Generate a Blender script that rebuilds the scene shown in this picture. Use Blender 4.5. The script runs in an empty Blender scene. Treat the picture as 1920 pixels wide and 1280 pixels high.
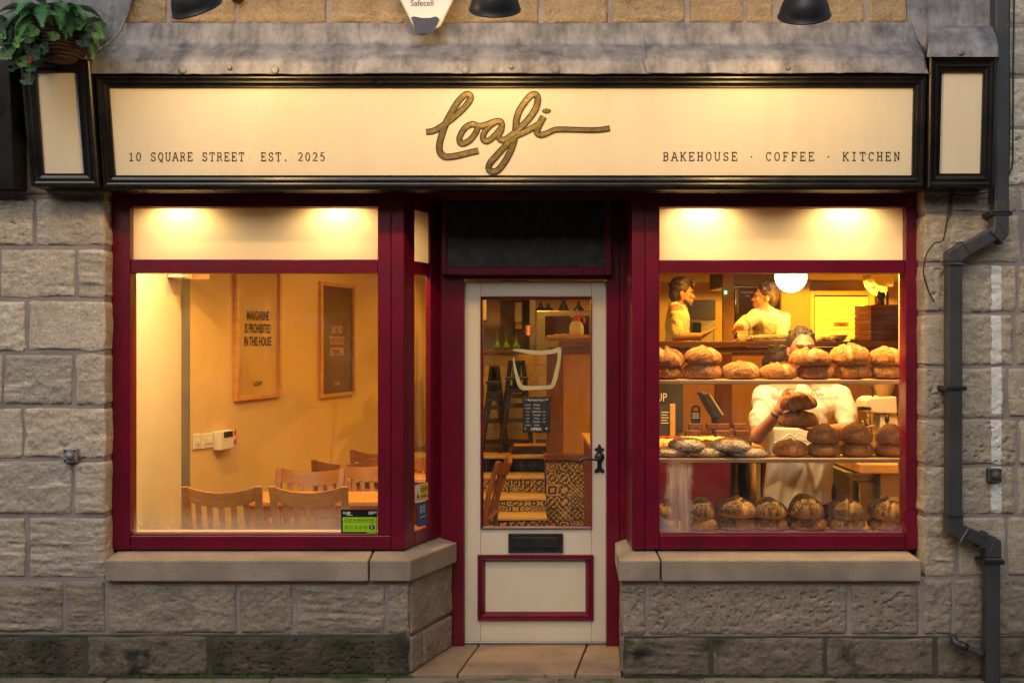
import bpy, math, random
import numpy as np
from mathutils import Vector, Matrix

random.seed(7)
scene = bpy.context.scene
col = scene.collection

# ------------------------------------------------------------------ camera, sky, sun, exposure
D = 5.5            # camera distance from the stone wall face (wall face is y = 0)
CZ = 1.68          # eye height
F = 2050.0         # focal length in pixels of a 1920 wide picture
cam_d = bpy.data.cameras.new("camera")
cam = bpy.data.objects.new("camera", cam_d)
col.objects.link(cam)
cam.location = (0, -D, CZ)
cam.rotation_euler = (math.radians(90), 0, 0)
cam_d.sensor_width = 36.0
cam_d.lens = 36.0 * F / 1920.0
cam_d.clip_start = 0.05
cam_d.clip_end = 3000
scene.camera = cam

world = bpy.data.worlds.new("World")
scene.world = world
world.use_nodes = True
wn = world.node_tree.nodes
bg = wn["Background"]
sky = wn.new("ShaderNodeTexSky")
sky.sky_type = 'NISHITA'
sky.sun_disc = False
sky.sun_elevation = math.radians(16)
sky.sun_rotation = math.radians(200)
sky.air_density = 1.0
sky.dust_density = 3.0
sky.ozone_density = 1.0
hs = wn.new("ShaderNodeHueSaturation")
hs.inputs["Saturation"].default_value = 0.35
world.node_tree.links.new(sky.outputs[0], hs.inputs["Color"])
world.node_tree.links.new(hs.outputs[0], bg.inputs[0])
bg.inputs[1].default_value = 0.13

sun_d = bpy.data.lights.new("sun", 'SUN')
sun_d.energy = 1.0
sun_d.angle = math.radians(40)
sun_d.color = (1.0, 0.97, 0.95)
sun = bpy.data.objects.new("sun", sun_d)
col.objects.link(sun)
sun.rotation_euler = (math.radians(42), 0, math.radians(-14))

scene.view_settings.view_transform = 'Standard'
scene.view_settings.look = 'None'
scene.view_settings.exposure = 0.0
scene.view_settings.gamma = 1.0
scene.render.engine = 'CYCLES'
scene.cycles.max_bounces = 9
scene.cycles.diffuse_bounces = 5
scene.cycles.glossy_bounces = 3
scene.cycles.transmission_bounces = 5
scene.cycles.transparent_max_bounces = 12
scene.cycles.sample_clamp_indirect = 4.0
scene.cycles.caustics_reflective = False
scene.cycles.caustics_refractive = False
scene.cycles.use_denoising = True

# ------------------------------------------------------------------ measuring helpers (photo pixel at a known depth -> metres)
def X(px, y=0.0): return (px - 960.0) / F * (D + y)
def Z(py, y=0.0): return CZ - (py - 640.0) / F * (D + y)
def W(px, py, y=0.0): return Vector((X(px, y), y, Z(py, y)))
def S(px, y=0.0): return px / F * (D + y)

# ------------------------------------------------------------------ noise
_rng = np.random.RandomState(3)
_PERM = _rng.permutation(512)
_VAL = _rng.rand(512)
def vnoise(x, y, seed=0):
    x = np.asarray(x, float); y = np.asarray(y, float)
    xi = np.floor(x).astype(int); yi = np.floor(y).astype(int)
    fx = x - xi; fy = y - yi
    fx = fx*fx*(3-2*fx); fy = fy*fy*(3-2*fy)
    def h(a, b): return _VAL[(_PERM[(a + seed*17) & 511] + b*7 + seed*31) & 511]
    return (h(xi,yi)*(1-fx)+h(xi+1,yi)*fx)*(1-fy) + (h(xi,yi+1)*(1-fx)+h(xi+1,yi+1)*fx)*fy
def fbm(x, y, seed=0, octv=4, gain=0.5):
    a = 1.0; s = 0.0; t = 0.0
    for i in range(octv):
        s = s + a*vnoise(x*2**i, y*2**i, seed+i*5); t += a; a *= gain
    return s/t - 0.5

# ------------------------------------------------------------------ materials
MATS = {}
def mat(name, c1, c2=None, scale=6.0, rough=0.6, metal=0.0, bump=0.0, bscale=40.0, spec=0.5, coat=0.0,
        rand=0.0, detail=5.0, stretch=(1,1,1), contrast=(0.35, 0.65), emit=None, estr=0.0, coords='Object', sss=0.0,
        speck=None, wear=None, rvar=0.0):
    if name in MATS: return MATS[name]
    m = bpy.data.materials.new(name); m.use_nodes = True
    nt = m.node_tree; N = nt.nodes; L = nt.links
    b = N["Principled BSDF"]
    b.inputs["Roughness"].default_value = rough
    b.inputs["Metallic"].default_value = metal
    b.inputs["Specular IOR Level"].default_value = spec
    b.inputs["Coat Weight"].default_value = coat
    if sss:
        b.inputs["Subsurface Weight"].default_value = sss
        b.inputs["Subsurface Radius"].default_value = (0.01, 0.004, 0.002)
    c2 = c2 or c1
    tc = N.new("ShaderNodeTexCoord"); mp = N.new("ShaderNodeMapping")
    mp.inputs["Scale"].default_value = stretch
    L.new(tc.outputs[coords], mp.inputs[0])
    oi = N.new("ShaderNodeObjectInfo")
    vm = N.new("ShaderNodeVectorMath"); vm.operation = 'MULTIPLY_ADD'
    vm.inputs[1].default_value = (37, 53, 71)
    cx = N.new("ShaderNodeCombineXYZ")
    for i in range(3): L.new(oi.outputs["Random"], cx.inputs[i])
    L.new(cx.outputs[0], vm.inputs[0]); L.new(mp.outputs[0], vm.inputs[2])
    n1 = N.new("ShaderNodeTexNoise"); n1.inputs["Scale"].default_value = scale; n1.inputs["Detail"].default_value = detail
    L.new(vm.outputs[0], n1.inputs["Vector"])
    rp = N.new("ShaderNodeValToRGB")
    rp.color_ramp.elements[0].position = contrast[0]; rp.color_ramp.elements[1].position = contrast[1]
    rp.color_ramp.elements[0].color = (*c1, 1); rp.color_ramp.elements[1].color = (*c2, 1)
    L.new(n1.outputs[0], rp.inputs[0])
    out = rp.outputs[0]
    if speck:   # (colour, scale, threshold)
        n3 = N.new("ShaderNodeTexNoise"); n3.inputs["Scale"].default_value = speck[1]; n3.inputs["Detail"].default_value = 3
        L.new(vm.outputs[0], n3.inputs["Vector"])
        r3 = N.new("ShaderNodeValToRGB"); r3.color_ramp.elements[0].position = speck[2]; r3.color_ramp.elements[1].position = min(1, speck[2]+0.08)
        L.new(n3.outputs[0], r3.inputs[0])
        mx = N.new("ShaderNodeMixRGB"); mx.inputs[2].default_value = (*speck[0], 1)
        L.new(r3.outputs[0], mx.inputs[0]); L.new(out, mx.inputs[1]); out = mx.outputs[0]
    if rand:
        hsv = N.new("ShaderNodeHueSaturation")
        mr = N.new("ShaderNodeMapRange"); mr.inputs[3].default_value = 1-rand; mr.inputs[4].default_value = 1+rand
        L.new(oi.outputs["Random"], mr.inputs[0]); L.new(mr.outputs[0], hsv.inputs["Value"])
        L.new(out, hsv.inputs["Color"]); out = hsv.outputs[0]
    L.new(out, b.inputs["Base Color"])
    if rvar:
        mr2 = N.new("ShaderNodeMapRange"); mr2.inputs[3].default_value = max(0.02, rough-rvar); mr2.inputs[4].default_value = min(1, rough+rvar)
        L.new(n1.outputs[0], mr2.inputs[0]); L.new(mr2.outputs[0], b.inputs["Roughness"])
    if bump:
        n2 = N.new("ShaderNodeTexNoise"); n2.inputs["Scale"].default_value = bscale; n2.inputs["Detail"].default_value = 6
        L.new(vm.outputs[0], n2.inputs["Vector"])
        bp = N.new("ShaderNodeBump"); bp.inputs["Strength"].default_value = min(1.0, bump); bp.inputs["Distance"].default_value = 0.006
        L.new(n2.outputs[0], bp.inputs["Height"]); L.new(bp.outputs[0], b.inputs["Normal"])
    if emit:
        b.inputs["Emission Color"].default_value = (*emit, 1); b.inputs["Emission Strength"].default_value = estr
    MATS[name] = m
    return m

def node_mat(name):
    m = bpy.data.materials.new(name); m.use_nodes = True
    MATS[name] = m
    return m, m.node_tree.nodes, m.node_tree.links

maroon = mat('maroon gloss paint', (0.160, 0.0030, 0.024), (0.105, 0.0015, 0.014), 4, rough=0.30, bump=0.22, bscale=22, rvar=0.08, spec=0.5, stretch=(1, 1, 1), speck=((0.24, 0.07, 0.09), 70, 0.71))
blackp = mat('black gloss paint', (0.005, 0.004, 0.004), (0.010, 0.008, 0.007), 8, rough=0.30, bump=0.1, bscale=30, rvar=0.1)
cream = mat('cream satin paint', (0.69, 0.61, 0.45), (0.65, 0.57, 0.415), 2.5, rough=0.42, bump=0.06, bscale=60, rvar=0.06, stretch=(3, 3, .5), speck=((0.50, 0.40, 0.28), 40, 0.72))
cream_door = mat('cream door paint', (0.72, 0.63, 0.48), (0.67, 0.58, 0.435), 3.0, rough=0.45, bump=0.09, bscale=50, rvar=0.06, stretch=(1,1,0.3), speck=((0.30, 0.22, 0.15), 30, 0.76))
ink = mat('dark signwriting ink', (0.014, 0.007, 0.010), rough=0.6)
blackm = mat('black metal', (0.012, 0.012, 0.014), (0.022, 0.022, 0.025), 15, rough=0.38, bump=0.15, bscale=60)
lampblack = mat('black enamel', (0.012, 0.012, 0.013), (0.018, 0.017, 0.017), 5, rough=0.42, bump=0.04, bscale=20)
lampwhite = mat('white enamel', (0.8, 0.78, 0.74), rough=0.4)
plastic_white = mat('white plastic', (0.72, 0.70, 0.66), (0.66, 0.64, 0.6), 8, rough=0.4)
wallcream = mat('warm cream wall paint', (0.70, 0.50, 0.235), (0.67, 0.47, 0.215), 1.5, rough=0.75, bump=0.05, bscale=40)
wallwhite = mat('white wall paint', (0.78, 0.72, 0.6), (0.75, 0.68, 0.56), 2, rough=0.7, bump=0.04, bscale=40)
ceilm = mat('ceiling paint', (0.66, 0.58, 0.42), rough=0.8)
greytrim = mat('grey trim', (0.20, 0.19, 0.19), (0.25, 0.24, 0.23), 6, rough=0.5)
wood_light = mat('honey beech wood', (0.62, 0.33, 0.10), (0.52, 0.25, 0.065), 5, rough=0.38, stretch=(1.2, 1.2, 7), bump=0.08, bscale=20, rand=0.12, rvar=0.08)
wood_lighth = mat('honey beech wood lengthwise', (0.64, 0.35, 0.11), (0.53, 0.26, 0.07), 5, rough=0.36, stretch=(1.2, 7, 7), bump=0.08, bscale=20, rand=0.12, rvar=0.08)
wood_mid = mat('brown beech wood', (0.36, 0.15, 0.035), (0.28, 0.11, 0.024), 5, rough=0.4, stretch=(2, 2, 5), bump=0.08, bscale=20, rand=0.12)
wood_dark = mat('dark stained wood', (0.17, 0.055, 0.016), (0.10, 0.03, 0.009), 4, rough=0.45, stretch=(1, 6, 6), bump=0.12, bscale=25, rand=0.12)
wood_darkv = mat('dark stained post wood', (0.19, 0.06, 0.018), (0.09, 0.027, 0.008), 4, rough=0.5, stretch=(6, 6, 1), bump=0.15, bscale=25, rand=0.15)
ply = mat('orange plywood', (0.38, 0.19, 0.05), (0.32, 0.15, 0.036), 3, rough=0.5, stretch=(5, 5, 1))
shelfwood = mat('pale shelf board', (0.56, 0.36, 0.20), (0.47, 0.29, 0.15), 5, rough=0.5, stretch=(1, 8, 8), bump=0.05)
steel = mat('brushed steel', (0.42, 0.40, 0.38), (0.34, 0.33, 0.31), 5, rough=0.32, metal=0.9, stretch=(1, 1, 14))
chrome = mat('chrome', (0.7, 0.68, 0.66), rough=0.12, metal=1.0)
redpanel = mat('dark red panel paint', (0.12, 0.006, 0.016), (0.10, 0.004, 0.012), 5, rough=0.45)
blackwood = mat('black painted wood', (0.014, 0.012, 0.012), (0.025, 0.02, 0.018), 8, rough=0.5, bump=0.1)
chalk = mat('chalkboard', (0.02, 0.02, 0.022), (0.035, 0.034, 0.034), 6, rough=0.8)
chalkw = mat('chalk', (0.7, 0.68, 0.62), rough=0.9)
paper = mat('paper', (0.74, 0.71, 0.64), (0.68, 0.65, 0.58), 8, rough=0.8)
kraft = mat('brown kraft paper', (0.50, 0.30, 0.13), (0.40, 0.23, 0.09), 8, rough=0.8, bump=0.2, bscale=25, rand=0.2)
skin = mat('skin', (0.50, 0.225, 0.125), (0.44, 0.185, 0.10), 12, rough=0.5, sss=0.1, bump=0.06, bscale=90)
hairm = mat('dark brown hair', (0.022, 0.011, 0.006), (0.05, 0.025, 0.012), 60, rough=0.5, stretch=(1, 1, 0.35), bump=0.6, bscale=120)
hairl = mat('short brown hair', (0.04, 0.018, 0.008), (0.075, 0.034, 0.014), 60, rough=0.55, stretch=(1, 1, 0.35), bump=0.6, bscale=120)
tee = mat('cream cotton', (0.68, 0.64, 0.56), (0.63, 0.59, 0.51), 5, rough=0.85, bump=0.35, bscale=9)
tee2 = mat('natural cotton', (0.66, 0.61, 0.47), (0.60, 0.55, 0.42), 5, rough=0.85, bump=0.35, bscale=9)
apronm = mat('white apron canvas', (0.62, 0.59, 0.54), (0.54, 0.51, 0.46), 4, rough=0.85, bump=0.5, bscale=7)
darkcloth = mat('dark cloth', (0.02, 0.02, 0.024), (0.03, 0.03, 0.034), 8, rough=0.9)
mortar = mat('mauve grey mortar', (0.31, 0.265, 0.25), (0.235, 0.195, 0.185), 9, rough=0.9, bump=0.5, bscale=70)
sillstone = mat('dressed sill sandstone', (0.36, 0.29, 0.225), (0.24, 0.19, 0.15), 4, rough=0.85, bump=0.5, bscale=110, speck=((0.17, 0.135, 0.11), 150, 0.60), rand=0.06)
slabstone = mat('worn step sandstone', (0.36, 0.245, 0.155), (0.25, 0.175, 0.12), 5, rough=0.8, bump=0.35, bscale=90, speck=((0.16, 0.12, 0.09), 25, 0.62), rand=0.10)
paving = mat('pavement stone', (0.23, 0.20, 0.165), (0.145, 0.13, 0.10), 5, rough=0.85, bump=0.4, bscale=80, speck=((0.07, 0.085, 0.04), 9, 0.57), rand=0.12)
asphalt = mat('asphalt', (0.05, 0.05, 0.052), (0.07, 0.07, 0.07), 20, rough=0.9, bump=0.5, bscale=90)
pipegrey = mat('dark grey drainpipe plastic', (0.055, 0.055, 0.062), (0.035, 0.035, 0.04), 4, rough=0.42, bump=0.05, rvar=0.1, speck=((0.13, 0.12, 0.12), 22, 0.74))
cablem = mat('black cable', (0.012, 0.012, 0.012), rough=0.5)
wicker = mat('brown wicker', (0.06, 0.03, 0.014), (0.03, 0.015, 0.008), 30, rough=0.8, bump=0.6, bscale=50)
fernm = mat('fern leaf', (0.045, 0.17, 0.04), (0.08, 0.26, 0.07), 8, rough=0.5, rand=0.35)
leafm = mat('round leaf', (0.05, 0.13, 0.03), (0.10, 0.22, 0.04), 18, rough=0.7, rand=0.45, bump=0.3, bscale=60)
leafd = mat('dark round leaf', (0.018, 0.04, 0.028), (0.03, 0.065, 0.04), 18, rough=0.7, rand=0.3, bump=0.3, bscale=60)
weedm = mat('weed green', (0.05, 0.11, 0.02), (0.08, 0.14, 0.03), 18, rough=0.6)
mossmortar = mat('mossy dark mortar', (0.075, 0.07, 0.055), (0.035, 0.042, 0.018), 7, rough=0.95, bump=0.5, bscale=70)
floorm = mat('brown floor', (0.14, 0.075, 0.035), (0.10, 0.05, 0.024), 4, rough=0.5, stretch=(1, 6, 1))
nosing = mat('pale oak nosing', (0.56, 0.40, 0.20), (0.48, 0.33, 0.15), 5, rough=0.5, stretch=(1, 8, 8))

def stone_mat(name, ca, cb, cc, dark, moss=0.0, paint=False):
    m, N, L = node_mat(name)
    b = N["Principled BSDF"]; b.inputs["Roughness"].default_value = 0.9; b.inputs["Specular IOR Level"].default_value = 0.25
    tc = N.new("ShaderNodeTexCoord"); oi = N.new("ShaderNodeObjectInfo"); geo = N.new("ShaderNodeNewGeometry")
    rp = N.new("ShaderNodeValToRGB"); e = rp.color_ramp.elements
    e[0].color = (*ca, 1); e[1].color = (*cc, 1); mid = e.new(0.5); mid.color = (*cb, 1)
    L.new(oi.outputs["Random"], rp.inputs[0])
    def noise(sc, det=5, src=geo.outputs["Position"], rough=0.55):
        n = N.new("ShaderNodeTexNoise"); n.inputs["Scale"].default_value = sc; n.inputs["Detail"].default_value = det
        n.inputs["Roughness"].default_value = rough
        L.new(src, n.inputs["Vector"]); return n.outputs[0]
    def ramp(s, a, c):
        r = N.new("ShaderNodeMapRange"); r.inputs[1].default_value = a; r.inputs[2].default_value = c
        L.new(s, r.inputs[0]); return r.outputs[0]
    def mix(f, a, c, op='MIX'):
        x = N.new("ShaderNodeMixRGB"); x.blend_type = op
        if isinstance(f, float): x.inputs[0].default_value = f
        else: L.new(f, x.inputs[0])
        L.new(a, x.inputs[1])
        if isinstance(c, tuple): x.inputs[2].default_value = (*c, 1)
        else: L.new(c, x.inputs[2])
        return x.outputs[0]
    c = rp.outputs[0]
    c = mix(ramp(noise(9, 6), 0.45, 0.80), c, tuple(k*0.72 for k in cb))
    c = mix(ramp(noise(3.2, 5), 0.56, 0.80), c, dark)
    mp = N.new("ShaderNodeMapping"); mp.inputs["Scale"].default_value = (0.35, 1, 2.4); L.new(geo.outputs["Position"], mp.inputs[0])
    c = mix(ramp(noise(12, 4, mp.outputs[0]), 0.55, 0.75), c, tuple(min(1, k*1.28) for k in ca))
    g = noise(85, 6, rough=0.8); c = mix(ramp(g, 0.36, 0.60), mix(1.0, c, (0.62, 0.61, 0.62), 'MULTIPLY'), c)
    if moss:
        c = mix(ramp(noise(5, 6), 0.60-0.22*moss, 0.68), c, (0.035, 0.034, 0.028))
        c = mix(ramp(noise(3.1, 6), 0.60-0.14*moss, 0.72), c, (0.036, 0.044, 0.014))
    if paint:
        sx = N.new("ShaderNodeSeparateXYZ"); L.new(geo.outputs["Position"], sx.inputs[0])
        nn = noise(38, 4)
        def math_(op, a, bb):
            x = N.new("ShaderNodeMath"); x.operation = op
            for i, k in enumerate((a, bb)):
                if isinstance(k, (int, float)): x.inputs[i].default_value = k
                else: L.new(k, x.inputs[i])
            return x.outputs[0]
        xx = math_('ADD', sx.outputs[0], math_('MULTIPLY', math_('SUBTRACT', nn, 0.5), 0.02))
        d = math_('ABSOLUTE', math_('SUBTRACT', xx, X(1867)), 0.0)
        band = math_('LESS_THAN', d, S(9.5))
        band = math_('MULTIPLY', band, math_('LESS_THAN', sx.outputs[2], Z(496)))
        band = math_('MULTIPLY', band, math_('GREATER_THAN', sx.outputs[2], Z(962)))
        band = math_('MULTIPLY', band, math_('GREATER_THAN', noise(45, 5), 0.33))
        c = mix(band, c, (0.78, 0.75, 0.71))
    L.new(c, b.inputs["Base Color"])
    bp = N.new("ShaderNodeBump"); bp.inputs["Strength"].default_value = 1.0; bp.inputs["Distance"].default_value = 0.008
    v = N.new("ShaderNodeMath"); v.operation = 'ADD'
    L.new(noise(75, 6, rough=0.65), v.inputs[0])
    v2 = N.new("ShaderNodeMath"); v2.operation = 'MULTIPLY'; v2.inputs[1].default_value = 0.4; L.new(noise(220, 3), v2.inputs[0]); L.new(v2.outputs[0], v.inputs[1])
    L.new(v.outputs[0], bp.inputs["Height"]); L.new(bp.outputs[0], b.inputs["Normal"])
    return m
stone_a = stone_mat('buff sandstone', (0.78, 0.70, 0.56), (0.66, 0.56, 0.44), (0.47, 0.42, 0.36), (0.34, 0.30, 0.265), paint=True)
stone_b = stone_mat('brown sandstone', (0.40, 0.335, 0.265), (0.36, 0.295, 0.23), (0.32, 0.27, 0.215), (0.17, 0.14, 0.115))
stone_c = stone_mat('sooty mossy sandstone', (0.15, 0.125, 0.095), (0.115, 0.097, 0.075), (0.18, 0.145, 0.11), (0.06, 0.055, 0.045), moss=0.55)
stone_e = stone_mat('damp stained sandstone', (0.24, 0.195, 0.15), (0.20, 0.165, 0.125), (0.225, 0.185, 0.145), (0.08, 0.068, 0.055), moss=0.12)
stone_r = stone_mat('tan sandstone', (0.58, 0.495, 0.385), (0.53, 0.445, 0.335), (0.47, 0.40, 0.315), (0.30, 0.25, 0.205), paint=True)
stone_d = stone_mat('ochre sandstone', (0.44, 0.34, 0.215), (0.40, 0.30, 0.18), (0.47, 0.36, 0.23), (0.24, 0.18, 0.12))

def lead_mat():
    m, N, L = node_mat('weathered lead')
    b = N["Principled BSDF"]; b.inputs["Roughness"].default_value = 0.62; b.inputs["Metallic"].default_value = 0.12
    geo = N.new("ShaderNodeNewGeometry")
    mp = N.new("ShaderNodeMapping"); mp.inputs["Scale"].default_value = (9, 2.0, 2.4); L.new(geo.outputs["Position"], mp.inputs[0])
    n1 = N.new("ShaderNodeTexNoise"); n1.inputs["Scale"].default_value = 1.0; n1.inputs["Detail"].default_value = 9; n1.inputs["Roughness"].default_value = 0.72; L.new(mp.outputs[0], n1.inputs[0])
    n2 = N.new("ShaderNodeTexNoise"); n2.inputs["Scale"].default_value = 9; n2.inputs["Detail"].default_value = 9; n2.inputs["Roughness"].default_value = 0.68; L.new(geo.outputs["Position"], n2.inputs[0])
    r1 = N.new("ShaderNodeValToRGB"); r1.color_ramp.elements[0].position = 0.40; r1.color_ramp.elements[1].position = 0.64
    r1.color_ramp.elements[0].color = (0.055, 0.058, 0.075, 1); r1.color_ramp.elements[1].color = (0.42, 0.41, 0.43, 1)
    L.new(n1.outputs[0], r1.inputs[0])
    r2 = N.new("ShaderNodeValToRGB"); r2.color_ramp.elements[0].position = 0.38; r2.color_ramp.elements[1].position = 0.66
    r2.color_ramp.elements[0].color = (0.075, 0.078, 0.098, 1); r2.color_ramp.elements[1].color = (0.30, 0.295, 0.32, 1)
    L.new(n2.outputs[0], r2.inputs[0])
    mx = N.new("ShaderNodeMixRGB"); mx.inputs[0].default_value = 0.62; L.new(r1.outputs[0], mx.inputs[1]); L.new(r2.outputs[0], mx.inputs[2])
    L.new(mx.outputs[0], b.inputs["Base Color"])
    bp = N.new("ShaderNodeBump"); bp.inputs["Strength"].default_value = 0.35; bp.inputs["Distance"].default_value = 0.01
    L.new(n2.outputs[0], bp.inputs["Height"]); L.new(bp.outputs[0], b.inputs["Normal"])
    return m
lead = lead_mat()

def gold_mat(name, bright):
    m, N, L = node_mat(name)
    b = N["Principled BSDF"]; b.inputs["Metallic"].default_value = 0.6; b.inputs["Roughness"].default_value = 0.45
    tc = N.new("ShaderNodeTexCoord")
    n = N.new("ShaderNodeTexNoise"); n.inputs["Scale"].default_value = 55; n.inputs["Detail"].default_value = 8; n.inputs["Distortion"].default_value = 0.3
    L.new(tc.outputs["Object"], n.inputs[0])
    r = N.new("ShaderNodeValToRGB"); r.color_ramp.elements[0].position = 0.35; r.color_ramp.elements[1].position = 0.7
    k = bright
    r.color_ramp.elements[0].color = (0.50*k, 0.36*k, 0.10*k, 1); r.color_ramp.elements[1].color = (0.85*k, 0.62*k, 0.20*k, 1)
    L.new(n.outputs[0], r.inputs[0]); L.new(r.outputs[0], b.inputs["Base Color"])
    bp = N.new("ShaderNodeBump"); bp.inputs["Strength"].default_value = 0.4; bp.inputs["Distance"].default_value = 0.004
    L.new(n.outputs[0], bp.inputs["Height"]); L.new(bp.outputs[0], b.inputs["Normal"])
    return m
gold = gold_mat('gold leaf', 0.23)
palegold = mat('pale gold vinyl', (0.60, 0.52, 0.27), (0.50, 0.42, 0.20), 25, rough=0.45, metal=0.15, speck=((0.2, 0.15, 0.06), 40, 0.7))

def glass_mat(name, fog_lo=None, fog_hi=None, streak=None):
    """thin window pane: clear, mirror at the Fresnel amount, condensation where the pane is cold"""
    m, N, L = node_mat(name)
    for n in list(N):
        if n.type == 'BSDF_PRINCIPLED': N.remove(n)
    out = [n for n in N if n.type == 'OUTPUT_MATERIAL'][0]
    tr = N.new("ShaderNodeBsdfTransparent"); tr.inputs[0].default_value = (0.97, 0.97, 0.96, 1)
    gl = N.new("ShaderNodeBsdfGlossy"); gl.inputs["Roughness"].default_value = 0.02
    fr = N.new("ShaderNodeFresnel"); fr.inputs[0].default_value = 1.5
    mx = N.new("ShaderNodeMixShader"); L.new(fr.outputs[0], mx.inputs[0]); L.new(tr.outputs[0], mx.inputs[1]); L.new(gl.outputs[0], mx.inputs[2])
    cur = mx.outputs[0]
    if fog_lo is not None:
        geo = N.new("ShaderNodeNewGeometry"); sx = N.new("ShaderNodeSeparateXYZ"); L.new(geo.outputs["Position"], sx.inputs[0])
        def noise(scv, sc, det):
            mp = N.new("ShaderNodeMapping"); mp.inputs["Scale"].default_value = scv; L.new(geo.outputs["Position"], mp.inputs[0])
            n = N.new("ShaderNodeTexNoise"); n.inputs["Scale"].default_value = sc; n.inputs["Detail"].default_value = det; L.new(mp.outputs[0], n.inputs[0]); return n.outputs[0]
        def M(op, a, b):
            x = N.new("ShaderNodeMath"); x.operation = op
            for i, k in enumerate((a, b)):
                if isinstance(k, (int, float)): x.inputs[i].default_value = k
                else: L.new(k, x.inputs[i])
            return x.outputs[0]
        z = M('ADD', sx.outputs[2], M('MULTIPLY', M('SUBTRACT', noise((1, 1, 1), 3, 4), 0.5), 0.10))
        z = M('ADD', z, M('MULTIPLY', M('SUBTRACT', noise((60, 1, 4), 1.5, 4), 0.5), 0.05))
        mr = N.new("ShaderNodeMapRange"); mr.inputs[1].default_value = fog_lo; mr.inputs[2].default_value = fog_hi; mr.inputs[3].default_value = 0.5; mr.inputs[4].default_value = 0.0
        L.new(z, mr.inputs[0]); fac = mr.outputs[0]
        if streak:   # (x centre, half width, z top)
            xx = M('ADD', sx.outputs[0], M('MULTIPLY', M('SUBTRACT', noise((1, 1, 1), 14, 3), 0.5), 0.08))
            d = M('ABSOLUTE', M('SUBTRACT', xx, streak[0]), 0.0)
            a = N.new("ShaderNodeMapRange"); a.inputs[1].default_value = streak[1]*0.55; a.inputs[2].default_value = streak[1]; a.inputs[3].default_value = 1; a.inputs[4].default_value = 0; L.new(d, a.inputs[0])
            c = N.new("ShaderNodeMapRange"); c.inputs[1].default_value = streak[2]-0.06; c.inputs[2].default_value = streak[2]; c.inputs[3].default_value = 1; c.inputs[4].default_value = 0; L.new(z, c.inputs[0])
            st = M('MULTIPLY', M('MULTIPLY', a.outputs[0], c.outputs[0]), M('MULTIPLY', noise((70, 1, 3), 1.0, 4), 0.85))
            fac = M('MAXIMUM', fac, st)
        df = N.new("ShaderNodeBsdfDiffuse"); df.inputs[0].default_value = (0.75, 0.75, 0.78, 1)
        tl = N.new("ShaderNodeBsdfTranslucent"); tl.inputs[0].default_value = (0.8, 0.8, 0.8, 1)
        dm = N.new("ShaderNodeMixShader"); dm.inputs[0].default_value = 0.6; L.new(df.outputs[0], dm.inputs[1]); L.new(tl.outputs[0], dm.inputs[2])
        m2 = N.new("ShaderNodeMixShader"); L.new(fac, m2.inputs[0]); L.new(cur, m2.inputs[1]); L.new(dm.outputs[0], m2.inputs[2]); cur = m2.outputs[0]
    # faint dust and smear film, its white also standing in for hazy sheen
    g2 = N.new("ShaderNodeNewGeometry"); n2 = N.new("ShaderNodeTexNoise"); n2.inputs["Scale"].default_value = 4.0; n2.inputs["Detail"].default_value = 7; n2.inputs["Distortion"].default_value = 1.5
    L.new(g2.outputs["Position"], n2.inputs[0]); r2 = N.new("ShaderNodeMapRange"); r2.inputs[1].default_value = .40; r2.inputs[2].default_value = .70; r2.inputs[3].default_value = .004; r2.inputs[4].default_value = .035
    L.new(n2.outputs[0], r2.inputs[0]); d2 = N.new("ShaderNodeBsdfDiffuse"); d2.inputs[0].default_value = (.8, .8, .8, 1)
    m3 = N.new("ShaderNodeMixShader"); L.new(r2.outputs[0], m3.inputs[0]); L.new(cur, m3.inputs[1]); L.new(d2.outputs[0], m3.inputs[2]); cur = m3.outputs[0]
    L.new(cur, out.inputs[0])
    return m
glass_l = glass_mat('misted window glass', Z(1003, .14), Z(945, .14))
glass_r = glass_mat('misted display window glass', Z(1004, .14), Z(982, .14), streak=(X(1275, .14), 0.075, Z(860, .14)))
glass_d = glass_mat('clear glass')

def frost_mat():
    m, N, L = node_mat('cream frosted film')
    for n in list(N):
        if n.type == 'BSDF_PRINCIPLED': N.remove(n)
    out = [n for n in N if n.type == 'OUTPUT_MATERIAL'][0]
    df = N.new("ShaderNodeBsdfDiffuse"); df.inputs[0].default_value = (0.74, 0.64, 0.46, 1)
    tl = N.new("ShaderNodeBsdfTranslucent"); tl.inputs[0].default_value = (0.80, 0.72, 0.55, 1)
    gl = N.new("ShaderNodeBsdfGlossy"); gl.inputs["Roughness"].default_value = 0.12
    a = N.new("ShaderNodeMixShader"); a.inputs[0].default_value = 0.17; L.new(df.outputs[0], a.inputs[1]); L.new(tl.outputs[0], a.inputs[2])
    fr = N.new("ShaderNodeFresnel"); fr.inputs[0].default_value = 1.45
    b = N.new("ShaderNodeMixShader"); L.new(fr.outputs[0], b.inputs[0]); L.new(a.outputs[0], b.inputs[1]); L.new(gl.outputs[0], b.inputs[2])
    L.new(b.outputs[0], out.inputs[0])
    return m
frost = frost_mat()

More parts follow.
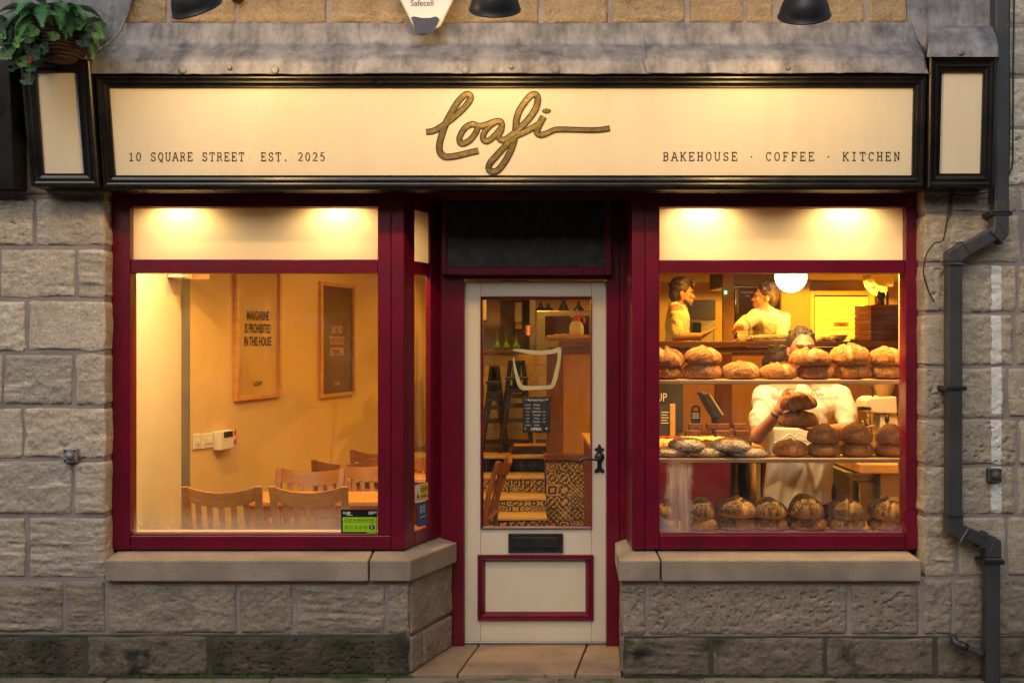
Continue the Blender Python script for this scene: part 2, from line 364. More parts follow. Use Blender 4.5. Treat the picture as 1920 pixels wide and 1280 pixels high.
def tile_mat():
    m, N, L = node_mat('patterned ceramic tile')
    b = N["Principled BSDF"]; b.inputs["Roughness"].default_value = 0.3
    tc = N.new("ShaderNodeTexCoord"); oi = N.new("ShaderNodeObjectInfo"); sx = N.new("ShaderNodeSeparateXYZ"); L.new(tc.outputs["Object"], sx.inputs[0])
    def M(op, a, b_=0.0, c_=None):
        x = N.new("ShaderNodeMath"); x.operation = op
        for i, k in enumerate((a, b_) if c_ is None else (a, b_, c_)):
            if isinstance(k, (int, float)): x.inputs[i].default_value = k
            else: L.new(k, x.inputs[i])
        return x.outputs[0]
    u = M('MULTIPLY', sx.outputs[0], 20.0); v = M('MULTIPLY', sx.outputs[2], 20.0)     # -1..1 across a 10 cm tile
    r = M('SQRT', M('ADD', M('MULTIPLY', u, u), M('MULTIPLY', v, v)))
    th = M('ARCTAN2', v, u)
    R = oi.outputs["Random"]
    r1 = M('FRACT', M('MULTIPLY', R, 7.31)); r2 = M('FRACT', M('MULTIPLY', R, 23.7)); r3 = M('FRACT', M('MULTIPLY', R, 51.9))
    k = M('ADD', M('MULTIPLY', M('ROUND', M('MULTIPLY', r1, 2.0)), 4.0), 4.0)           # 4, 8 or 12 petals
    petal = M('COSINE', M('MULTIPLY', th, k))
    rings = M('SINE', M('ADD', M('MULTIPLY', r, M('ADD', M('MULTIPLY', r2, 7.0), 6.0)), M('MULTIPLY', petal, M('ADD', 0.8, r3))))
    lat = M('MULTIPLY', M('SINE', M('MULTIPLY', u, M('ADD', 4.7, M('MULTIPLY', r3, 5.0)))), M('SINE', M('MULTIPLY', v, M('ADD', 4.7, M('MULTIPLY', r3, 5.0)))))
    val = M('ADD', rings, M('MULTIPLY', lat, M('ADD', 0.5, r1)))
    mask = M('GREATER_THAN', val, M('SUBTRACT', M('MULTIPLY', r2, 0.7), 0.15))
    mx = N.new("ShaderNodeMixRGB"); mx.inputs[1].default_value = (0.035, 0.028, 0.025, 1); mx.inputs[2].default_value = (0.46, 0.34, 0.17, 1); L.new(mask, mx.inputs[0])
    L.new(mx.outputs[0], b.inputs["Base Color"])
    return m
tilem = tile_mat()

def grille_mat():
    m, N, L = node_mat('perforated black metal')
    b = N["Principled BSDF"]; b.inputs["Roughness"].default_value = 0.5; b.inputs["Metallic"].default_value = 0.4
    geo = N.new("ShaderNodeNewGeometry"); sx = N.new("ShaderNodeSeparateXYZ"); L.new(geo.outputs["Position"], sx.inputs[0])
    def M(op, a, b_=0.0):
        x = N.new("ShaderNodeMath"); x.operation = op
        for i, k in enumerate((a, b_)):
            if isinstance(k, (int, float)): x.inputs[i].default_value = k
            else: L.new(k, x.inputs[i])
        return x.outputs[0]
    s = M('SINE', M('MULTIPLY', sx.outputs[0], 700.0)); t = M('SINE', M('MULTIPLY', sx.outputs[2], 700.0))
    hole = M('GREATER_THAN', M('MULTIPLY', s, t), 0.12)
    n = N.new("ShaderNodeTexNoise"); n.inputs["Scale"].default_value = 18; n.inputs["Detail"].default_value = 6; L.new(geo.outputs["Position"], n.inputs[0])
    r = N.new("ShaderNodeValToRGB"); r.color_ramp.elements[0].position = 0.4; r.color_ramp.elements[1].position = 0.75
    r.color_ramp.elements[0].color = (0.04, 0.04, 0.043, 1); r.color_ramp.elements[1].color = (0.10, 0.098, 0.1, 1); L.new(n.outputs[0], r.inputs[0])
    mx = N.new("ShaderNodeMixRGB"); L.new(hole, mx.inputs[0]); L.new(r.outputs[0], mx.inputs[1]); mx.inputs[2].default_value = (0.004, 0.004, 0.004, 1)
    L.new(mx.outputs[0], b.inputs["Base Color"])
    return m
grillem = grille_mat()

def emis(name, c, s):
    m, N, L = node_mat(name)
    for n in list(N):
        if n.type == 'BSDF_PRINCIPLED': N.remove(n)
    out = [n for n in N if n.type == 'OUTPUT_MATERIAL'][0]
    e = N.new("ShaderNodeEmission"); e.inputs[0].default_value = (*c, 1); e.inputs[1].default_value = s
    L.new(e.outputs[0], out.inputs[0]); return m

# ------------------------------------------------------------------ mesh builder
class MB:
    def __init__(s): s.v = []; s.f = []
    def add(s, vs, fs):
        o = len(s.v); s.v += [tuple(p) for p in vs]; s.f += [tuple(i+o for i in q) for q in fs]; return s
    def box(s, x0, x1, y0, y1, z0, z1):
        x0, x1 = sorted((x0, x1)); y0, y1 = sorted((y0, y1)); z0, z1 = sorted((z0, z1))
        return s.add([(x0,y0,z0),(x1,y0,z0),(x1,y1,z0),(x0,y1,z0),(x0,y0,z1),(x1,y0,z1),(x1,y1,z1),(x0,y1,z1)],
              [(0,3,2,1),(4,5,6,7),(0,1,5,4),(1,2,6,5),(2,3,7,6),(3,0,4,7)])
    def obox(s, o, ux, uy, uz, a, b, c):
        """oriented box: a, b, c = (lo, hi) along ux, uy, uz from o"""
        P = []
        for k in c:
            for (i, j) in ((a[0], b[0]), (a[1], b[0]), (a[1], b[1]), (a[0], b[1])):
                P.append(Vector(o) + ux*i + uy*j + uz*k)
        return s.add(P, [(0,3,2,1),(4,5,6,7),(0,1,5,4),(1,2,6,5),(2,3,7,6),(3,0,4,7)])
    def prism(s, pts, d):
        """polygon of 3-D points, extruded by vector d"""
        n = len(pts); P = [Vector(p) for p in pts] + [Vector(p)+Vector(d) for p in pts]
        return s.add(P, [tuple(range(n-1, -1, -1)), tuple(range(n, 2*n))] + [(i, (i+1) % n, n+(i+1) % n, n+i) for i in range(n)])
    def tube(s, pts, r, n=10, cap=True):
        pts = [Vector(p) for p in pts]; R = r if isinstance(r, (list, tuple)) else [r]*len(pts)
        rings = []; up = None
        for i, p in enumerate(pts):
            t = (pts[min(i+1, len(pts)-1)] - pts[max(i-1, 0)]).normalized()
            if up is None: up = Vector((0,0,1)) if abs(t.z) < 0.9 else Vector((1,0,0))
            a = t.cross(up).normalized(); b = a.cross(t).normalized(); up = b
            rings.append([p + (a*math.cos(2*math.pi*k/n) + b*math.sin(2*math.pi*k/n))*R[i] for k in range(n)])
        V = [q for rg in rings for q in rg]; Fc = []
        for i in range(len(pts)-1):
            for k in range(n):
                Fc.append((i*n+k, i*n+(k+1) % n, (i+1)*n+(k+1) % n, (i+1)*n+k))
        if cap: Fc += [tuple(range(n-1, -1, -1)), tuple(range((len(pts)-1)*n, len(pts)*n))]
        return s.add(V, Fc)
    def lathe(s, prof, o=(0,0,0), n=24, rot=None, cap=True):
        V = []; Fc = []
        for (r, z) in prof:
            for k in range(n):
                p = Vector((r*math.cos(2*math.pi*k/n), r*math.sin(2*math.pi*k/n), z))
                if rot is not None: p = rot @ p
                V.append(p + Vector(o))
        for i in range(len(prof)-1):
            for k in range(n):
                Fc.append((i*n+k, i*n+(k+1) % n, (i+1)*n+(k+1) % n, (i+1)*n+k))
        if cap: Fc += [tuple(range(n-1, -1, -1)), tuple(range((len(prof)-1)*n, len(prof)*n))]
        return s.add(V, Fc)
    def ball(s, c, r, n=14, m=9, rot=None):
        r = Vector(r) if not isinstance(r, (int, float)) else Vector((r, r, r))
        V = []; Fc = []
        for i in range(1, m):
            a = math.pi*i/m
            for k in range(n):
                p = Vector((r.x*math.sin(a)*math.cos(2*math.pi*k/n), r.y*math.sin(a)*math.sin(2*math.pi*k/n), r.z*math.cos(a)))
                V.append(p)
        V += [Vector((0,0,r.z)), Vector((0,0,-r.z))]
        if rot is not None: V = [rot @ p for p in V]
        V = [p + Vector(c) for p in V]
        for i in range(m-2):
            for k in range(n):
                Fc.append((i*n+k, (i+1)*n+k, (i+1)*n+(k+1) % n, i*n+(k+1) % n))
        t = (m-1)*n
        for k in range(n):
            Fc.append((t, k, (k+1) % n)); Fc.append((t+1, (m-2)*n+(k+1) % n, (m-2)*n+k))
        return s.add(V, Fc)
    def cap(s, p0, p1, r0, r1, n=14):
        """tapered capsule"""
        p0 = Vector(p0); p1 = Vector(p1); d = (p1-p0); L_ = d.length; rot = d.to_track_quat('Z', 'Y').to_matrix()
        prof = [(max(1e-4, r0*math.cos(a)), r0*math.sin(a)) for a in [math.radians(x) for x in (-88, -60, -30, 0)]]
        prof += [(max(1e-4, r1*math.cos(a)), L_ + r1*math.sin(a)) for a in [math.radians(x) for x in (0, 30, 60, 88)]]
        return s.lathe(prof, p0, n, rot)
    def ribbon(s, pts, w, y0, y1, up=None):
        """flat stroke through world points lying roughly in an xz plane, lifted towards -y from y0 to y1 along its length"""
        n = len(pts); Wd = w if isinstance(w, (list, tuple)) else [w]*n; V = []
        for i, p in enumerate(pts):
            p = Vector(p); t = (Vector(pts[min(i+1, n-1)]) - Vector(pts[max(i-1, 0)])); t.y = 0; t.normalize()
            q = Vector((-t.z, 0, t.x)) * (Wd[i]/2)
            off = Vector((0, -(y0 + (y1-y0)*i/(n-1)), 0))
            V += [p+q+off, p-q+off]
        return s.add(V, [(2*i, 2*i+1, 2*i+3, 2*i+2) for i in range(n-1)])
    def mesh(s, name):
        me = bpy.data.meshes.new(name); me.from_pydata(s.v, [], s.f); me.update(); return me

def spline(pts, per=8, closed=False):
    P = [Vector(p) for p in pts]; n = len(P); out = []
    rng = n if closed else n-1
    for i in range(rng):
        g = (lambda k: P[k % n]) if closed else (lambda k: P[min(max(k, 0), n-1)])
        p0, p1, p2, p3 = g(i-1), g(i), g(i+1), g(i+2)
        for k in range(per):
            t = k/per
            out.append(0.5*((2*p1) + (p2-p0)*t + (2*p0-5*p1+4*p2-p3)*t*t + (3*p1-p0-3*p2+p3)*t**3))
    if not closed: out.append(P[-1])
    else: out.append(out[0].copy())
    return out

# ------------------------------------------------------------------ object helpers
def tag(o, label=None, cat=None, group=None, kind=None):
    if label: o['label'] = label
    if cat: o['category'] = cat
    if group: o['group'] = group
    if kind: o['kind'] = kind
    return o
BASE = {}
def thing(name, label, cat, loc=(0,0,0), rotz=0.0, group=None):
    o = bpy.data.objects.new(name, None); o.empty_display_size = 0.1; col.objects.link(o)
    o.location = loc; o.rotation_euler = (0, 0, rotz)
    tag(o, label, cat, group); BASE[o.name] = (Vector(loc), rotz)
    return o
def obj(name, mb, m, parent=None, local=False, smooth=False, bevel=0.0, loc=None, rot=None, scale=None, label=None, seg=2, sub=0, auto=None):
    me = mb.mesh(name) if isinstance(mb, MB) else mb
    o = bpy.data.objects.new(name, me); col.objects.link(o)
    if m is not None and not me.materials: me.materials.append(m)
    if smooth:
        me.polygons.foreach_set('use_smooth', [True]*len(me.polygons))
    if auto:
        try: me.set_sharp_from_angle(angle=math.radians(auto))
        except Exception: pass
    if bevel:
        b = o.modifiers.new('bevel', 'BEVEL'); b.width = bevel; b.segments = seg; b.limit_method = 'ANGLE'; b.angle_limit = math.radians(35)
    if sub:
        q = o.modifiers.new('sub', 'SUBSURF'); q.levels = sub; q.render_levels = sub
    if parent is not None:
        o.parent = parent
        if not local and parent.name in BASE:
            l, rz = BASE[parent.name]
            o.matrix_parent_inverse = (Matrix.Translation(l) @ Matrix.Rotation(rz, 4, 'Z')).inverted()
    if loc is not None: o.location = loc
    if rot is not None: o.rotation_euler = rot
    if scale is not None: o.scale = scale
    if label: o['label'] = label
    return o
def struct(name, mb, m, parent=None, **k):
    o = obj(name, mb, m, parent, **k); tag(o, kind='structure'); return o
def copy_tree(o, parent=None):
    c = o.copy(); col.objects.link(c)
    if parent is not None: c.parent = parent
    for ch in list(o.children): copy_tree(ch, c)
    return c
def text_mesh(s, size=1.0, align='CENTER', bold=0.0, spacing=1.0):
    cu = bpy.data.curves.new('lettering', 'FONT'); cu.body = s; cu.size = size; cu.align_x = align; cu.offset = bold; cu.space_character = spacing
    cu.resolution_u = 3
    t = bpy.data.objects.new('lettering', cu)
    me = bpy.data.meshes.new_from_object(t)
    bpy.data.objects.remove(t); bpy.data.curves.remove(cu)
    return me
def text(name, s, m, parent, o, ux, uz, size, align='CENTER', sx=1.0, bold=0.0, spacing=1.0, label=None):
    me = text_mesh(s, size, align, bold, spacing); ux = Vector(ux); uz = Vector(uz); o = Vector(o)
    for v in me.vertices:
        v.co = o + ux*(v.co.x*sx) + uz*v.co.y
    me.materials.clear()
    return obj(name, me, m, parent, label=label)
UX = Vector((1,0,0)); UZ = Vector((0,0,1)); UY = Vector((0,1,0))

def mitred(name, outer, inner, nrm, prof, m, parent, label=None):
    """four mitred moulding pieces between two quads (TL, TR, BR, BL)"""
    outer = [Vector(p) for p in outer]; inner = [Vector(p) for p in inner]; nrm = Vector(nrm)
    for i in range(4):
        j = (i+1) % 4; V = []
        for (t, h) in prof:
            V.append(outer[i].lerp(inner[i], t) + nrm*h); V.append(outer[j].lerp(inner[j], t) + nrm*h)
        mb = MB(); mb.add(V, [(2*k, 2*k+2, 2*k+3, 2*k+1) for k in range(len(prof)-1)])
        obj(name, mb, m, parent, label=label)
ORD = ['first', 'second', 'third', 'fourth', 'fifth', 'sixth', 'seventh', 'eighth', 'ninth', 'tenth']
# ================================================================== ground
gm = MB(); gm.add([(-60,-60,-0.10),(60,-60,-0.10),(60,-2.2,-0.10),(-60,-2.2,-0.10)], [(0,1,2,3)])
struct('road', gm, asphalt)
pv = struct('pavement', MB().box(-30, 30, -2.2, 0.5, -0.30, -0.018), mortar)
slab_edges = [-4.3, -3.62, -2.9, -2.02, -1.2, -0.62, 0.22, 0.95, 1.62, 2.4, 3.1, 3.9]
for r, (ya, yb) in enumerate(((-0.72, -0.012), (-1.44, -0.73), (-2.19, -1.45))):
    for i in range(len(slab_edges)-1):
        sh = 0.31*r
        mb = MB().box(slab_edges[i]+0.006+sh, slab_edges[i+1]-0.006+sh, ya, yb, -0.06, -0.004 + random.uniform(-0.004, 0.003))
        obj('paving_slab', mb, paving, pv, bevel=0.008)
obj('kerb', MB().box(-30, 30, -2.36, -2.2, -0.3, -0.006), paving, pv, bevel=0.015)
struct('opposite_terrace', MB().box(-40, 40, -20, -13, -0.1, 6.5), stone_b)
wd = MB()
for i in range(260):
    cx = random.choice([random.uniform(-2.6, -0.6), random.uniform(-1.65, -1.25), random.uniform(-0.9, -0.5), random.uniform(1.1, 2.5)]); cy = random.uniform(-0.03, -0.008)
    for k in range(3):
        a = random.uniform(0, 6.28); h = random.uniform(0.006, 0.022); w = 0.003
        wd.add([(cx-w, cy, -0.006), (cx+w, cy, -0.006), (cx+math.cos(a)*h*0.7, cy+math.sin(a)*h*0.25-0.002, h)], [(0,1,2)])
tag(obj('moss_tufts', wd, weedm), 'tiny green weeds and moss at the foot of the stone wall', 'weeds', kind='stuff')

# ================================================================== stone wall
wall = thing('stone_wall', 'coursed buff sandstone shop wall with mauve mortar joints', 'wall')
def stone(w, h, loc, rotz=0.0, m=None, style=0, deep=0.112, proud=0.006, cell=0.0075, name='stone'):
    nu = max(6, int(w/cell)); nv = max(6, int(h/cell)); sd = random.randint(0, 400)
    u = np.linspace(-w/2, w/2, nu); v = np.linspace(-h/2, h/2, nv)
    U, V = np.meshgrid(u, v)
    ed = np.minimum(np.minimum(U+w/2, w/2-U), np.minimum(V+h/2, h/2-V))
    k = np.clip(ed/0.013, 0, 1); k = k*k*(3-2*k)
    if style == 0:   f = fbm(U*24+sd, V*28, sd, 4, 0.78)*0.026
    elif style == 1: f = fbm(U*6+sd, V*46+U*2, sd, 3, 0.6)*0.020 + fbm(U*40+sd, V*50, sd, 3, 0.7)*0.014          # drafted, horizontal furrows
    elif style == 2: f = fbm(U*14+sd, V*14, sd, 3)*0.008 + fbm(U*60+sd, V*60, sd, 2)*0.006                      # smoother
    else:            f = -np.maximum(0, fbm(U*70+sd, V*85, sd, 2)-0.14)*0.07 + fbm(U*20+sd, V*24, sd, 4, .75)*0.016   # pitted
    f = f + fbm(U*3+sd*2, V*3, sd+9, 2)*0.007
    Y = -(proud*k) - f*(0.35+0.65*k)
    # wandering outline
    wob = (1-k)
    U2 = U + wob*fbm(V*9+sd, U*9, sd+3, 3)*0.022; V2 = V + wob*fbm(U*9, V*9+sd, sd+4, 3)*0.018
    # rounded corners
    cr = 0.013
    for sx in (-1, 1):
        for sz in (-1, 1):
            dx = sx*U - (w/2-cr); dz = sz*V - (h/2-cr); q = (dx > 0) & (dz > 0)
            rr = np.hypot(dx, dz); sc = np.where(q & (rr > cr), cr/np.maximum(rr, 1e-6), 1.0)
            U2 = np.where(q, sx*((w/2-cr)+dx*sc), U2); V2 = np.where(q, sz*((h/2-cr)+dz*sc), V2)
    P = np.stack([U2, Y, V2], -1).reshape(-1, 3)
    idx = np.arange(nu*nv).reshape(nv, nu)
    Fc = np.stack([idx[:-1,:-1], idx[:-1,1:], idx[1:,1:], idx[1:,:-1]], -1).reshape(-1, 4).tolist()
    rim = list(idx[0,:]) + list(idx[1:,-1]) + list(idx[-1,-2::-1]) + list(idx[-2:0:-1,0])
    Q = P[rim].copy(); Q[:,1] = deep; n0 = len(P); nr = len(rim)
    Fc += [(rim[i], n0+i, n0+(i+1) % nr, rim[(i+1) % nr]) for i in range(nr)]
    me = bpy.data.meshes.new(name); me.from_pydata(np.vstack([P, Q]).tolist(), [], Fc); me.update()
    return obj(name, me, m or stone_a, wall, smooth=True, loc=loc, rot=(0,0,rotz), auto=60)
def course(y0, y1, spans, m=None, styles=(0,0,1,3), y=0.0):
    for (a, b) in spans:
        w = S(b-a); h = S(y1-y0)
        stone(w, h, (X((a+b)/2), y, Z((y0+y1)/2)), m=m if not callable(m) else m(), style=random.choice(styles))
R_ = lambda: stone_a
# left pier, top to bottom
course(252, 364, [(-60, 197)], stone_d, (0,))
course(373, 459, [(-60, 62), (69, 197)], R_)
course(468, 556, [(-100, -4), (2, 140), (147, 197)], R_)
course(565, 656, [(-60, 47), (54, 197)], R_, (0, 0, 2))
course(665, 757, [(-100, 3), (9, 135), (142, 197)], R_, (0, 3))
course(766, 857, [(-60, 40), (47, 197)], R_, (2, 0))
course(865, 962, [(-60, 133), (141, 197)], R_, (0, 1))
course(971, 1080, [(-60, 46), (55, 197)], R_, (1,))
course(1090, 1183, [(-60, 117), (126, 196)], stone_b, (0, 1))
course(1096, 1186, [(204, 443), (452, 547), (556, 720), (729, 767)], stone_b, (1, 0, 3))
course(1195, 1264, [(-60, 155), (397, 767)], stone_c, (0, 3)); course(1193, 1264, [(165, 388)], stone_e, (0,))
# right pier
R_ = lambda: stone_r
course(352, 396, [(1733, 1781), (1789, 1905), (1912, 2010)], R_)
course(404, 491, [(1733, 1911), (1919, 2010)], stone_r, (0,))
course(498, 584, [(1733, 1775), (1783, 1905), (1912, 2010)], R_)
course(591, 683, [(1733, 1780), (1788, 1898), (1905, 2010)], R_, (2, 0))
course(690, 781, [(1733, 1776), (1784, 1884), (1892, 2010)], R_)
course(788, 870, [(1733, 1790), (1797, 1905), (1912, 2010)], R_)
course(877, 963, [(1733, 1779), (1786, 1900), (1908, 2010)], R_)
course(970, 1078, [(1733, 1790), (1797, 1882), (1891, 2010)], R_, (2, 1))
course(1086, 1188, [(1733, 1784), (1791, 1866), (1873, 2010)], stone_b, (0,))
course(1096, 1188, [(1169, 1209), (1217, 1588), (1596, 1721)], stone_b, (3, 0))
course(1196, 1266, [(1169, 1330), (1338, 1544), (1552, 1750), (1758, 1846), (1854, 2010)], stone_e, (1, 0))
# above the lead flashing, lit by the lamps
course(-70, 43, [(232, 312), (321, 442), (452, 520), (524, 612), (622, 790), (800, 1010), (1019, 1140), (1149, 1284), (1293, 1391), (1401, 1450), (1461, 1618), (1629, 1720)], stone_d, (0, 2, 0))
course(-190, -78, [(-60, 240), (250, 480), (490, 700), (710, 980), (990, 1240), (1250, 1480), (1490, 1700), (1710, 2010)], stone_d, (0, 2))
course(-70, 43, [(1878, 2010)], stone_a); course(52, 140, [(1878, 2010)], stone_a); course(148, 236, [(1878, 1925), (1932, 2010)], stone_a); course(243, 345, [(1878, 2010)], stone_a)
# returns beside the door
def ret(p, q, rows, m, st):
    p = Vector(p); q = Vector(q); d = q-p; th = math.atan2(d.y, d.x)
    for (z0, z1, t0, t1) in rows:
        c = p + d*((t0+t1)/2)
        stone(d.length*(t1-t0), z1-z0, (c.x, c.y, (z0+z1)/2), th, m, st, deep=0.10, proud=0.006)
LR0, LR1 = (X(768), 0.0, 0), (X(848, .48), 0.48, 0)
RR0, RR1 = (X(1166), 0.0, 0), (X(1164, .48), 0.48, 0)
ret(LR0, LR1, [(0.205, 0.485, 0.03, 0.985), (0.012, 0.188, 0.03, 0.27), (0.012, 0.188, 0.30, 0.985)], stone_b, 2)
ret(RR1, RR0, [(0.205, 0.485, 0.02, 0.97), (0.012, 0.188, 0.02, 0.97)], stone_b, 2)
# mortar / backing behind the stones
zt = Z(252)
obj('mortar_bed', MB().box(-4.0, LR0[0]-.010, 0.0025, 0.0038, -0.02, Z(1189)), mossmortar, wall)
obj('mortar_bed', MB().box(RR0[0]+.010, 4.0, 0.0025, 0.0038, -0.02, Z(1192)), mossmortar, wall)
obj('mortar_bed', MB().box(-4.0, X(197)-0.006, 0.004, 0.40, -0.02, Z(240)), mortar, wall)
obj('mortar_bed', MB().box(X(1733)+0.006, 4.0, 0.004, 0.20, -0.02, Z(240)), mortar, wall)
obj('mortar_bed', MB().box(2.132, 4.0, 0.2001, 0.40, -0.02, Z(240)), mortar, wall)
obj('mortar_bed', MB().box(-4.0, 4.0, 0.004, 0.40, Z(240), Z(-195)), mortar, wall)
e = 0.006
obj('mortar_bed', MB().prism([(X(197)-0.006, 0.004, -0.02), (LR0[0]-0.008, 0.004, -0.02), (LR1[0]-0.010, 0.5, -0.02), (X(197)-0.006, 0.5, -0.02)], (0, 0, 0.51)), mortar, wall)
obj('mortar_bed', MB().prism([(RR0[0]+0.008, 0.004, -0.02), (X(1733)+0.006, 0.004, -0.02), (X(1733)+0.006, 0.5, -0.02), (RR1[0]+0.008, 0.5, -0.02)], (0, 0, 0.51)), mortar, wall)
# sills: two stones each
zs0, zs1, zsb = Z(1090, -.035), Z(1050, -.035), Z(1030, .1)
def sill_piece(par, plan_f, plan_b):
    """front edge polyline (low) and back edge polyline (high)"""
    n = len(plan_f); V = []
    for (x, y) in plan_f: V += [(x, y, zs0), (x, y, zs1)]
    for (x, y) in plan_b: V += [(x, y, zs0), (x, y, zsb)]
    Fc = []
    for i in range(n-1):
        a, b = 2*i, 2*i+2; c, d = 2*n+2*i, 2*n+2*i+2
        Fc += [(a, b, b+1, a+1), (a+1, b+1, d+1, c+1), (a, c, d, b), (c, c+1, d+1, d)]
    Fc += [(0, 1, 2*n+1, 2*n), (2*n-2, 4*n-2, 4*n-1, 2*n-1)]
    mb = MB().add(V, Fc); return obj('sill_stone', mb, sillstone, par, bevel=0.008, seg=3)
sl = thing('window_sill', 'dressed stone sill under the seating window, angled towards the door', 'sill', (X(480), 0, zs0))
sill_piece(sl, [(X(196, -.035), -.035), (X(690, -.035), -.035)], [(X(196, -.035)+.01, .2), (X(690, -.035)+.004, .2)])
sill_piece(sl, [(X(693, -.035), -.035), (X(770, -.035), -.035), (X(857, .45), .45)], [(X(693, -.035)+.004, .2), (X(750, .2)-.01, .2), (X(820, .45)-.02, .5)])
sr = thing('window_sill', 'dressed stone sill under the bread display window', 'sill', (X(1440), 0, zs0))
sill_piece(sr, [(X(1153, .45), .45), (X(1160, -.035), -.035), (X(1238, -.035), -.035)], [(X(1185, .45)+.02, .5), (X(1195, .2)+.02, .2), (X(1238, -.035)-.003, .2)])
sill_piece(sr, [(X(1241, -.035), -.035), (X(1728, -.035), -.035)], [(X(1241, -.035)-.003, .2), (X(1728, -.035)-.02, .2)])

# doorstep slabs
stp = thing('doorstep', 'worn sandstone flags in the recessed doorway', 'doorstep', (X(990), 0.25, -0.02))
def flag(a0, a1, b0, b1):
    mb = MB().prism([(a0, -0.008, -0.05), (a1, -0.008, -0.05), (b1, 0.56, -0.05), (b0, 0.56, -0.05)], (0, 0, 0.062)); obj('flagstone', mb, slabstone, stp, bevel=0.006)
flag(LR0[0]+.003, X(856.5), LR1[0]+.003, X(899, .5))
flag(X(859.5), X(1077), X(901.5, .5), X(1102, .5))
flag(X(1080), RR0[0]-.003, X(1105, .5), RR1[0]-.003)

# ================================================================== shop windows
YF = 0.10; YB = 0.20; YG = 0.15
def rail(par, x0, x1, y0, y1, a=YF, b=YB, m=maroon, name='rail'):
    obj(name, MB().box(X(x0, YF), X(x1, YF), a, b, Z(y0, YF), Z(y1, YF)), m, par, bevel=0.004)
wl = thing('shop_window', 'maroon framed seating window with chairs behind and splayed side light', 'window', (X(480, .1), .1, zsb))
rail(wl, 210, 244, 340, 1030, name='stile'); rail(wl, 733.5, 757, 340, 1030, name='stile'); rail(wl, 708, 732.7, 388.5, 1003.4, a=YF+.004, name='stile')
rail(wl, 244.5, 732.7, 340, 388, a=YF+.003, b=.158, name='top_rail'); rail(wl, 244.5, 707.5, 486, 511.5, a=YF+.006, name='transom'); rail(wl, 244.5, 732.7, 1004, 1030, a=YF+.003, name='bottom_rail')
rail(wl, 244.5, 707.5, 1001.5, 1003.6, a=YF+.02, b=YB-.02, name='bead')
obj('frosted_panel', MB().add([(X(240, YF), YG, Z(500, YF)), (X(712, YF), YG, Z(500, YF)), (X(712, YF), YG, Z(380, YF)), (X(240, YF), YG, Z(380, YF))], [(0,1,2,3)]), frost, wl, label='cream frosted top light')
g = MB(); g.add([(X(240, YF), YG, Z(1006, YF)), (X(712, YF), YG, Z(1006, YF)), (X(712, YF), YG, Z(505, YF)), (X(240, YF), YG, Z(505, YF))], [(0,1,2,3)])
obj('pane', g, glass_l, wl)
# splayed side light
A = Vector((X(757, YF), YF, 0)); B = Vector((X(828, .5), .5, 0)); du = (B-A).normalized(); dn = Vector((-du.y, du.x, 0)); LS = (B-A).length
def srail(u0, u1, z0, z1, n0=0.0, n1=0.032, name='rail', par=wl):
    obj(name, MB().obox(A, du, dn, UZ, (u0, u1), (n0, n1), (z0, z1)), maroon, par, bevel=0.004)
ztop = Z(340, YF); zb = Z(1030, YF); zt1 = Z(388, YF); ztr0, ztr1 = Z(511.5, YF), Z(486, YF); zg0 = Z(1004, YF)
srail(0.003, 0.055, zb, ztop, name='stile'); srail(0.057, 0.128, zb, ztop, .004, name='stile'); srail(0.302, LS, zb, ztop, 0.0, name='stile')
srail(0.130, 0.300, zb, zg0, .004, name='bottom_rail'); srail(0.130, 0.300, ztr0, ztr1, .006, name='transom'); srail(0.130, 0.300, zt1, ztop, .004, name='top_rail')
g = MB(); P = [A+du*.12+dn*.014, A+du*.31+dn*.014]
g.add([P[0]+UZ*zg0, P[1]+UZ*zg0, P[1]+UZ*(ztr0+.01), P[0]+UZ*(ztr0+.01)], [(0,1,2,3)]); obj('pane', g, glass_d, wl)
g = MB(); g.add([P[0]+UZ*(ztr1-.01), P[1]+UZ*(ztr1-.01), P[1]+UZ*(zt1+.01), P[0]+UZ*(zt1+.01)], [(0,1,2,3)]); obj('frosted_panel', g, frost, wl)

wr = thing('shop_window', 'maroon framed display window full of loaves', 'window', (X(1450, .1), .1, zsb))
rail(wr, 1185, 1209.5, 340, 1030, name='stile'); rail(wr, 1210.3, 1237, 389, 1030, a=YF+.003, name='stile'); rail(wr, 1699, 1725, 340, 1030, name='stile')
rail(wr, 1210.3, 1698.5, 340, 388.3, a=YF+.004, b=.158, name='top_rail'); rail(wr, 1237.5, 1698.5, 487, 511.5, a=YF+.006, name='transom'); rail(wr, 1237.5, 1698.5, 1003, 1030, a=YF+.003, name='bottom_rail')
rail(wr, 1237.5, 1698.5, 1000.6, 1002.6, a=YF+.02, b=YB-.02, name='bead')
obj('frosted_panel', MB().add([(X(1233, YF), YG, Z(500, YF)), (X(1702, YF), YG, Z(500, YF)), (X(1702, YF), YG, Z(380, YF)), (X(1233, YF), YG, Z(380, YF))], [(0,1,2,3)]), frost, wr, label='cream frosted top light')
g = MB(); g.add([(X(1233, YF), YG, Z(1006, YF)), (X(1702, YF), YG, Z(1006, YF)), (X(1702, YF), YG, Z(505, YF)), (X(1233, YF), YG, Z(505, YF))], [(0,1,2,3)])
obj('pane', g, glass_r, wr)
obj('side_panel', MB().box(X(1185, YF), X(1185, YF)+.05, YB+.001, .56, zb, ztop), maroon, wr, bevel=0.004)

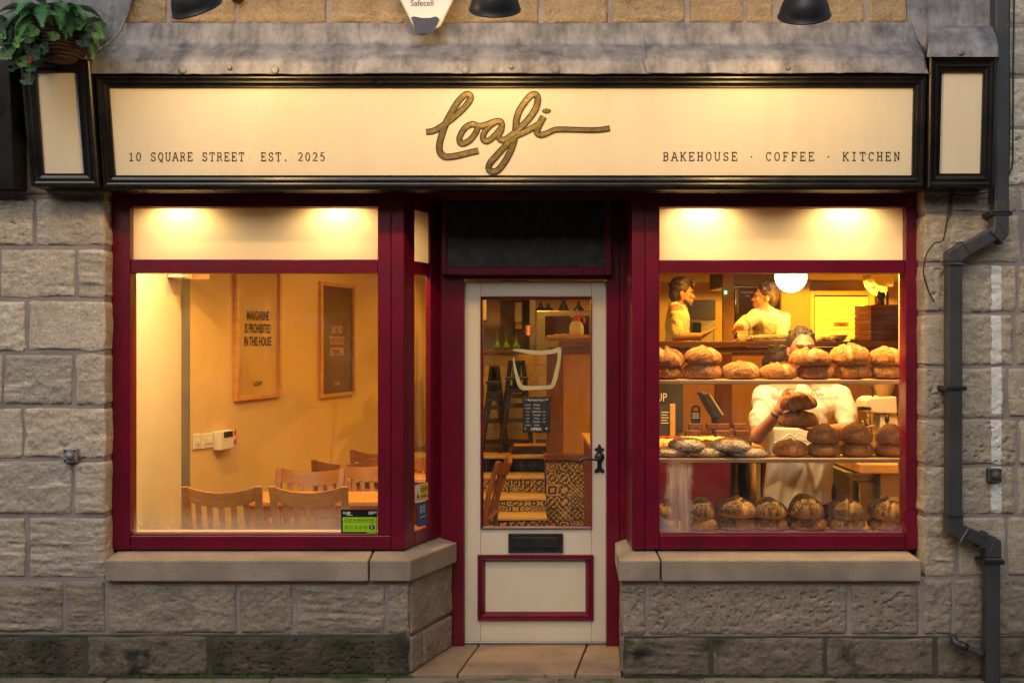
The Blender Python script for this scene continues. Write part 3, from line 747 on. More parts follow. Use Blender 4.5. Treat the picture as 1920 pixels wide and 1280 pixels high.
# ================================================================== door, its frame and the vent above
YD = 0.53
df = thing('door_frame', 'maroon door frame posts around the cream door', 'door frame', (X(1000, .5), .5, 0))
def fbox(par, x0, x1, y0, y1, ya, yb, m, name, yref=None, bevel=.004, label=None):
    yr = ya if yref is None else yref
    return obj(name, MB().box(X(x0, yr), X(x1, yr), ya, yb, Z(y0, yr), Z(y1, yr)), m, par, bevel=bevel, label=label)
fbox(df, 826, 869.5, 340, 1217, .49, .60, maroon, 'post')
fbox(df, 1137.5, 1162, 340, 1217, .49, .60, maroon, 'post'); fbox(df, 1162.8, 1186, 340, 1217, .484, .60, maroon, 'post')
obj('head', MB().box(X(869.5, .49)+.001, X(1137.5, .49)-.001, .50, .60, Z(524, .53), Z(340, .49)), maroon, df, bevel=.004)
obj('threshold', MB().box(X(869.5, .49)+.001, X(1137.5, .49)-.001, .515, .62, 0.013, 0.030), steel, df, bevel=.003)
vent = thing('vent_panel', 'black perforated vent panel in a maroon box above the door', 'vent', (X(985, .44), .44, Z(515, .44)))
vy = .42
Q = lambda l, t, r, b, y: [W(l, t, y), W(r, t, y), W(r, b, y), W(l, b, y)]
obj('grille', MB().box(X(838, vy), X(1134, vy), vy+.012, vy+.02, Z(500, vy), Z(374, vy)), grillem, vent)
for (a, b_, c, d_) in ((828, 838, 362, 515), (1133.5, 1147, 362, 515), (838.2, 1133.3, 500.5, 515), (838.2, 1133.3, 362, 374)):
    fbox(vent, a, b_, c, d_, vy, .488, maroon, 'frame_bar')
for (sx, sz) in ((844, 389), (1128, 391), (844, 490), (1127, 490)):
    obj('screw', MB().lathe([(0.0045, 0), (0.0045, .003), (0.002, .005)], W(sx, sz, vy+.012), 10, Matrix.Rotation(math.radians(90), 3, 'X')), steel, vent, smooth=True)

door = thing('shop_door', 'cream half glazed shop door with black letterbox and lever handle', 'door', (X(1003, YD), YD, 0.02))
yb_ = YD+.045
def dbox(x0, x1, y0, y1, name, a=YD, b=yb_, m=cream_door, bevel=.003): return fbox(door, x0, x1, y0, y1, a, b, m, name, yref=YD, bevel=bevel)
dbox(871, 901, 527, 1207, 'stile'); dbox(1109, 1136.3, 527, 1207, 'stile')
dbox(901.3, 1108.7, 527, 556, 'top_rail', a=YD+.001); dbox(901.3, 1108.7, 990, 1040, 'lock_rail', a=YD+.001); dbox(901.3, 1108.7, 1160, 1207, 'bottom_rail', a=YD+.001)
dbox(898, 1112, 1040.2, 1159.8, 'panel', a=YD+.016, b=YD+.03)
bead = [(0, 0), (0, .008), (.3, .014), (.6, .012), (.8, .004), (1, -.012)]
mitred('glazing_bead', Q(901, 556, 1109.5, 990.5, YD), Q(906.5, 562, 1107, 986, YD), (0, -1, 0), bead, maroon, door)
mould = [(0, -.004), (0, .014), (.12, .020), (.3, .020), (.38, .012), (.55, .014), (.72, .006), (1, -.014)]
mitred('panel_moulding', Q(895.5, 1039, 1112.5, 1161.5, YD), Q(910, 1053, 1098, 1147, YD), (0, -1, 0), mould, maroon, door)
g = MB(); g.add(Q(900, 555, 1110, 992, YD+.022), [(0,1,2,3)]); obj('pane', g, glass_d, door)
lb = obj('letterbox', MB().box(X(953, YD), X(1055.5, YD), YD-.014, YD+.002, Z(1034, YD), Z(999, YD)), blackm, door, bevel=.003)
obj('flap', MB().box(X(962, YD), X(1047, YD), YD-.019, YD-.0142, Z(1026, YD), Z(1006, YD)), blackm, lb, bevel=.002)
# fleur-de-lys back plate and lever
hp = []
for (x, y) in [(0,29),(3,24),(4.5,20),(7.5,21),(9,18),(8,15),(5,14.5),(4,13),(8,9),(9.5,4),(8.5,-1),(5,-4),(4,-8),(4,-14),(6,-19),(9,-20),(9.5,-24),(7,-27),(4,-26),(0,-24)]: hp.append((x, y))
hp = hp + [(-x, y) for (x, y) in hp[-2:0:-1]]
hx, hy = 1124, 860
hd = obj('door_handle', MB().prism([W(hx+x, hy-y, YD-.006) for (x, y) in hp], (0, .006, 0)), blackm, door, bevel=.002)
obj('boss', MB().lathe([(.022, 0), (.021, .008), (.014, .014), (.006, .016)], W(hx, hy-4, YD-.006), 18, Matrix.Rotation(math.radians(90), 3, 'X')), blackm, hd, smooth=True)
lp = spline([W(hx, hy-1, YD-.02), W(hx, hy+1, YD-.055), W(1112, hy+1, YD-.06), W(1100, hy-1, YD-.06), W(1092, hy+1, YD-.058), W(1088, hy+5, YD-.056), W(1091, hy+7, YD-.055)], 5)
obj('lever', MB().tube(lp, [.008, .008] + [.0075]*(len(lp)-6) + [.0085, .009, .009, .007], 10), blackm, hd, smooth=True)

# bowl emblem on the door glass (bowl outline drawn in pale gold)
yv = YD+.018
def px_ribbon(pts, w, y, lift0=0.0, lift1=.0006, per=5):
    n = len(pts); P = spline([W(a, b, y) for (a, b) in pts], per)
    ws = np.interp(np.linspace(0, n-1, len(P)), range(n), w if isinstance(w, (list, tuple)) else [w]*n)
    return MB().ribbon(P, [S(k, y) for k in ws], lift0, lift1)
em = thing('bowl_decal', 'pale gold bowl outline stuck on the door glass', 'decal', W(1007, 728, yv))
obj('stroke', px_ribbon([(962, 656), (975, 657), (995, 660), (1015, 661), (1035, 659), (1047, 655), (1050, 651)], [3, 6, 8, 8, 8, 9, 4], yv), palegold, em)
obj('stroke', px_ribbon([(963, 670), (965, 688), (970, 708), (975, 722), (982, 727), (1000, 727), (1020, 726), (1034, 724), (1040, 712), (1044, 695), (1048, 675), (1049, 655)], [2, 5, 7, 8, 9, 7, 7, 8, 8, 8, 6, 7], yv, .0012, .0018), palegold, em)
# opening hours board
hb = thing('hours_board', 'black opening hours board with four suckers on the door glass', 'sign', W(1006, 811, yv))
hbb = fbox(hb, 980, 1032.5, 743, 810.5, YD+.004, YD+.012, blackwood, 'board', yref=YD+.01, bevel=.002)
for (a, b_) in ((986, 750), (1026, 750), (985, 804), (1025, 804)):
    obj('sucker', MB().lathe([(.010, 0), (.009, .002), (.004, .005), (.003, .008)], W(a, b_, YD+.004), 14, Matrix.Rotation(math.radians(90), 3, 'X')), steel, hb, smooth=True)
yt = YD+.0025
text('lettering', 'Business Hours', chalkw, hbb, W(1006, 751.5, yt), UX, UZ, S(6.5, yt), sx=.78)
for i, (d_, a, b_) in enumerate((('Monday', 'CLOSED', ''), ('Tuesday', 'CLOSED', ''), ('Wednesday', '8.30', '3.30'), ('Thursday', '8.30', '3.30'), ('Friday', '8.30', '3.30'), ('Saturday', '8.30', '3.30'), ('Sunday', 'CLOSED', ''))):
    yy = 760 + i*6.3
    text('lettering', d_, chalkw, hbb, W(1006, yy, yt), UX, UZ, S(4.2, yt), sx=.9)
    text('lettering', a, chalkw, hbb, W(989.5, yy, yt), UX, UZ, S(3.2, yt), sx=.9)
    if b_: text('lettering', b_, chalkw, hbb, W(1020, yy, yt), UX, UZ, S(3.2, yt), sx=.9)
text('lettering', 'OPEN', chalkw, hbb, W(1005, 806.5, yt), UX, UZ, S(7.5, yt), bold=.0004)

# porch soffit and lintel
struct('porch_soffit', MB().box(X(190), X(1740), -.05, .099, Z(357, .1), Z(357, .1)+.03), maroon)
struct('porch_soffit', MB().prism([(A.x, .0995, Z(357, .1)), (X(1185, YF), .0995, Z(357, .1)), (X(1185, YF), .62, Z(357, .1)), (B.x, .62, Z(357, .1))], (0, 0, .03)), maroon)
obj('lintel', MB().box(X(197)-.006, X(1733)+.006, .02, .62, Z(357, .1)+.031, Z(240)), mortar, wall)

# ================================================================== fascia sign
fa = thing('fascia_sign', 'long cream fascia signboard in black moulding with gold script', 'sign', (X(960), -.12, Z(352, -.12)))
yb0, yt0 = -.12, -.18
zfb, zft = Z(352, yb0), Z(143, yt0)
def fy(z): return yb0 + (z-zfb)/(zft-zfb)*(yt0-yb0)
def FP(px, py, off=0.0):
    y = -.15
    for _ in range(4): y = fy(Z(py, y))
    v = W(px, py, y); nn = Vector((0, -(zft-zfb), -(yb0-yt0))).normalized(); return v + nn*off
fn = Vector((0, -(zft-zfb), -(yb0-yt0))).normalized()
outer = [FP(181, 143), FP(1735, 143), FP(1729, 352), FP(196, 352)]
inner = [FP(206, 165.5), FP(1711.5, 165.5), FP(1708.5, 328.5), FP(217.5, 328.5)]
fprof = [(0, -.03), (0, .020), (.10, .026), (.22, .026), (.26, .018), (.42, .015), (.46, .022), (.60, .022), (.64, .010), (.86, .006), (.88, .012), (.97, .012), (1, -.004)]
mitred('moulding', outer, inner, fn, fprof, blackp, fa)
pad = [FP(200, 160, -.001), FP(1716, 160, -.001), FP(1714, 334, -.001), FP(212, 334, -.001)]
obj('sign_board', MB().add(pad + [p+Vector((0, .02, 0)) for p in pad], [(0,1,2,3), (4,7,6,5), (0,4,5,1), (1,5,6,2), (2,6,7,3), (3,7,4,0)]), cream, fa)
bx = [outer[3], outer[2], outer[1], outer[0]]
obj('case', MB().prism([(outer[3].x, 0.0, zfb-.008), (outer[3].x, yb0-.012, zfb-.008), (outer[0].x, yt0-.0, zft), (outer[0].x, 0.0, zft)], (0.028, 0, 0)), blackp, fa)
obj('case', MB().prism([(outer[2].x-.028, 0.0, zfb-.008), (outer[2].x-.028, yb0-.012, zfb-.008), (outer[1].x-.028, yt0, zft), (outer[1].x-.028, 0.0, zft)], (0.028, 0, 0)), blackp, fa)
obj('soffit_board', MB().box(outer[3].x+.03, outer[2].x-.03, yb0-.010, .0, zfb-.012, zfb+.006), blackp, fa, bevel=.004)
obj('top_board', MB().box(outer[0].x+.03, outer[1].x-.03, yt0+.004, .0, zft-.012, zft), blackp, fa)
# gold script
def scr(pts, w, y0, y1, name, m, extra=0.0, closed=False):
    P = [FP(780+a/5.0526, 160+b/5.0526) for (a, b) in pts]; n = len(P)
    Q_ = spline(P, 9, closed)
    ws = np.interp(np.linspace(0, n-1, len(Q_)), range(n), w if isinstance(w, (list, tuple)) else [w]*n)
    if extra:   # run the outline a little past the stroke ends
        if not closed:
            Q_[0] = Q_[0] + (Q_[0]-Q_[1]).normalized()*.0022; Q_[-1] = Q_[-1] + (Q_[-1]-Q_[-2]).normalized()*.0022
    mb = MB().ribbon(Q_, [S(k*.86/5.0526, -.15)+extra for k in ws], y0, y1)
    return obj(name, mb, m, fa)
strokes = [
 ([(98,442),(170,430),(250,385),(330,325),(430,240),(500,160),(518,112),(492,84),(448,104),(390,170),(330,270),(280,370),(242,480),(222,570),(228,632),(262,670),(310,678),(400,665),(500,640),(588,620)], [40,44,46,48,48,50,46,42,46,50,52,54,52,50,50,50,48,48,46,46], False),
 ([(520,372),(460,410),(415,490),(418,540),(450,552),(510,520),(560,460),(582,405),(560,374)], 44, True),
 ([(590,386),(640,381),(740,346),(796,342),(814,368),(808,395),(770,450),(710,510),(662,530),(634,500),(652,440),(700,384),(748,350)], 42, False),
 ([(816,380),(806,430),(786,470),(795,512),(836,516),(890,484),(960,425),(1050,340),(1130,230),(1153,140),(1140,94),(1098,92),(1040,150),(980,240),(952,330),(945,420),(934,500),(905,600),(850,710),(780,800),(722,818),(690,790),(702,738),(760,670),(850,570),(930,490),(1030,442),(1110,400),(1165,360)], [42,42,42,44,44,42,46,48,50,50,46,46,48,50,52,54,52,50,48,46,46,46,48,48,46,46,46,44,36], False),
 ([(1207,300),(1180,350),(1152,410),(1150,450),(1186,470),(1240,455),(1310,424),(1380,418),(1500,421),(1650,425),(1750,421),(1832,408)], [50,50,50,50,44,40,38,38,36,36,36,38], False),
]
for i, (pts, w, cl) in enumerate(strokes):
    b0 = .0008 + i*.0003
    scr(pts, w, b0, b0+.0002, 'letter_outline', ink, .0118, cl)
    c0 = .0026 + i*.0004
    scr(pts, w, c0, c0+.0003, 'gold_letter', gold, 0, cl)
def ell(cx, cy, rx, ry, off, m, name):
    P = [FP(780+(cx+rx*math.cos(t))/5.0526, 160+(cy+ry*math.sin(t))/5.0526, off) for t in [k*math.pi/12 for k in range(24)]]
    obj(name, MB().add(P, [tuple(range(24))]), m, fa)
ell(1236, 245, 42, 24, .0016, ink, 'letter_outline'); ell(1236, 245, 34, 17, .0028, gold, 'gold_letter')
# typewriter lettering: strokes on a 0..1 grid with slab serifs
def arc(cx, cy, rx, ry, a0, a1, n=10): return [(cx+rx*math.cos(math.radians(a0+(a1-a0)*i/n)), cy+ry*math.sin(math.radians(a0+(a1-a0)*i/n))) for i in range(n+1)]
def srf(x, y, w=.22): return [(x-w/2, y), (x+w/2, y)]
G = {
 '1': [[(.18,.82),(.5,1),(.5,0)], srf(.5,0,.6)], '0': [arc(.5,.5,.34,.5,0,360,20)],
 'S': [arc(.5,.75,.32,.25,30,270,10)+arc(.5,.25,.34,.25,90,-150,10), [(.8,1),(.8,.76)], [(.18,.0),(.18,.24)]],
 'Q': [arc(.5,.52,.38,.48,0,360,20), [(.42,.06),(.55,-.1),(.72,-.14),(.9,-.06)]],
 'U': [[(.18,1),(.18,.35)]+arc(.5,.32,.32,.32,180,360,10)+[(.82,1)], srf(.18,1,.34), srf(.82,1,.34)],
 'A': [[(.08,0),(.46,1),(.54,1),(.92,0)], [(.22,.38),(.78,.38)], srf(.08,0,.34), srf(.92,0,.34), [(.28,1),(.5,1)]],
 'R': [[(.22,0),(.22,1),(.55,1)]+arc(.55,.75,.27,.25,90,-90,8)+[(.22,.5)], [(.55,.5),(.72,.3),(.86,0),(.98,0)], srf(.22,0,.4), [(.05,1),(.22,1)]],
 'E': [[(.2,0),(.2,1)], [(.04,1),(.86,1),(.86,.78)], [(.04,0),(.9,0),(.9,.24)], [(.2,.52),(.58,.52)], [(.58,.64),(.58,.4)]],
 'T': [[(.5,0),(.5,1)], [(.08,.74),(.08,1),(.92,1),(.92,.74)], srf(.5,0,.42)],
 '.': [arc(.5,.05,.05,.05,0,360,8)], '·': [arc(.5,.45,.05,.05,0,360,8)],
 '2': [arc(.48,.72,.32,.28,165,0,8)+[(.7,.5),(.16,0),(.84,0),(.84,.14)]], '5': [[(.78,1),(.28,1),(.24,.55)]+arc(.48,.32,.34,.32,130,-150,12)],
 'B': [[(.2,0),(.2,1),(.5,1)]+arc(.5,.76,.26,.24,90,-90,8)+[(.2,.52)], [(.5,.52)]+arc(.52,.26,.32,.26,90,-90,8)+[(.04,0)], [(.04,1),(.2,1)]],
 'K': [[(.2,0),(.2,1)], [(.84,1),(.2,.4)], [(.4,.58),(.86,0)], srf(.2,0,.34), srf(.2,1,.34), srf(.84,1,.3), srf(.86,0,.28)],
 'H': [[(.2,0),(.2,1)], [(.8,0),(.8,1)], [(.2,.52),(.8,.52)], srf(.2,0,.36), srf(.2,1,.36), srf(.8,0,.36), srf(.8,1,.36)],
 'O': [arc(.5,.5,.38,.5,0,360,20)], 'C': [arc(.53,.5,.38,.5,40,320,16), [(.83,1),(.83,.74)]],
 'F': [[(.24,0),(.24,1)], [(.06,1),(.9,1),(.9,.76)], [(.24,.52),(.62,.52)], [(.62,.64),(.62,.4)], srf(.26,0,.42)],
 'I': [[(.5,0),(.5,1)], srf(.5,0,.56), srf(.5,1,.56)],
 'N': [[(.2,0),(.2,1)],[(.2,1),(.8,0)],[(.8,0),(.8,1)], [(.04,1),(.2,1)], srf(.2,0,.32), srf(.8,1,.34)],
}
def typewriter(s, x0, pitch, cw, base, h, sw=1.75):
    for i, ch in enumerate(s):
        if ch == ' ': continue
        mb = MB()
        for j, st_ in enumerate(G[ch]):
            P = [FP(x0 + i*pitch + a*cw, base - b*h) for (a, b) in st_]
            mb.ribbon(P, S(sw, -.13), .0012+.0002*j, .0013+.0002*j)
        obj('painted_letter', mb, ink, fa)
typewriter('10 SQUARE STREET  EST. 2025', 241, 13.78, 10.5, 301.5, 15)
typewriter('BAKEHOUSE · COFFEE · KITCHEN', 1243, 16.02, 11.5, 301, 15)

# ================================================================== console boxes at both ends
def console(lbl, O, I, y0, y1):
    z0, z1 = Z((O[2][1]), y0), Z((O[0][1]), y1)
    c = thing('console_box', lbl, 'signboard', (X((O[2][0]+O[3][0])/2), y0, z0))
    def P(p):
        y = (y0+y1)/2
        for _ in range(4): y = y0 + (Z(p[1], y)-z0)/(z1-z0)*(y1-y0)
        return W(p[0], p[1], y)
    o = [P(p) for p in O]; i_ = [P(p) for p in I]; nn = Vector((0, -(z1-z0), -(y0-y1))).normalized()
    mitred('moulding', o, i_, nn, fprof, blackp, c)
    pad = [P((I[k][0]+(-4, 4, 4, -4)[k], I[k][1]+(-4, -4, 4, 4)[k]))-nn*.001 for k in range(4)]
    obj('panel', MB().add(pad + [p+Vector((0,.02,0)) for p in pad], [(0,1,2,3), (4,7,6,5)]), cream, c)
    back = [Vector((p.x, 0.0, p.z)) for p in o]; o2 = [p - nn*.03 for p in o]
    fr = [p + nn*.0 for p in o]
    mb = MB().add(fr + back, [(0, 4, 5, 1), (1, 5, 6, 2), (2, 6, 7, 3), (3, 7, 4, 0)])
    obj('case', mb, blackp, c)
    return c
console('narrow cream panel in black moulding below the hanging basket', [(40,112),(171,112),(189,350),(62,350)], [(70,137),(144,137),(158,325),(84,325)], -.15, -.22)
console('narrow cream panel in black moulding beside the drainpipe', [(1740,108),(1864,108),(1859,352),(1737,352)], [(1765,138),(1842,138),(1837,325),(1760.5,325)], -.15, -.21)
nb = thing('neighbour_sign_end', 'black end of the neighbouring shop sign beyond the basket', 'sign', (X(0), -.1, Z(352, -.12)))
obj('case', MB().prism([(X(-120, -.14), 0, Z(352, -.14)), (X(-120, -.14), -.14, Z(352, -.14)), (X(-120, -.14), -.2, Z(110, -.2)), (X(-120, -.14), 0, Z(110, -.2))], (X(28, -.14)-X(-120, -.14), 0, 0)), blackp, nb, bevel=.006)
obj('back_panel', MB().box(X(28, -.14)+.001, X(66), -.05, .0, Z(250, -.05), Z(130, -.05)), blackp, nb, bevel=.004)

# ================================================================== lead flashing
fl = thing('lead_flashing', 'weathered grey lead flashing dressed over the sign with bossed lumps', 'flashing', (X(960), 0, Z(140, -.2)))
prof_l = [(-.022, Z(44, -.022)), (-.024, Z(64, -.024)), (-.03, Z(83, -.03)), (-.07, Z(91, -.07)), (-.13, Z(100, -.13)), (-.19, Z(110, -.19)), (-.212, Z(116, -.212)), (-.218, Z(124, -.218)), (-.220, Z(139, -.220))]
pp = spline([(0, a, b) for (a, b) in prof_l], 5)
def lead_sheet(x0, x1, sd, lift=0.0, bumps=()):
    nx = int((x1-x0)/.012); V = []
    us = np.linspace(x0, x1, nx); m = len(pp)
    for j, p in enumerate(pp):
        t = j/(m-1)
        n_ = fbm(us*5+sd, np.full(nx, t*3), sd, 4)*.012 + fbm(us*26+sd, np.full(nx, t*2.0), sd+2, 2)*.006*(t > .7)
        lump = sum(a*np.exp(-((us-c)/w)**2) * math.exp(-((t-tt)/.22)**2) for (c, w, a, tt) in bumps) if bumps else 0*us
        for i in range(nx):
            V.append((us[i] + (0.02*math.sin(t*7+sd) if i in (0, nx-1) else 0), p.y - lift - n_[i]*.6 - lump[i], p.z + n_[i]*.5 + lump[i]*.5))
    Fc = [(j*nx+i, j*nx+i+1, (j+1)*nx+i+1, (j+1)*nx+i) for j in range(m-1) for i in range(nx-1)]
    o = obj('lead_sheet', MB().add(V, Fc), lead, fl, smooth=True)
    s_ = o.modifiers.new('t', 'SOLIDIFY'); s_.thickness = .003
    return o
lead_sheet(X(163, -.2), X(690, -.1), 11, 0, [(X(690, -.1), .02, .012, .45)])
lead_sheet(X(676, -.1), X(1222, -.1), 23, .005, [(X(705, -.1), .03, .022, .42)])
lead_sheet(X(1208, -.1), X(1738, -.2), 37, .010, [(X(1228, -.1), .035, .028, .5), (X(1700, -.1), .04, .01, .3)])
for i, (a, b_) in enumerate(((430, 126), (959, 125), (1478, 127))):
    obj('fixing_stud', MB().ball(W(a, b_, -.236), (.013, .010, .013)), lead, fl, smooth=True)
for (a, b_) in ((342, 131), (515, 131), (873, 131), (1043, 131), (1396, 131), (1566, 130)):
    obj('lead_clip', MB().lathe([(.020, 0), (.019, .004), (.012, .006)], W(a, b_, -.228), 14, Matrix.Rotation(math.radians(90), 3, 'X')), lead, fl, smooth=True)
# caps over the consoles
lc = thing('lead_hood', 'grey lead hood over the panel beside the drainpipe', 'flashing', (X(1805), -.1, Z(105, -.26)))
cr_ = [W(1738, 106, -.255), W(1872, 106, -.255), W(1872, 83, -.25), W(1861, 52, -.10), W(1860, 50, -.05), W(1735, 50, -.05), W(1735, 52, -.10), W(1741, 84, -.25)]
mb = MB().add([W(1738, 107, -.258), W(1872, 107, -.258), W(1873, 84, -.25), W(1741, 84, -.25), W(1863, 53, -.12), W(1742, 53, -.12), W(1862, 48, -.03), W(1738, 48, -.03),
               W(1875, 107, -.0), W(1735, 107, -.0)], [(0,1,2,3), (3,2,4,5), (5,4,6,7), (1,8,6,4,2), (0,3,5,7,9)])
obj('cap_sheet', mb, lead, lc, bevel=.006)
obj('upstand_sheet', MB().prism([W(1698, -40, -.03), W(1864, -40, -.03), W(1863, 60, -.03), W(1744, 60, -.03), W(1739, 105, -.03), W(1722, 78, -.03), W(1703, 42, -.03)], (0, .026, 0)), lead, lc, bevel=.006)
obj('fixing_stud', MB().ball(W(1802, 99, -.262), (.013, .010, .013)), lead, lc, smooth=True)
lc2 = thing('lead_hood', 'grey lead hood behind the hanging basket', 'flashing', (X(150), -.1, Z(105, -.26)))
mb = MB().add([W(30, 107, -.258), W(176, 112, -.258), W(174, 84, -.25), W(30, 84, -.25), W(190, 53, -.12), W(30, 53, -.12), W(196, 40, -.03), W(30, 40, -.03), W(190, 110, -.0), W(30, 107, -.0)],
              [(0,1,2,3), (3,2,4,5), (5,4,6,7), (1,8,6,4,2), (0,3,5,7,9)])
obj('cap_sheet', mb, lead, lc2, bevel=.006)
obj('upstand_sheet', MB().prism([W(20, -40, -.034), W(252, -40, -.034), W(244, 10, -.034), W(231, 42, -.034), W(222, 66, -.034), W(196, 86, -.034), W(170, 110, -.034), W(20, 110, -.034)], (0, .028, 0)), lead, lc2, bevel=.006)
obj('welt', MB().tube(spline([W(252, -40, -.04), W(244, 10, -.045), W(231, 45, -.06), W(218, 68, -.10), W(196, 86, -.18), W(176, 98, -.24), W(170, 112, -.26)], 5), .007, 8), lead, lc2, smooth=True)

# ================================================================== sign lamps
WARM = (1.0, 0.60, 0.22)
def sign_lamp(px, py, roll, lbl, y=-.92, tilt=33, power=34.0):
    c = W(px, py+3, y); K_ = .94; t = thing('sign_lamp', lbl, 'lamp', c, group='swan neck lamps over the sign')
    rot = Matrix.Rotation(math.radians(roll), 3, 'Y') @ Matrix.Rotation(math.radians(tilt), 3, 'X')
    prof = [(.116, -.002), (.118, .004), (.113, .008), (.108, .030), (.097, .062), (.081, .088), (.060, .104), (.052, .110), (.050, .118), (.056, .122), (.056, .128), (.044, .150), (.030, .175), (.026, .20)]
    prof = [(a*K_, b_*K_) for a, b_ in prof]
    sh_ = obj('shade', MB().lathe(prof, c, 40, rot, cap=False), lampblack, t, smooth=True, auto=40)
    inn = [(.1145, .0), (.110, .008), (.104, .030), (.093, .060), (.077, .085), (.056, .100), (.02, .104)]; inn = [(a*K_, b_*K_) for a, b_ in inn]
    obj('shade_lining', MB().lathe(inn, c, 40, rot, cap=False), lampwhite, sh_, smooth=True)
    b = c + rot @ Vector((0, 0, .06))
    obj('bulb', MB().ball(b, (.028, .028, .028)), MATS.get('warm bulb') or emis('warm bulb', WARM, 30), sh_, smooth=True)
    top = c + rot @ Vector((0, 0, .225))
    arm = spline([top, top + rot @ Vector((0, 0, .08)), Vector((top.x + .01, -.66, top.z+.34)), Vector((top.x+.02, -.25, top.z+.46)), Vector((top.x+.02, -.02, top.z+.40))], 8)
    obj('swan_neck', MB().tube(arm, .011, 10), lampblack, t, smooth=True)
    obj('wall_rose', MB().lathe([(.045, 0), (.043, .012), (.02, .022)], Vector((top.x+.02, -.004, top.z+.40)), 20, Matrix.Rotation(math.radians(90), 3, 'X')), lampblack, t, smooth=True)
    ld = bpy.data.lights.new('sign_lamp_light', 'POINT'); ld.energy = power; ld.color = WARM; ld.shadow_soft_size = .03
    lo = bpy.data.objects.new('sign_lamp_light', ld); col.objects.link(lo); lo.parent = t
    lo.location = rot @ Vector((0, 0, .022))
    return t
sign_lamp(370, 14, -17, 'black lamp above the address lettering on the sign')
sign_lamp(928, 16, 0, 'black lamp above the gold script beside the alarm box')
sign_lamp(1508, 28, -7, 'black lamp above the kitchen lettering on the sign')
cs = thing('small_black_bracket', 'small black round bracket on the wall beside the address lamp', 'bracket', W(445, 2, -.05))
obj('bracket_boss', MB().lathe([(.032, 0), (.034, .02), (.028, .05), (.016, .06)], W(446, -4, -.01), 18, Matrix.Rotation(math.radians(90), 3, 'X')), lampblack, cs, smooth=True)

# ================================================================== alarm box
al = thing('alarm_box', 'white pointed burglar alarm box above the sign', 'alarm box', W(797, 55, -.1))
ys = -.115
AP = [(738, -40), (855, -40), (851, 0), (826, 50), (815, 56), (780, 56), (772, 44), (750, 0)]
o_ = MB(); f_ = [W(a, b_, ys) for (a, b_) in AP]; k_ = [W(797+(a-797)*1.03, b_*1.02-1, -.01) for (a, b_) in AP]; n_ = len(AP)
o_.add(f_+k_, [tuple(range(n_))] + [(i, n_+i, n_+(i+1) % n_, (i+1) % n_) for i in range(n_)])
alarmw = mat('white alarm plastic', (0.74, 0.72, 0.68), (0.70, 0.68, 0.64), 6, rough=0.35)
obj('cover', o_, alarmw, al, bevel=.012, seg=3)
navy = mat('navy plastic', (0.02, 0.018, 0.045), rough=0.25)
obj('strobe', MB().add([W(a, b_, yy) for yy in (ys-.012, -.012) for (a, b_) in ((773, 34), (777, 33), (790, 36), (806, 36), (817, 33), (822, 37), (813, 57), (807, 61), (788, 61), (781, 57))],
     [tuple(range(10)), tuple(range(19, 9, -1))] + [(i, (i+1) % 10, 10+(i+1) % 10, 10+i) for i in range(10)]), navy, al, bevel=.005)
text('lettering', 'Safecell', navy, al, W(791.5, 11.5, ys-.003), UX, UZ, S(15.5, ys), sx=.95)

# ================================================================== drainpipe
dp = thing('drainpipe', 'dark grey square plastic drainpipe with two offset bends', 'drainpipe', (X(1858, -.06), -.06, 0))
hw = .0345; yc = -.075
def sq(pts, w=hw, name='pipe_length', m=pipegrey):
    P = [W(a, b_, yc) for (a, b_) in pts]; mb = MB(); V = []
    for i, p in enumerate(P):
        if i == 0: t = P[1]-P[0]
        elif i == len(P)-1: t = P[-1]-P[-2]
        else: t = (P[i]-P[i-1]).normalized() + (P[i+1]-P[i]).normalized()
        t.normalize(); q = Vector((-t.z, 0, t.x))
        if 0 < i < len(P)-1: q = q/max(.5, abs(q.dot(Vector((-(P[i]-P[i-1]).normalized().z, 0, (P[i]-P[i-1]).normalized().x)))))
        V += [p+q*w+Vector((0,-w,0)), p-q*w+Vector((0,-w,0)), p-q*w+Vector((0,w,0)), p+q*w+Vector((0,w,0))]
    Fc = [(0,1,2,3)] + [(4*i+k, 4*i+(k+1) % 4, 4*i+4+(k+1) % 4, 4*i+4+k) for i in range(len(P)-1) for k in range(4)] + [tuple(4*(len(P)-1)+k for k in (3,2,1,0))]
    return obj(name, mb.add(V, Fc), m, dp, bevel=.007, seg=3)
sq([(1874, -60), (1874, 405)]); sq([(1872, 398), (1872, 436), (1862, 447)], hw+.003, 'elbow'); sq([(1873, 432), (1787, 481)], hw-.001)
sq([(1806, 468), (1787, 480), (1787, 497)], hw+.003, 'elbow'); sq([(1787, 490), (1787, 968)]); sq([(1787, 964), (1787, 990), (1803, 1000)], hw+.003, 'elbow')
sq([(1790, 990), (1856, 1018)], hw-.001); sq([(1838, 1010), (1858, 1020), (1858, 1046)], hw+.003, 'elbow'); sq([(1858, 1040), (1858, 1290)], hw-.0005)
for (a, b_) in ((1872, 402), (1787, 727), (1858, 1051)):
    fbox(dp, a-21, a+20, b_-4, b_+4, yc-hw-.006, -.01, blackm, 'bracket', yref=yc)
wp = thing('waste_pipe', 'small round black waste pipe joining the drainpipe near the ground', 'pipe', W(1790, 1200, -.02))
obj('pipe_bend', MB().tube(spline([W(1789, 1193, .03), W(1788, 1194, -.03), W(1791, 1203, -.06), W(1806, 1211, -.07), W(1842, 1226, -.075)], 6), .017, 12), pipegrey, wp, smooth=True)
obj('pipe_collar', MB().tube([W(1800, 1207.5, -.066), W(1813, 1213.5, -.071)], .0205, 14), blackm, wp, smooth=True)
def cable(name, lbl, pts, r=.0035, y=-.03):
    o = obj(name, MB().tube(spline([W(a, b_, y if len(c) == 0 else c[0]) for (a, b_, *c) in pts], 6), r, 6), cablem, smooth=True); tag(o, lbl, 'cable'); return o
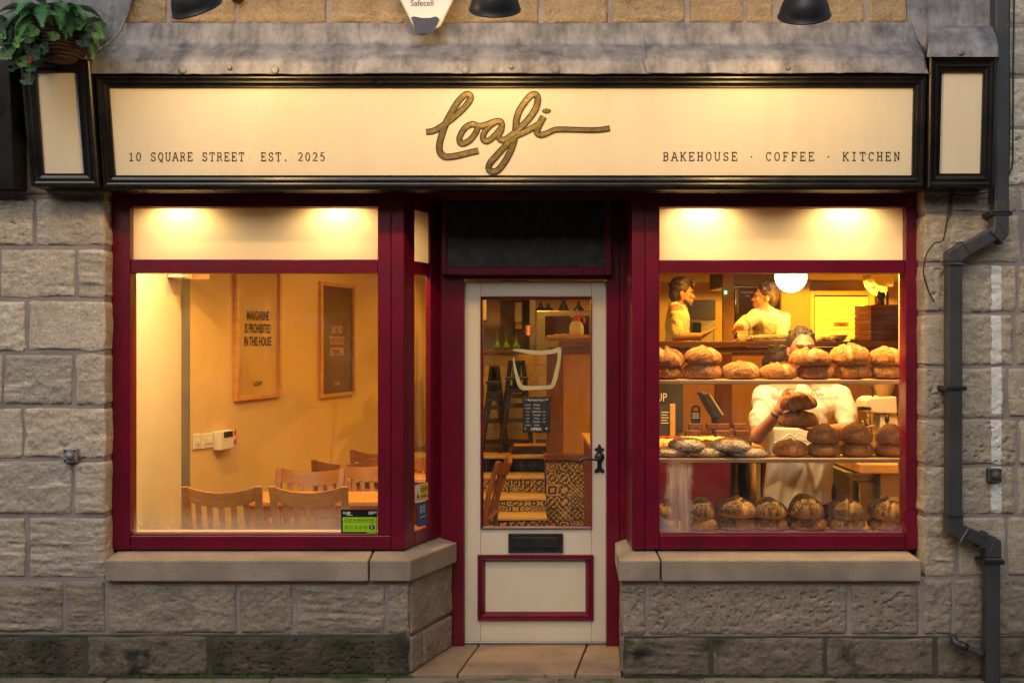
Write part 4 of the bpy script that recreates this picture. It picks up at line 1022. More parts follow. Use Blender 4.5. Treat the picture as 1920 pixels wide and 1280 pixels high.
cable('loose_cable', 'thin black cable hanging loose between the window and the drainpipe', [(1850, 361), (1810, 367), (1786, 364), (1781, 380), (1776, 410), (1771, 440), (1764, 453), (1752, 456), (1738, 475), (1732, 500), (1733, 520), (1742, 548), (1752, 566)], .0036)
cable('loose_cable', 'second black cable looping beside the loose hanging one', [(1784, 366), (1783, 400), (1777, 415), (1770, 446), (1765, 452), (1758, 455)], .003, -.036)
cable('wall_cable', 'black cable running straight down beside the drainpipe', [(1893, -30), (1892, 100), (1893, 220), (1891, 330)], .004, -.03)
cable('wall_cable', 'black cable curving in behind the drainpipe', [(1902, -30), (1900, 120), (1899, 260), (1898, 310), (1888, 334)], .004, -.03)
def plate(lbl, px, py, m, r):
    t = thing('wall_fixing', lbl, 'fixing plate', W(px, py, -.03)); fbox(t, px-13, px+13, py-13, py+13, -.034, -.004, m, 'plate', bevel=.004)
    obj('boss', MB().lathe([(r, 0), (r*.9, .012), (r*.6, .022), (r*.2, .024)], W(px, py, -.034), 18, Matrix.Rotation(math.radians(90), 3, 'X')), m, t, smooth=True)
    for sx in (-9, 9):
        for sz in (-9, 9): obj('bolt', MB().lathe([(.005, 0), (.005, .004)], W(px+sx, py+sz, -.034), 8, Matrix.Rotation(math.radians(90), 3, 'X')), blackm, t)
galv = mat('galvanised steel', (0.33, 0.33, 0.34), (0.24, 0.24, 0.25), 20, rough=0.5, metal=0.5)
plate('small square galvanised plate bolted to the pier by the seating window', 131, 854, galv, .022)
plate('small square rusty dark plate bolted on the white painted strip', 1866, 891, mat('rusty dark steel', (0.06, 0.055, 0.055), (0.10, 0.085, 0.08), 20, rough=0.6), .022)

# ================================================================== hanging basket
hbk = thing('hanging_basket', 'brown wicker hanging basket overflowing with fern and round leaves', 'hanging basket', W(115, 118, -.40))
bc = W(113, 52, -.40)
bsk = obj('basket', MB().lathe([(.02, -.165), (.06, -.155), (.10, -.12), (.125, -.07), (.135, -.01), (.132, .02)], bc, 26), wicker, hbk, smooth=True)
bm_ = MB()
for k in range(11):
    z = -.15 + k*.015; r = np.interp(z, [-.165, -.155, -.12, -.07, -.01, .02], [.02, .06, .10, .125, .135, .132])
    ring = [bc + Vector(((r+.003)*math.cos(a), (r+.003)*math.sin(a), z + .003*math.sin(9*a))) for a in [i*2*math.pi/30 for i in range(31)]]
    obj('wicker_ring', MB().tube(ring, .005, 5, False), wicker, bsk, smooth=True)
def frond_mesh(sd):
    rs = random.Random(sd); mb = MB(); L_ = .24; n = 22
    sp = [Vector((0, L_*t*(1-.25*t*t), .07*t - .20*t*t)) for t in [i/n for i in range(n+1)]]
    mb.tube(sp, .0018, 5)
    for i in range(2, n+1):
        p = sp[i]; tg = (sp[i]-sp[i-1]).normalized(); ln = .046*math.sin(math.pi*min(1, (i/n)*.86+.12)) + .006
        for s_ in (-1, 1):
            d = (Vector((s_, 0, 0)) + tg*.55 + Vector((0, 0, -.18))).normalized(); w = tg*.0046
            q = p + d*ln*rs.uniform(.9, 1.05)
            mb.add([p-w*.7, p+d*ln*.5-w, q, p+d*ln*.5+w, p+w*.7], [(0,1,2,3,4)])
    return mb.mesh('frond')
def round_leaf(sd):
    rs = random.Random(sd); mb = MB(); V = [Vector((0, 0, 0))]; n = 30; R0 = .042
    for r in (.5, 1.0):
        for k in range(n):
            a = 2*math.pi*k/n; rr = R0*r*(1 + (.05*math.cos(a*8)+.02*rs.uniform(-1, 1))*(r == 1))
            if abs(a-math.pi) < .25: rr *= .45
            V.append(Vector((rr*math.cos(a), rr*math.sin(a), .012*r*r + .005*math.cos(a*5)*r)))
    Fc = [(0, 1+k, 1+(k+1) % n) for k in range(n)] + [(1+k, 1+n+k, 1+n+(k+1) % n, 1+(k+1) % n) for k in range(n)]
    return mb.add(V, Fc).mesh('round_leaf')
fm = [frond_mesh(i) for i in range(4)]; lm = [round_leaf(i) for i in range(4)]
inv = -bc
rr_ = random.Random(12)
for k in range(64):
    a = k*2.399; up = rr_.uniform(-.25, 1.0); el = rr_.uniform(-.2, .6)
    o = obj('fern_frond', fm[k % 4], fernm, hbk, local=True); b0 = BASE[hbk.name][0]
    p = bc + Vector((math.cos(a)*.09*rr_.uniform(.3, 1), math.sin(a)*.08*rr_.uniform(.3, 1), rr_.uniform(0, .08))) + Vector((-.02, -.02, 0))
    o.location = p - b0; s_ = rr_.uniform(.6, 1.05); o.scale = (s_, s_, s_)
    o.rotation_euler = (rr_.uniform(-.3, .6), rr_.uniform(-.4, .4), a - math.pi/2 + rr_.uniform(-.3, .3))
for i, (a, b_) in enumerate([(30, 95), (55, 72), (62, 100), (25, 70), (10, 88), (45, 118), (70, 118), (38, 62), (20, 55), (5, 60), (95, 78), (185, 68), (170, 60), (60, 60), (30, 125), (75, 65), (12, 75), (48, 88), (66, 84), (40, 105), (53, 150), (100, 70), (178, 50), (150, 48), (3, 45), (15, 100), (85, 92), (35, 80), (18, 62), (50, 62), (160, 72), (190, 58), (140, 40), (28, 112), (60, 128), (8, 70), (72, 102), (42, 96)]):
    o = obj('round_leaf', lm[i % 4], leafd if i in (0, 2, 4, 7, 9, 17) else leafm, hbk, local=True)
    o.location = W(a, b_, -.52 + rr_.uniform(-.04, .04)) - BASE[hbk.name][0]; s_ = rr_.uniform(.62, 1.05)*(0.8 if i == 20 else 1); o.scale = (s_, s_, s_)
    o.rotation_euler = (math.radians(rr_.uniform(62, 100)), rr_.uniform(-.4, .4), rr_.uniform(-.6, .6))
obj('stem', MB().tube([W(55, 110, -.52), W(57, 130, -.525), W(54, 150, -.525)], .0025, 6), fernm, hbk)
for i in range(5):
    obj('flower', MB().ball(W(53+rr_.uniform(-5, 5), 114+rr_.uniform(-4, 4), -.545), .007, 8, 6), MATS.get('red petal') or mat('red petal', (0.25, 0.01, 0.02), rough=.5), hbk, smooth=True)
obj('hook', MB().tube([bc+Vector((0, 0, .05)), bc+Vector((0, .02, .5)), Vector((bc.x, -.02, bc.z+.55))], .006, 8), blackm, hbk)

# ================================================================== stickers
stk_black = mat('black sticker', (0.01, 0.01, 0.01), rough=.3); stk_green = mat('lime sticker', (0.30, 0.62, 0.02), rough=.35); stk_white = mat('white print', (0.8, 0.8, 0.78), rough=.4)
stk_yel = mat('yellow print', (0.75, 0.52, 0.02), rough=.4); stk_blue = mat('blue sticker', (0.03, 0.07, 0.21), rough=.35); mint = mat('mint print', (0.25, 0.5, 0.4), rough=.4)
hy_ = thing('hygiene_sticker', 'black and lime green food hygiene rating sticker in the window corner', 'sticker', W(673, 1001, YG-.003))
yk = YG-.0035
fbox(hy_, 639.5, 707, 954.5, 1001.5, yk, yk+.002, stk_black, 'backing', bevel=0)
obj('green_field', MB().add(Q(642.5, 969, 706, 996.5, yk-.0006), [(0,1,2,3)]), stk_green, hy_)
obj('green_field', MB().add(Q(688, 996.6, 706, 999.5, yk-.0006), [(0,1,2,3)]), stk_green, hy_)
obj('rule', MB().add(Q(642.5, 977.8, 706, 978.4, yk-.0012), [(0,1,2,3)]), stk_black, hy_)
text('lettering', 'FOOD HYGIENE RATING', stk_black, hy_, W(674, 976.3, yk-.0012), UX, UZ, S(5.9, yk), sx=.86, bold=.0001)
def ring(cx, cy, r0, r1, m, yy, par, n=24):
    V = [W(cx+r*math.cos(t), cy+r*math.sin(t), yy) for r in (r0, r1) for t in [k*2*math.pi/n for k in range(n)]]
    obj('ring', MB().add(V, [(k, (k+1) % n, n+(k+1) % n, n+k) for k in range(n)]), m, par)
for i in range(5):
    cx = 649.5+i*9; ring(cx, 988, 2.7, 3.3, stk_black, yk-.0012, hy_); text('lettering', str(i), stk_black, hy_, W(cx, 989.8, yk-.0012), UX, UZ, S(5, yk))
ring(697, 988, 0.01, 5.2, stk_black, yk-.0012, hy_); text('lettering', '5', stk_white, hy_, W(697, 991.4, yk-.002), UX, UZ, S(9.5, yk), bold=.0004)
obj('pointer', MB().add([W(695.5, 979, yk-.0014), W(698.5, 979, yk-.0014), W(697, 981, yk-.0014)], [(0,1,2)]), stk_black, hy_)
ring(645.5, 961, 0.6, 2.6, mint, yk-.0012, hy_)
for (a, b_, c, d_) in ((649.5, 657, 959, 960), (649.5, 657, 961.2, 962.4), (649.5, 656, 963.2, 964), (649.5, 661, 964.8, 965.5), (691, 706, 958.6, 959.4), (691, 706, 960.6, 961.4), (691, 700, 962.6, 963.4)):
    obj('small_print', MB().add(Q(a, c, b_, d_, yk-.0012), [(0,1,2,3)]), stk_white, hy_)
# on the side light
def SP(u, z, off): return A + du*u + dn*(.014-off) + UZ*z
cc = thing('cctv_sticker', 'yellow and white CCTV warning sticker on the side light', 'sticker', SP(.22, Z(947, .2), .004))
def squad(u0, u1, z0, z1, off): return [SP(u0, z1, off), SP(u1, z1, off), SP(u1, z0, off), SP(u0, z0, off)]
zc0, zc1 = .832, .925
obj('backing', MB().add(squad(.145, .292, zc0, zc1, .003), [(0,1,2,3)]), stk_white, cc)
obj('yellow_field', MB().add(squad(.20, .288, zc0+.008, zc1-.006, .004), [(0,1,2,3)]), stk_yel, cc)
obj('warning_triangle', MB().add([SP(.152, zc0+.012, .004), SP(.196, zc0+.012, .004), SP(.174, zc1-.02, .004)], [(0,1,2)]), stk_yel, cc)
obj('camera_symbol', MB().add([SP(.165, zc0+.02, .005), SP(.186, zc0+.026, .005), SP(.184, zc0+.04, .005), SP(.166, zc0+.034, .005)], [(0,1,2,3)]), stk_black, cc)
text('lettering', 'CCTV', stk_black, cc, SP(.244, zc0+.052, .0055), du, UZ, .030, sx=1.0, bold=.0006); text('lettering', 'in operation', stk_black, cc, SP(.244, zc0+.022, .0055), du, UZ, .018, sx=.8, bold=.0003)
bs = thing('blue_sticker', 'navy blue sticker with white broadcast symbol under the CCTV sticker', 'sticker', SP(.22, .72, .004))
obj('backing', MB().add([SP(.165, .828, .003), SP(.275, .828, .003), SP(.292, .70, .003), SP(.175, .70, .003)], [(0,1,2,3)]), stk_blue, bs)
for (r0, r1, a0, a1) in ((.010, .015, 0, 360), (.024, .029, -60, 60), (.024, .029, 120, 240)):
    n = 16; V = []
    for r in (r0, r1):
        for k in range(n+1):
            t = math.radians(a0+(a1-a0)*k/n); V.append(SP(.226+r*math.cos(t), .790+r*math.sin(t), .004))
    obj('symbol', MB().add(V, [(k, k+1, n+1+k+1, n+1+k) for k in range(n)]), stk_white, bs)
obj('small_print', MB().add(squad(.20, .262, .748, .752, .004), [(0,1,2,3)]), stk_white, bs)
# ================================================================== interior shell
ZC = 2.46           # ceiling
FL0 = 0.02          # shop floor
ZP = Z(856, 4.05)   # raised rear floor
def LX(y): return -2.331 + 0.29*y     # slanting seating wall
struct('shop_floor', MB().box(-2.4, 5.6, .58, 9.5, -.06, FL0), floorm)
struct('ceiling', MB().box(-2.4, 5.6, .152, 9.5, ZC, ZC+.08), ceilm)
struct('reveal_wall', MB().prism([(-2.06, .21, -.02), (-1.99, .21, -.02), (X(340, 1.08), 1.08, -.02), (-2.3, 1.08, -.02)], (0, 0, ZC+.02)), wallwhite)
struct('corner_trim', MB().prism([(X(340, 1.08), 1.081, -.02), (X(357, 1.22), 1.215, -.02), (-2.3, 1.215, -.02), (-2.3, 1.081, -.02)], (0, 0, ZC+.02)), greytrim)
y1_ = 6.6
struct('seating_wall', MB().prism([(LX(1.22), 1.2155, -.02), (LX(y1_), y1_, -.02), (LX(y1_)-.3, y1_, -.02), (-2.4, 1.2155, -.02)], (0, 0, ZC+.02)), wallcream)
struct('back_wall', MB().box(-2.4, 5.7, 9.0, 9.1, -.02, ZC), wallcream)
struct('right_wall', MB().box(5.3, 5.4, .21, 9.0, -.02, ZC), wallcream)
struct('front_wall', MB().box(2.10, 5.3, .402, .44, -.02, ZC), wallcream)
struct('window_reveal', MB().box(2.10, 2.131, .205, .401, -.02, ZC), wallwhite)
struct('window_board', MB().box(X(208, .2), X(757, .2)-.05, .205, .34, .45, Z(1006, YF)-.004), wallwhite)
# display ledge behind the right window
ZL = Z(1001, .22)
struct('display_ledge', MB().box(X(1185, YF)+.055, 2.099, .205, .62, .45, ZL), shelfwood)

# ------------------------------------------------------------------ raised floor, steps and tiles
YC = 3.75
plat = struct('raised_floor', MB().box(X(1024, YC), 5.3, YC, 9.0, 0.0, ZP-.002), floorm)
struct('raised_floor', MB().box(-2.0, X(1024, YC)-.001, 4.06, 9.0, 0.0, ZP-.002), floorm)
tile_me = MB().box(-.0485, .0485, 0, .008, -.0485, .0485).mesh('tile')
tile_me.materials.append(tilem)
tw = thing('tiled_plinth', 'plinth under the counter faced with black and cream patterned tiles', 'plinth', (X(1100, YC), YC, 0))
obj('grout_bed', MB().box(X(1024, YC), X(1440, YC), YC-.004, YC-.0005, 0, Z(862, YC)), mortar, tw)
zc = Z(862, YC)-.05
for r in range(7):
    for c in range(10 if r < 6 else 10):
        x = X(1024, YC)+.052+c*.1015; z = zc - r*.1015
        if z < .05: continue
        o = obj('tile', tile_me, tilem, tw, loc=(x, YC-.012, z))
for c in range(26):  # run of the plinth seen under the display shelves
    x = X(1440, YC)+.05+c*.1015
    if c == 0: obj('grout_bed', MB().box(X(1440, YC)+.001, X(1440, YC)+2.7, YC-.004, YC-.0005, 0, Z(862, YC)), mortar, tw)
    for r in range(3): obj('tile', tile_me, tilem, tw, loc=(x, YC-.012, zc-r*.1015))
obj('oak_beam', MB().box(X(1019, YC), 4.6, YC-.05, YC+.08, Z(862, YC), Z(849.5, YC)), wood_dark, tw, bevel=.006)
st = thing('staircase', 'short flight of steps with pale nosings and patterned tile risers', 'steps', (X(960, 3.4), 3.3, 0))
half = MB().box(-.0485, .0485, 0, .008, -.034, .034).mesh('tile'); half.materials.append(tilem)
xs0, xs1 = -1.30, X(1023, YC)
ny = [3.30, 3.55, 3.80, 4.05]; npx = [968.5, 931, 891.5, 853.5]
nz = [Z(p, y) for p, y in zip(npx, ny)]
for k in range(4):
    zlo = FL0 if k == 0 else nz[k-1]
    stp_ = obj('step', MB().box(xs0, xs1-.001, ny[k]+.02, ny[k]+.29, 0, nz[k]-.03), mortar, st)
    obj('nosing', MB().box(xs0, xs1-.002, ny[k]-.01, ny[k]+.27, nz[k]-.028, nz[k]), nosing, stp_, bevel=.006)
    h = (nz[k]-.03) - zlo; n = int((xs1-xs0)/.1015)
    for r in range(2):
        zz = zlo + h*(.25+.5*r)
        for c in range(n):
            x = xs1 - .052 - c*.1015
            if x < X(893, ny[k]): break
            obj('tile', half, tilem, stp_, loc=(x, ny[k]+.010, zz), scale=(1, 1, h*.5/.0715))

# ------------------------------------------------------------------ counter on the raised floor
ct = thing('service_counter', 'long timber counter with dark posts on the raised floor', 'counter', (X(1300, YC), YC, ZP))
obj('top_board', MB().box(X(1052, YC), 4.9, YC-.04, YC+.55, Z(650, YC), Z(639.5, YC)), wood_dark, ct, bevel=.006)
obj('apron_board', MB().box(X(1027, YC), 4.9, YC-.01, YC+.02, Z(661, YC), Z(650.6, YC)), wood_dark, ct, bevel=.003)
for (a, b_) in ((1025, 1055), (1341, 1372), (1660, 1690)):
    obj('post', MB().box(X(a, YC), X(b_, YC), YC-.012, YC+.05, ZP+.032, Z(661.4, YC)), wood_darkv, ct, bevel=.006)
for (a, b_) in ((1056, 1340), (1373, 1659), (1691, 1900)):
    obj('ply_panel', MB().box(X(a, YC)-.002, X(b_, YC)+.002, YC+.012, YC+.03, ZP, Z(660.8, YC)), ply, ct)
# half wall with white tiles behind the high chairs
hw_ = thing('low_tiled_wall', 'low cream tiled wall behind the stacked high chairs', 'wall', (X(980, 5.0), 5.0, ZP))
hy0 = 4.9
obj('wall_core', MB().box(X(905, hy0)-.3, X(1024, hy0)+.3, hy0+.01, hy0+.12, ZP, Z(664, hy0)), mortar, hw_)
wt = MB().box(-.098, .098, 0, .01, -.048, .048).mesh('wall_tile'); wtm = mat('cream glazed tile', (0.62, 0.50, 0.33), (0.58, 0.46, 0.3), 3, rough=.25, rand=.06)
zz = Z(664, hy0) - .05; r = 0
while zz > ZP+.05:
    for c in range(6):
        obj('wall_tile', wt, wtm, hw_, loc=(X(908, hy0) + c*.2015 + (.1 if r % 2 else 0), hy0, zz))
    zz -= .1015; r += 1
obj('coping', MB().box(X(905, hy0)-.3, X(967, hy0), hy0-.06, hy0+.12, Z(663.5, hy0), Z(656, hy0)), wood_dark, hw_, bevel=.004)
greenb = mat('green glass bottle', (0.08, 0.22, 0.015), rough=.12); 
for i, (a, nm) in enumerate(((932, 'green long necked bottle on the low wall nearest the cream wall'), (949, 'green long necked bottle on the low wall, middle of three'), (968, 'green long necked bottle on the low wall nearest the steel door'))):
    o = obj('oil_bottle', MB().lathe([(.004, 0), (.028, .004), (.034, .02), (.032, .045), (.014, .07), (.006, .09), (.005, .17), (.007, .175)], (0,0,0), 14), greenb, smooth=True, loc=W(a, 656.2, hy0+.0) )
    tag(o, nm, 'bottle', 'green bottles on the low wall')
# back room: steel door frame, oven, shelf
kr = thing('corridor_opening', 'dark kitchen doorway with steel jamb behind the low wall', 'doorway', W(965, 660, 6.2))
obj('doorway_shade_panel', MB().box(X(938, 6.2), X(993, 6.2), 6.2, 6.22, ZP, ZC-.02), mat('shadowy brown wall', (0.16, 0.11, 0.06), rough=.8), kr)  # flat panel, the doorway's shade put into its brown colour
obj('jamb', MB().box(X(993, 6.0), X(1004, 6.0), 5.98, 6.3, ZP, ZC-.02), steel, kr, bevel=.004)
td = thing('towel_dispenser', 'cream paper towel dispenser on the dark kitchen wall', 'dispenser', W(972, 617, 6.1))
fbox(td, 965, 980, 566, 606, 6.05, 6.19, plastic_white, 'casing', bevel=.02); fbox(td, 966, 979, 606.5, 617, 6.06, 6.18, wood_lighth, 'tray', bevel=.01)
ledp = thing('thermostat', 'small steel control box with red digits on the kitchen jamb', 'thermostat', W(990, 628, 5.95))
fbox(ledp, 985, 997, 609, 628, 5.93, 5.97, steel, 'casing', bevel=.004)
ledm = emis('red led', (1.0, .05, .01), 6.0)
for k in range(5): fbox(ledp, 989.5, 992.5, 604.5+k*3.6+7, 604.5+k*3.6+9.4, 5.922, 5.929, ledm, 'digit', bevel=0)
ov = thing('bread_oven', 'tall steel bread oven with dark glass behind the counter', 'oven', W(1060, 660, 5.6))
fbox(ov, 1005, 1150, 582, 700, 5.5, 6.2, steel, 'body', bevel=.01); fbox(ov, 1022, 1105, 592, 634, 5.49, 5.499, mat('dark oven glass', (0.03, 0.012, 0.006), rough=.08), 'glass'); 
for k, a in enumerate((1014, 1028, 1057, 1085)):
    c = thing('metal_cone', ['short', 'wide', 'tall', 'squat'][k] + ' dark conical jug on top of the bread oven', 'jug', W(a, 582, 5.7))
    h = (.06, .05, .13, .07)[k]; obj('cone', MB().lathe([(.06, 0), (.055, .01), (.02, h*.7), (.012, h), (.016, h+.01)], W(a, 582, 5.7), 16), blackm, c, smooth=True); obj('knob', MB().ball(W(a, 582, 5.7)+Vector((0, 0, h+.015)), .012), blackm, c, smooth=True)
# tray of loaves + spray bottle on the counter by the door
tr = thing('wire_tray', 'wire cooling tray carrying baguettes at the counter end', 'tray', W(1068, 640, 3.9))
for k in range(9): obj('wire', MB().tube([W(1022, 637.5, 3.8)+Vector((0, k*.05, 0)), W(1112, 637.5, 3.8)+Vector((0, k*.05, 0))], .004, 6), chrome, tr)
for a in (1022, 1066, 1112): obj('rail', MB().tube([W(a, 638.6, 3.79), W(a, 638.6, 3.79)+Vector((0, .42, 0))], .005, 6), chrome, tr)
sb = thing('spray_bottle', 'cream pressure spray bottle with red trigger top on the tray', 'bottle', W(1082, 627, 3.95))
b0 = W(1081, 627.5, 3.95)
obj('tank', MB().lathe([(.058, 0), (.062, .01), (.062, .06), (.055, .09), (.035, .115), (.02, .122)], b0, 24), plastic_white, sb, smooth=True)
redp = mat('red plastic', (0.62, 0.05, 0.015), rough=.35)
obj('collar', MB().lathe([(.028, .115), (.03, .12), (.026, .15), (.02, .165)], b0, 18), redp, sb, smooth=True)
obj('trigger', MB().tube(spline([b0+Vector((-.02, 0, .155)), b0+Vector((.03, 0, .160)), b0+Vector((.062, 0, .14)), b0+Vector((.066, 0, .10))], 5), .009, 8), redp, sb, smooth=True)
obj('nozzle', MB().tube([b0+Vector((-.01, 0, .155)), b0+Vector((-.06, 0, .160))], .006, 8), MATS['yellow print'], sb, smooth=True)
obj('pump_rod', MB().tube([b0+Vector((0, 0, .16)), b0+Vector((0, 0, .23))], .006, 8), redp, sb)
# broom leaning by the post
br = thing('broom', 'long handled broom standing beside the counter post', 'broom', W(1000, 850, 4.2))
obj('handle', MB().tube([W(1002, 836, 4.2), W(1003, 662, 4.35)], .012, 8), wood_light, br); fbox(br, 963, 1024, 832, 837, 4.17, 4.23, wood_lighth, 'head', bevel=.006)
obj('bristles', MB().add([W(963, 837, 4.18), W(1024, 837, 4.18), W(1026, 850, 4.16), W(958, 850, 4.16), W(963, 837, 4.22), W(1024, 837, 4.22), W(1026, 850, 4.24), W(958, 850, 4.24)], [(0,1,2,3), (4,7,6,5), (0,3,7,4), (1,5,6,2), (3,2,6,7)]), darkcloth, br)
# stacked black high chairs
def high_chair(lbl, px0, px1, pyt, y):
    x0, x1 = X(px0, y), X(px1, y); z0 = ZP+.001; zt = Z(pyt, y); w = x1-x0
    t = thing('high_chair', lbl, 'high chair', ((x0+x1)/2, y, z0), group='black wooden high chairs')
    for sx in (0, 1):
        for sy in (0, 1):
            xb = x0 if sx == 0 else x1; xt = xb + (.09 if sx == 0 else -.09); yb2 = y + (.0 if sy == 0 else .42); yt2 = y + (.12 if sy == 0 else .34)
            obj('leg', MB().tube([(xb, yb2, z0), (xt, yt2, zt - (.0 if sy else .22))], .022, 8), blackwood, t)
    for k, f in enumerate((.12, .36, .52, .68)):
        i_ = .09*f; obj('rung', MB().box(x0+i_, x1-i_, y+.03+.06*f, y+.055+.06*f, z0+(zt-z0)*f-.018, z0+(zt-z0)*f+.018), blackwood, t)
        obj('rung', MB().box(x0+i_-.01, x0+i_+.012, y+.06, y+.38, z0+(zt-z0)*f-.016, z0+(zt-z0)*f+.016), blackwood, t)
        obj('rung', MB().box(x1-i_-.012, x1-i_+.01, y+.06, y+.38, z0+(zt-z0)*f-.016, z0+(zt-z0)*f+.016), blackwood, t)
    obj('seat', MB().box(x0+.05, x1-.05, y+.06, y+.38, z0+(zt-z0)*.60, z0+(zt-z0)*.63), blackwood, t, bevel=.006)
    for k in range(3):
        xx = x0+.13+(w-.26)*k/2; obj('back_slat', MB().box(xx-.022, xx+.022, y+.33, y+.345, z0+(zt-z0)*.64, zt-.03), blackwood, t)
    obj('tray', MB().prism([(x0+.04, y, z0+(zt-z0)*.80), (x1-.04, y, z0+(zt-z0)*.80), (x1-.06, y+.2, z0+(zt-z0)*.80), (x0+.06, y+.2, z0+(zt-z0)*.80)], (0, 0, .022)), blackwood, t, bevel=.006)
    obj('top_rail', MB().prism([(x0+.07, y+.33, zt-.05), (x1-.07, y+.33, zt-.05), (x1-.12, y+.33, zt), (x0+.12, y+.33, zt)], (0, .025, 0)), blackwood, t, bevel=.006)
high_chair('black wooden high chair standing beside the broom', 938, 1000, 677, 4.25)
high_chair('black wooden high chair pushed in behind, against the cream wall', 902, 950, 688, 4.42)
wf = thing('wall_frame', 'small dark framed notice on the cream wall by the steps', 'picture', W(912, 603, 4.9))
obj('frame', MB().box(X(906, 4.9)-.05, X(913, 4.9), 4.9, 4.92, Z(603, 4.9), Z(558, 4.9)), blackwood, wf, bevel=.004); obj('sheet', MB().box(X(906, 4.9)-.04, X(912, 4.9), 4.894, 4.899, Z(600, 4.9), Z(562, 4.9)), paper, wf)

# ------------------------------------------------------------------ seating area
def chair_proto(name, lbl, m1, m2):
    t = thing(name, lbl, 'chair', (0,0,0)); w = .20
    # front of the chair faces +y, its back leans towards -y
    sp = [(-w+.01, .21), (-w-.005, -.02), (-w*.9, -.21), (w*.9, -.21), (w+.005, -.02), (w-.01, .21)]
    obj('seat', MB().prism([(a, b_, .435) for a, b_ in sp], (0, 0, .03)), m2, t, local=True, bevel=.01)
    for s_ in (-1, 1):
        obj('leg', MB().prism([(s_*.165-.018, .16, .0), (s_*.165+.018, .16, .0), (s_*.165+.018, .195, .0), (s_*.165-.018, .195, .0)], (0, 0, .435)), m1, t, local=True, bevel=.004)
        P = spline([Vector((s_*.185, -.255, 0)), Vector((s_*.185, -.195, .25)), Vector((s_*.188, -.185, .45)), Vector((s_*.197, -.215, .65)), Vector((s_*.203, -.275, .85))], 5); V = []
        for p in P:
            k = .016 + .004*(p.z/.85)
            V += [p+Vector((-k, -.016, 0)), p+Vector((k, -.016, 0)), p+Vector((k, .016, 0)), p+Vector((-k, .016, 0))]
        n = len(P); Fc = [(3,2,1,0), tuple(4*(n-1)+k for k in range(4))] + [(4*i+k, 4*i+(k+1) % 4, 4*i+4+(k+1) % 4, 4*i+4+k) for i in range(n-1) for k in range(4)]
        obj('leg', MB().add(V, Fc), m1, t, local=True, bevel=.004)
    # bowed crest rail
    n = 14; V = []
    for i in range(n+1):
        u = -1+2*i/n; x = u*.188; bow = -.055*(1-u*u)
        for (dy, z) in ((-.012, .765-.030*(1-u*u)), (.012, .765-.030*(1-u*u)), (.010, .846-.026*(1-u*u)), (-.014, .846-.026*(1-u*u))):
            V.append((x, -.243 - (z-.755)*.32 + bow + dy, z))
    Fc = [(0,1,2,3), tuple(4*n+k for k in (3,2,1,0))] + [(4*i+k, 4*i+4+k, 4*i+4+(k+1) % 4, 4*i+(k+1) % 4) for i in range(n) for k in range(4)]
    obj('crest_rail', MB().add(V, Fc), m2, t, local=True, smooth=True, auto=40)
    for k in range(5):
        u = -.72+k*.36; x = u*.185; bow = -.055*(1-u*u)
        obj('back_slat', MB().add([(x-.014, -.20, .46), (x+.014, -.20, .46), (x+.014, -.188, .46), (x-.014, -.188, .46), (x-.016, -.248+bow, .76), (x+.016, -.248+bow, .76), (x+.016, -.236+bow, .76), (x-.016, -.236+bow, .76)],
            [(3,2,1,0), (4,5,6,7), (0,1,5,4), (1,2,6,5), (2,3,7,6), (3,0,4,7)]), m1, t, local=True)
    for s_ in (-1, 1): obj('stretcher', MB().box(s_*.172-.009, s_*.172+.009, -.195, .17, .18, .205), m1, t, local=True)
    obj('stretcher', MB().box(-.16, .16, .165, .185, .24, .27), m1, t, local=True)
    return t
ch0 = chair_proto('dining_chair', 'honey wood slat back chair in the seating window beside the white wall', wood_light, wood_lighth)
def chair(px, y, rz, lbl, first=False, by_back=True):
    """px: centre of the crest rail, y: its depth"""
    c = ch0 if first else copy_tree(ch0)
    off = Matrix.Rotation(rz, 3, 'Z') @ Vector((0, -.275, 0))
    c.location = (X(px, y)-off.x, y-off.y, FL0 + .0); c.rotation_euler = (0, 0, rz); c['label'] = lbl; c['group'] = 'dining chairs inside the shop'
    return c
chair(416, .62, 0.04, 'honey wood slat back chair in the seating window beside the white wall', True)
chair(578, .62, -0.02, 'honey wood slat back chair in the seating window above the hygiene sticker')
for px_c, y_c, r_c, l_c in ((583, 1.50, math.pi-.05, 'darker chair across the table facing the window glass'), (645, 2.02, 0.15, 'chair back rising behind the chair that faces the window'), (697, 1.78, math.pi+.5, 'chair turned sideways at the end of the window table'), (712, 2.70, 0.1, 'far chair against the seating wall below the dark poster'), (790, 2.35, -.9, 'wooden chair seen through the narrow side light')):
    bch = chair(px_c, y_c, r_c, l_c)
    for c_ in bch.children:
        c_.material_slots[0].link = 'OBJECT'; c_.material_slots[0].material = wood_mid
dch = chair(944, 2.1, 1.40, 'dark wooden chair seen side on through the door glass')
for c_ in dch.children:
    c_.material_slots[0].link = 'OBJECT'; c_.material_slots[0].material = wood_darkv
def table(lbl, x0, x1, y0, y1, z):
    t = thing('dining_table', lbl, 'table', ((x0+x1)/2, (y0+y1)/2, FL0))
    obj('table_top', MB().box(x0, x1, y0, y1, z-.028, z), wood_lighth, t, bevel=.005)
    for a in (x0+.06, x1-.06):
        for b_ in (y0+.06, y1-.06): obj('leg', MB().box(a-.025, a+.025, b_-.025, b_+.025, FL0, z-.0285), wood_light, t, bevel=.004)
    for b_ in (y0+.06, y1-.06): obj('apron', MB().box(x0+.086, x1-.086, b_-.01, b_+.01, z-.10, z-.029), wood_lighth, t)
table('honey wood table behind the two window chairs', -1.58, -.62, .84, 1.28, .752)
table('second wooden table further back in the seating area', -1.15, -.55, 2.0, 2.55, .74)

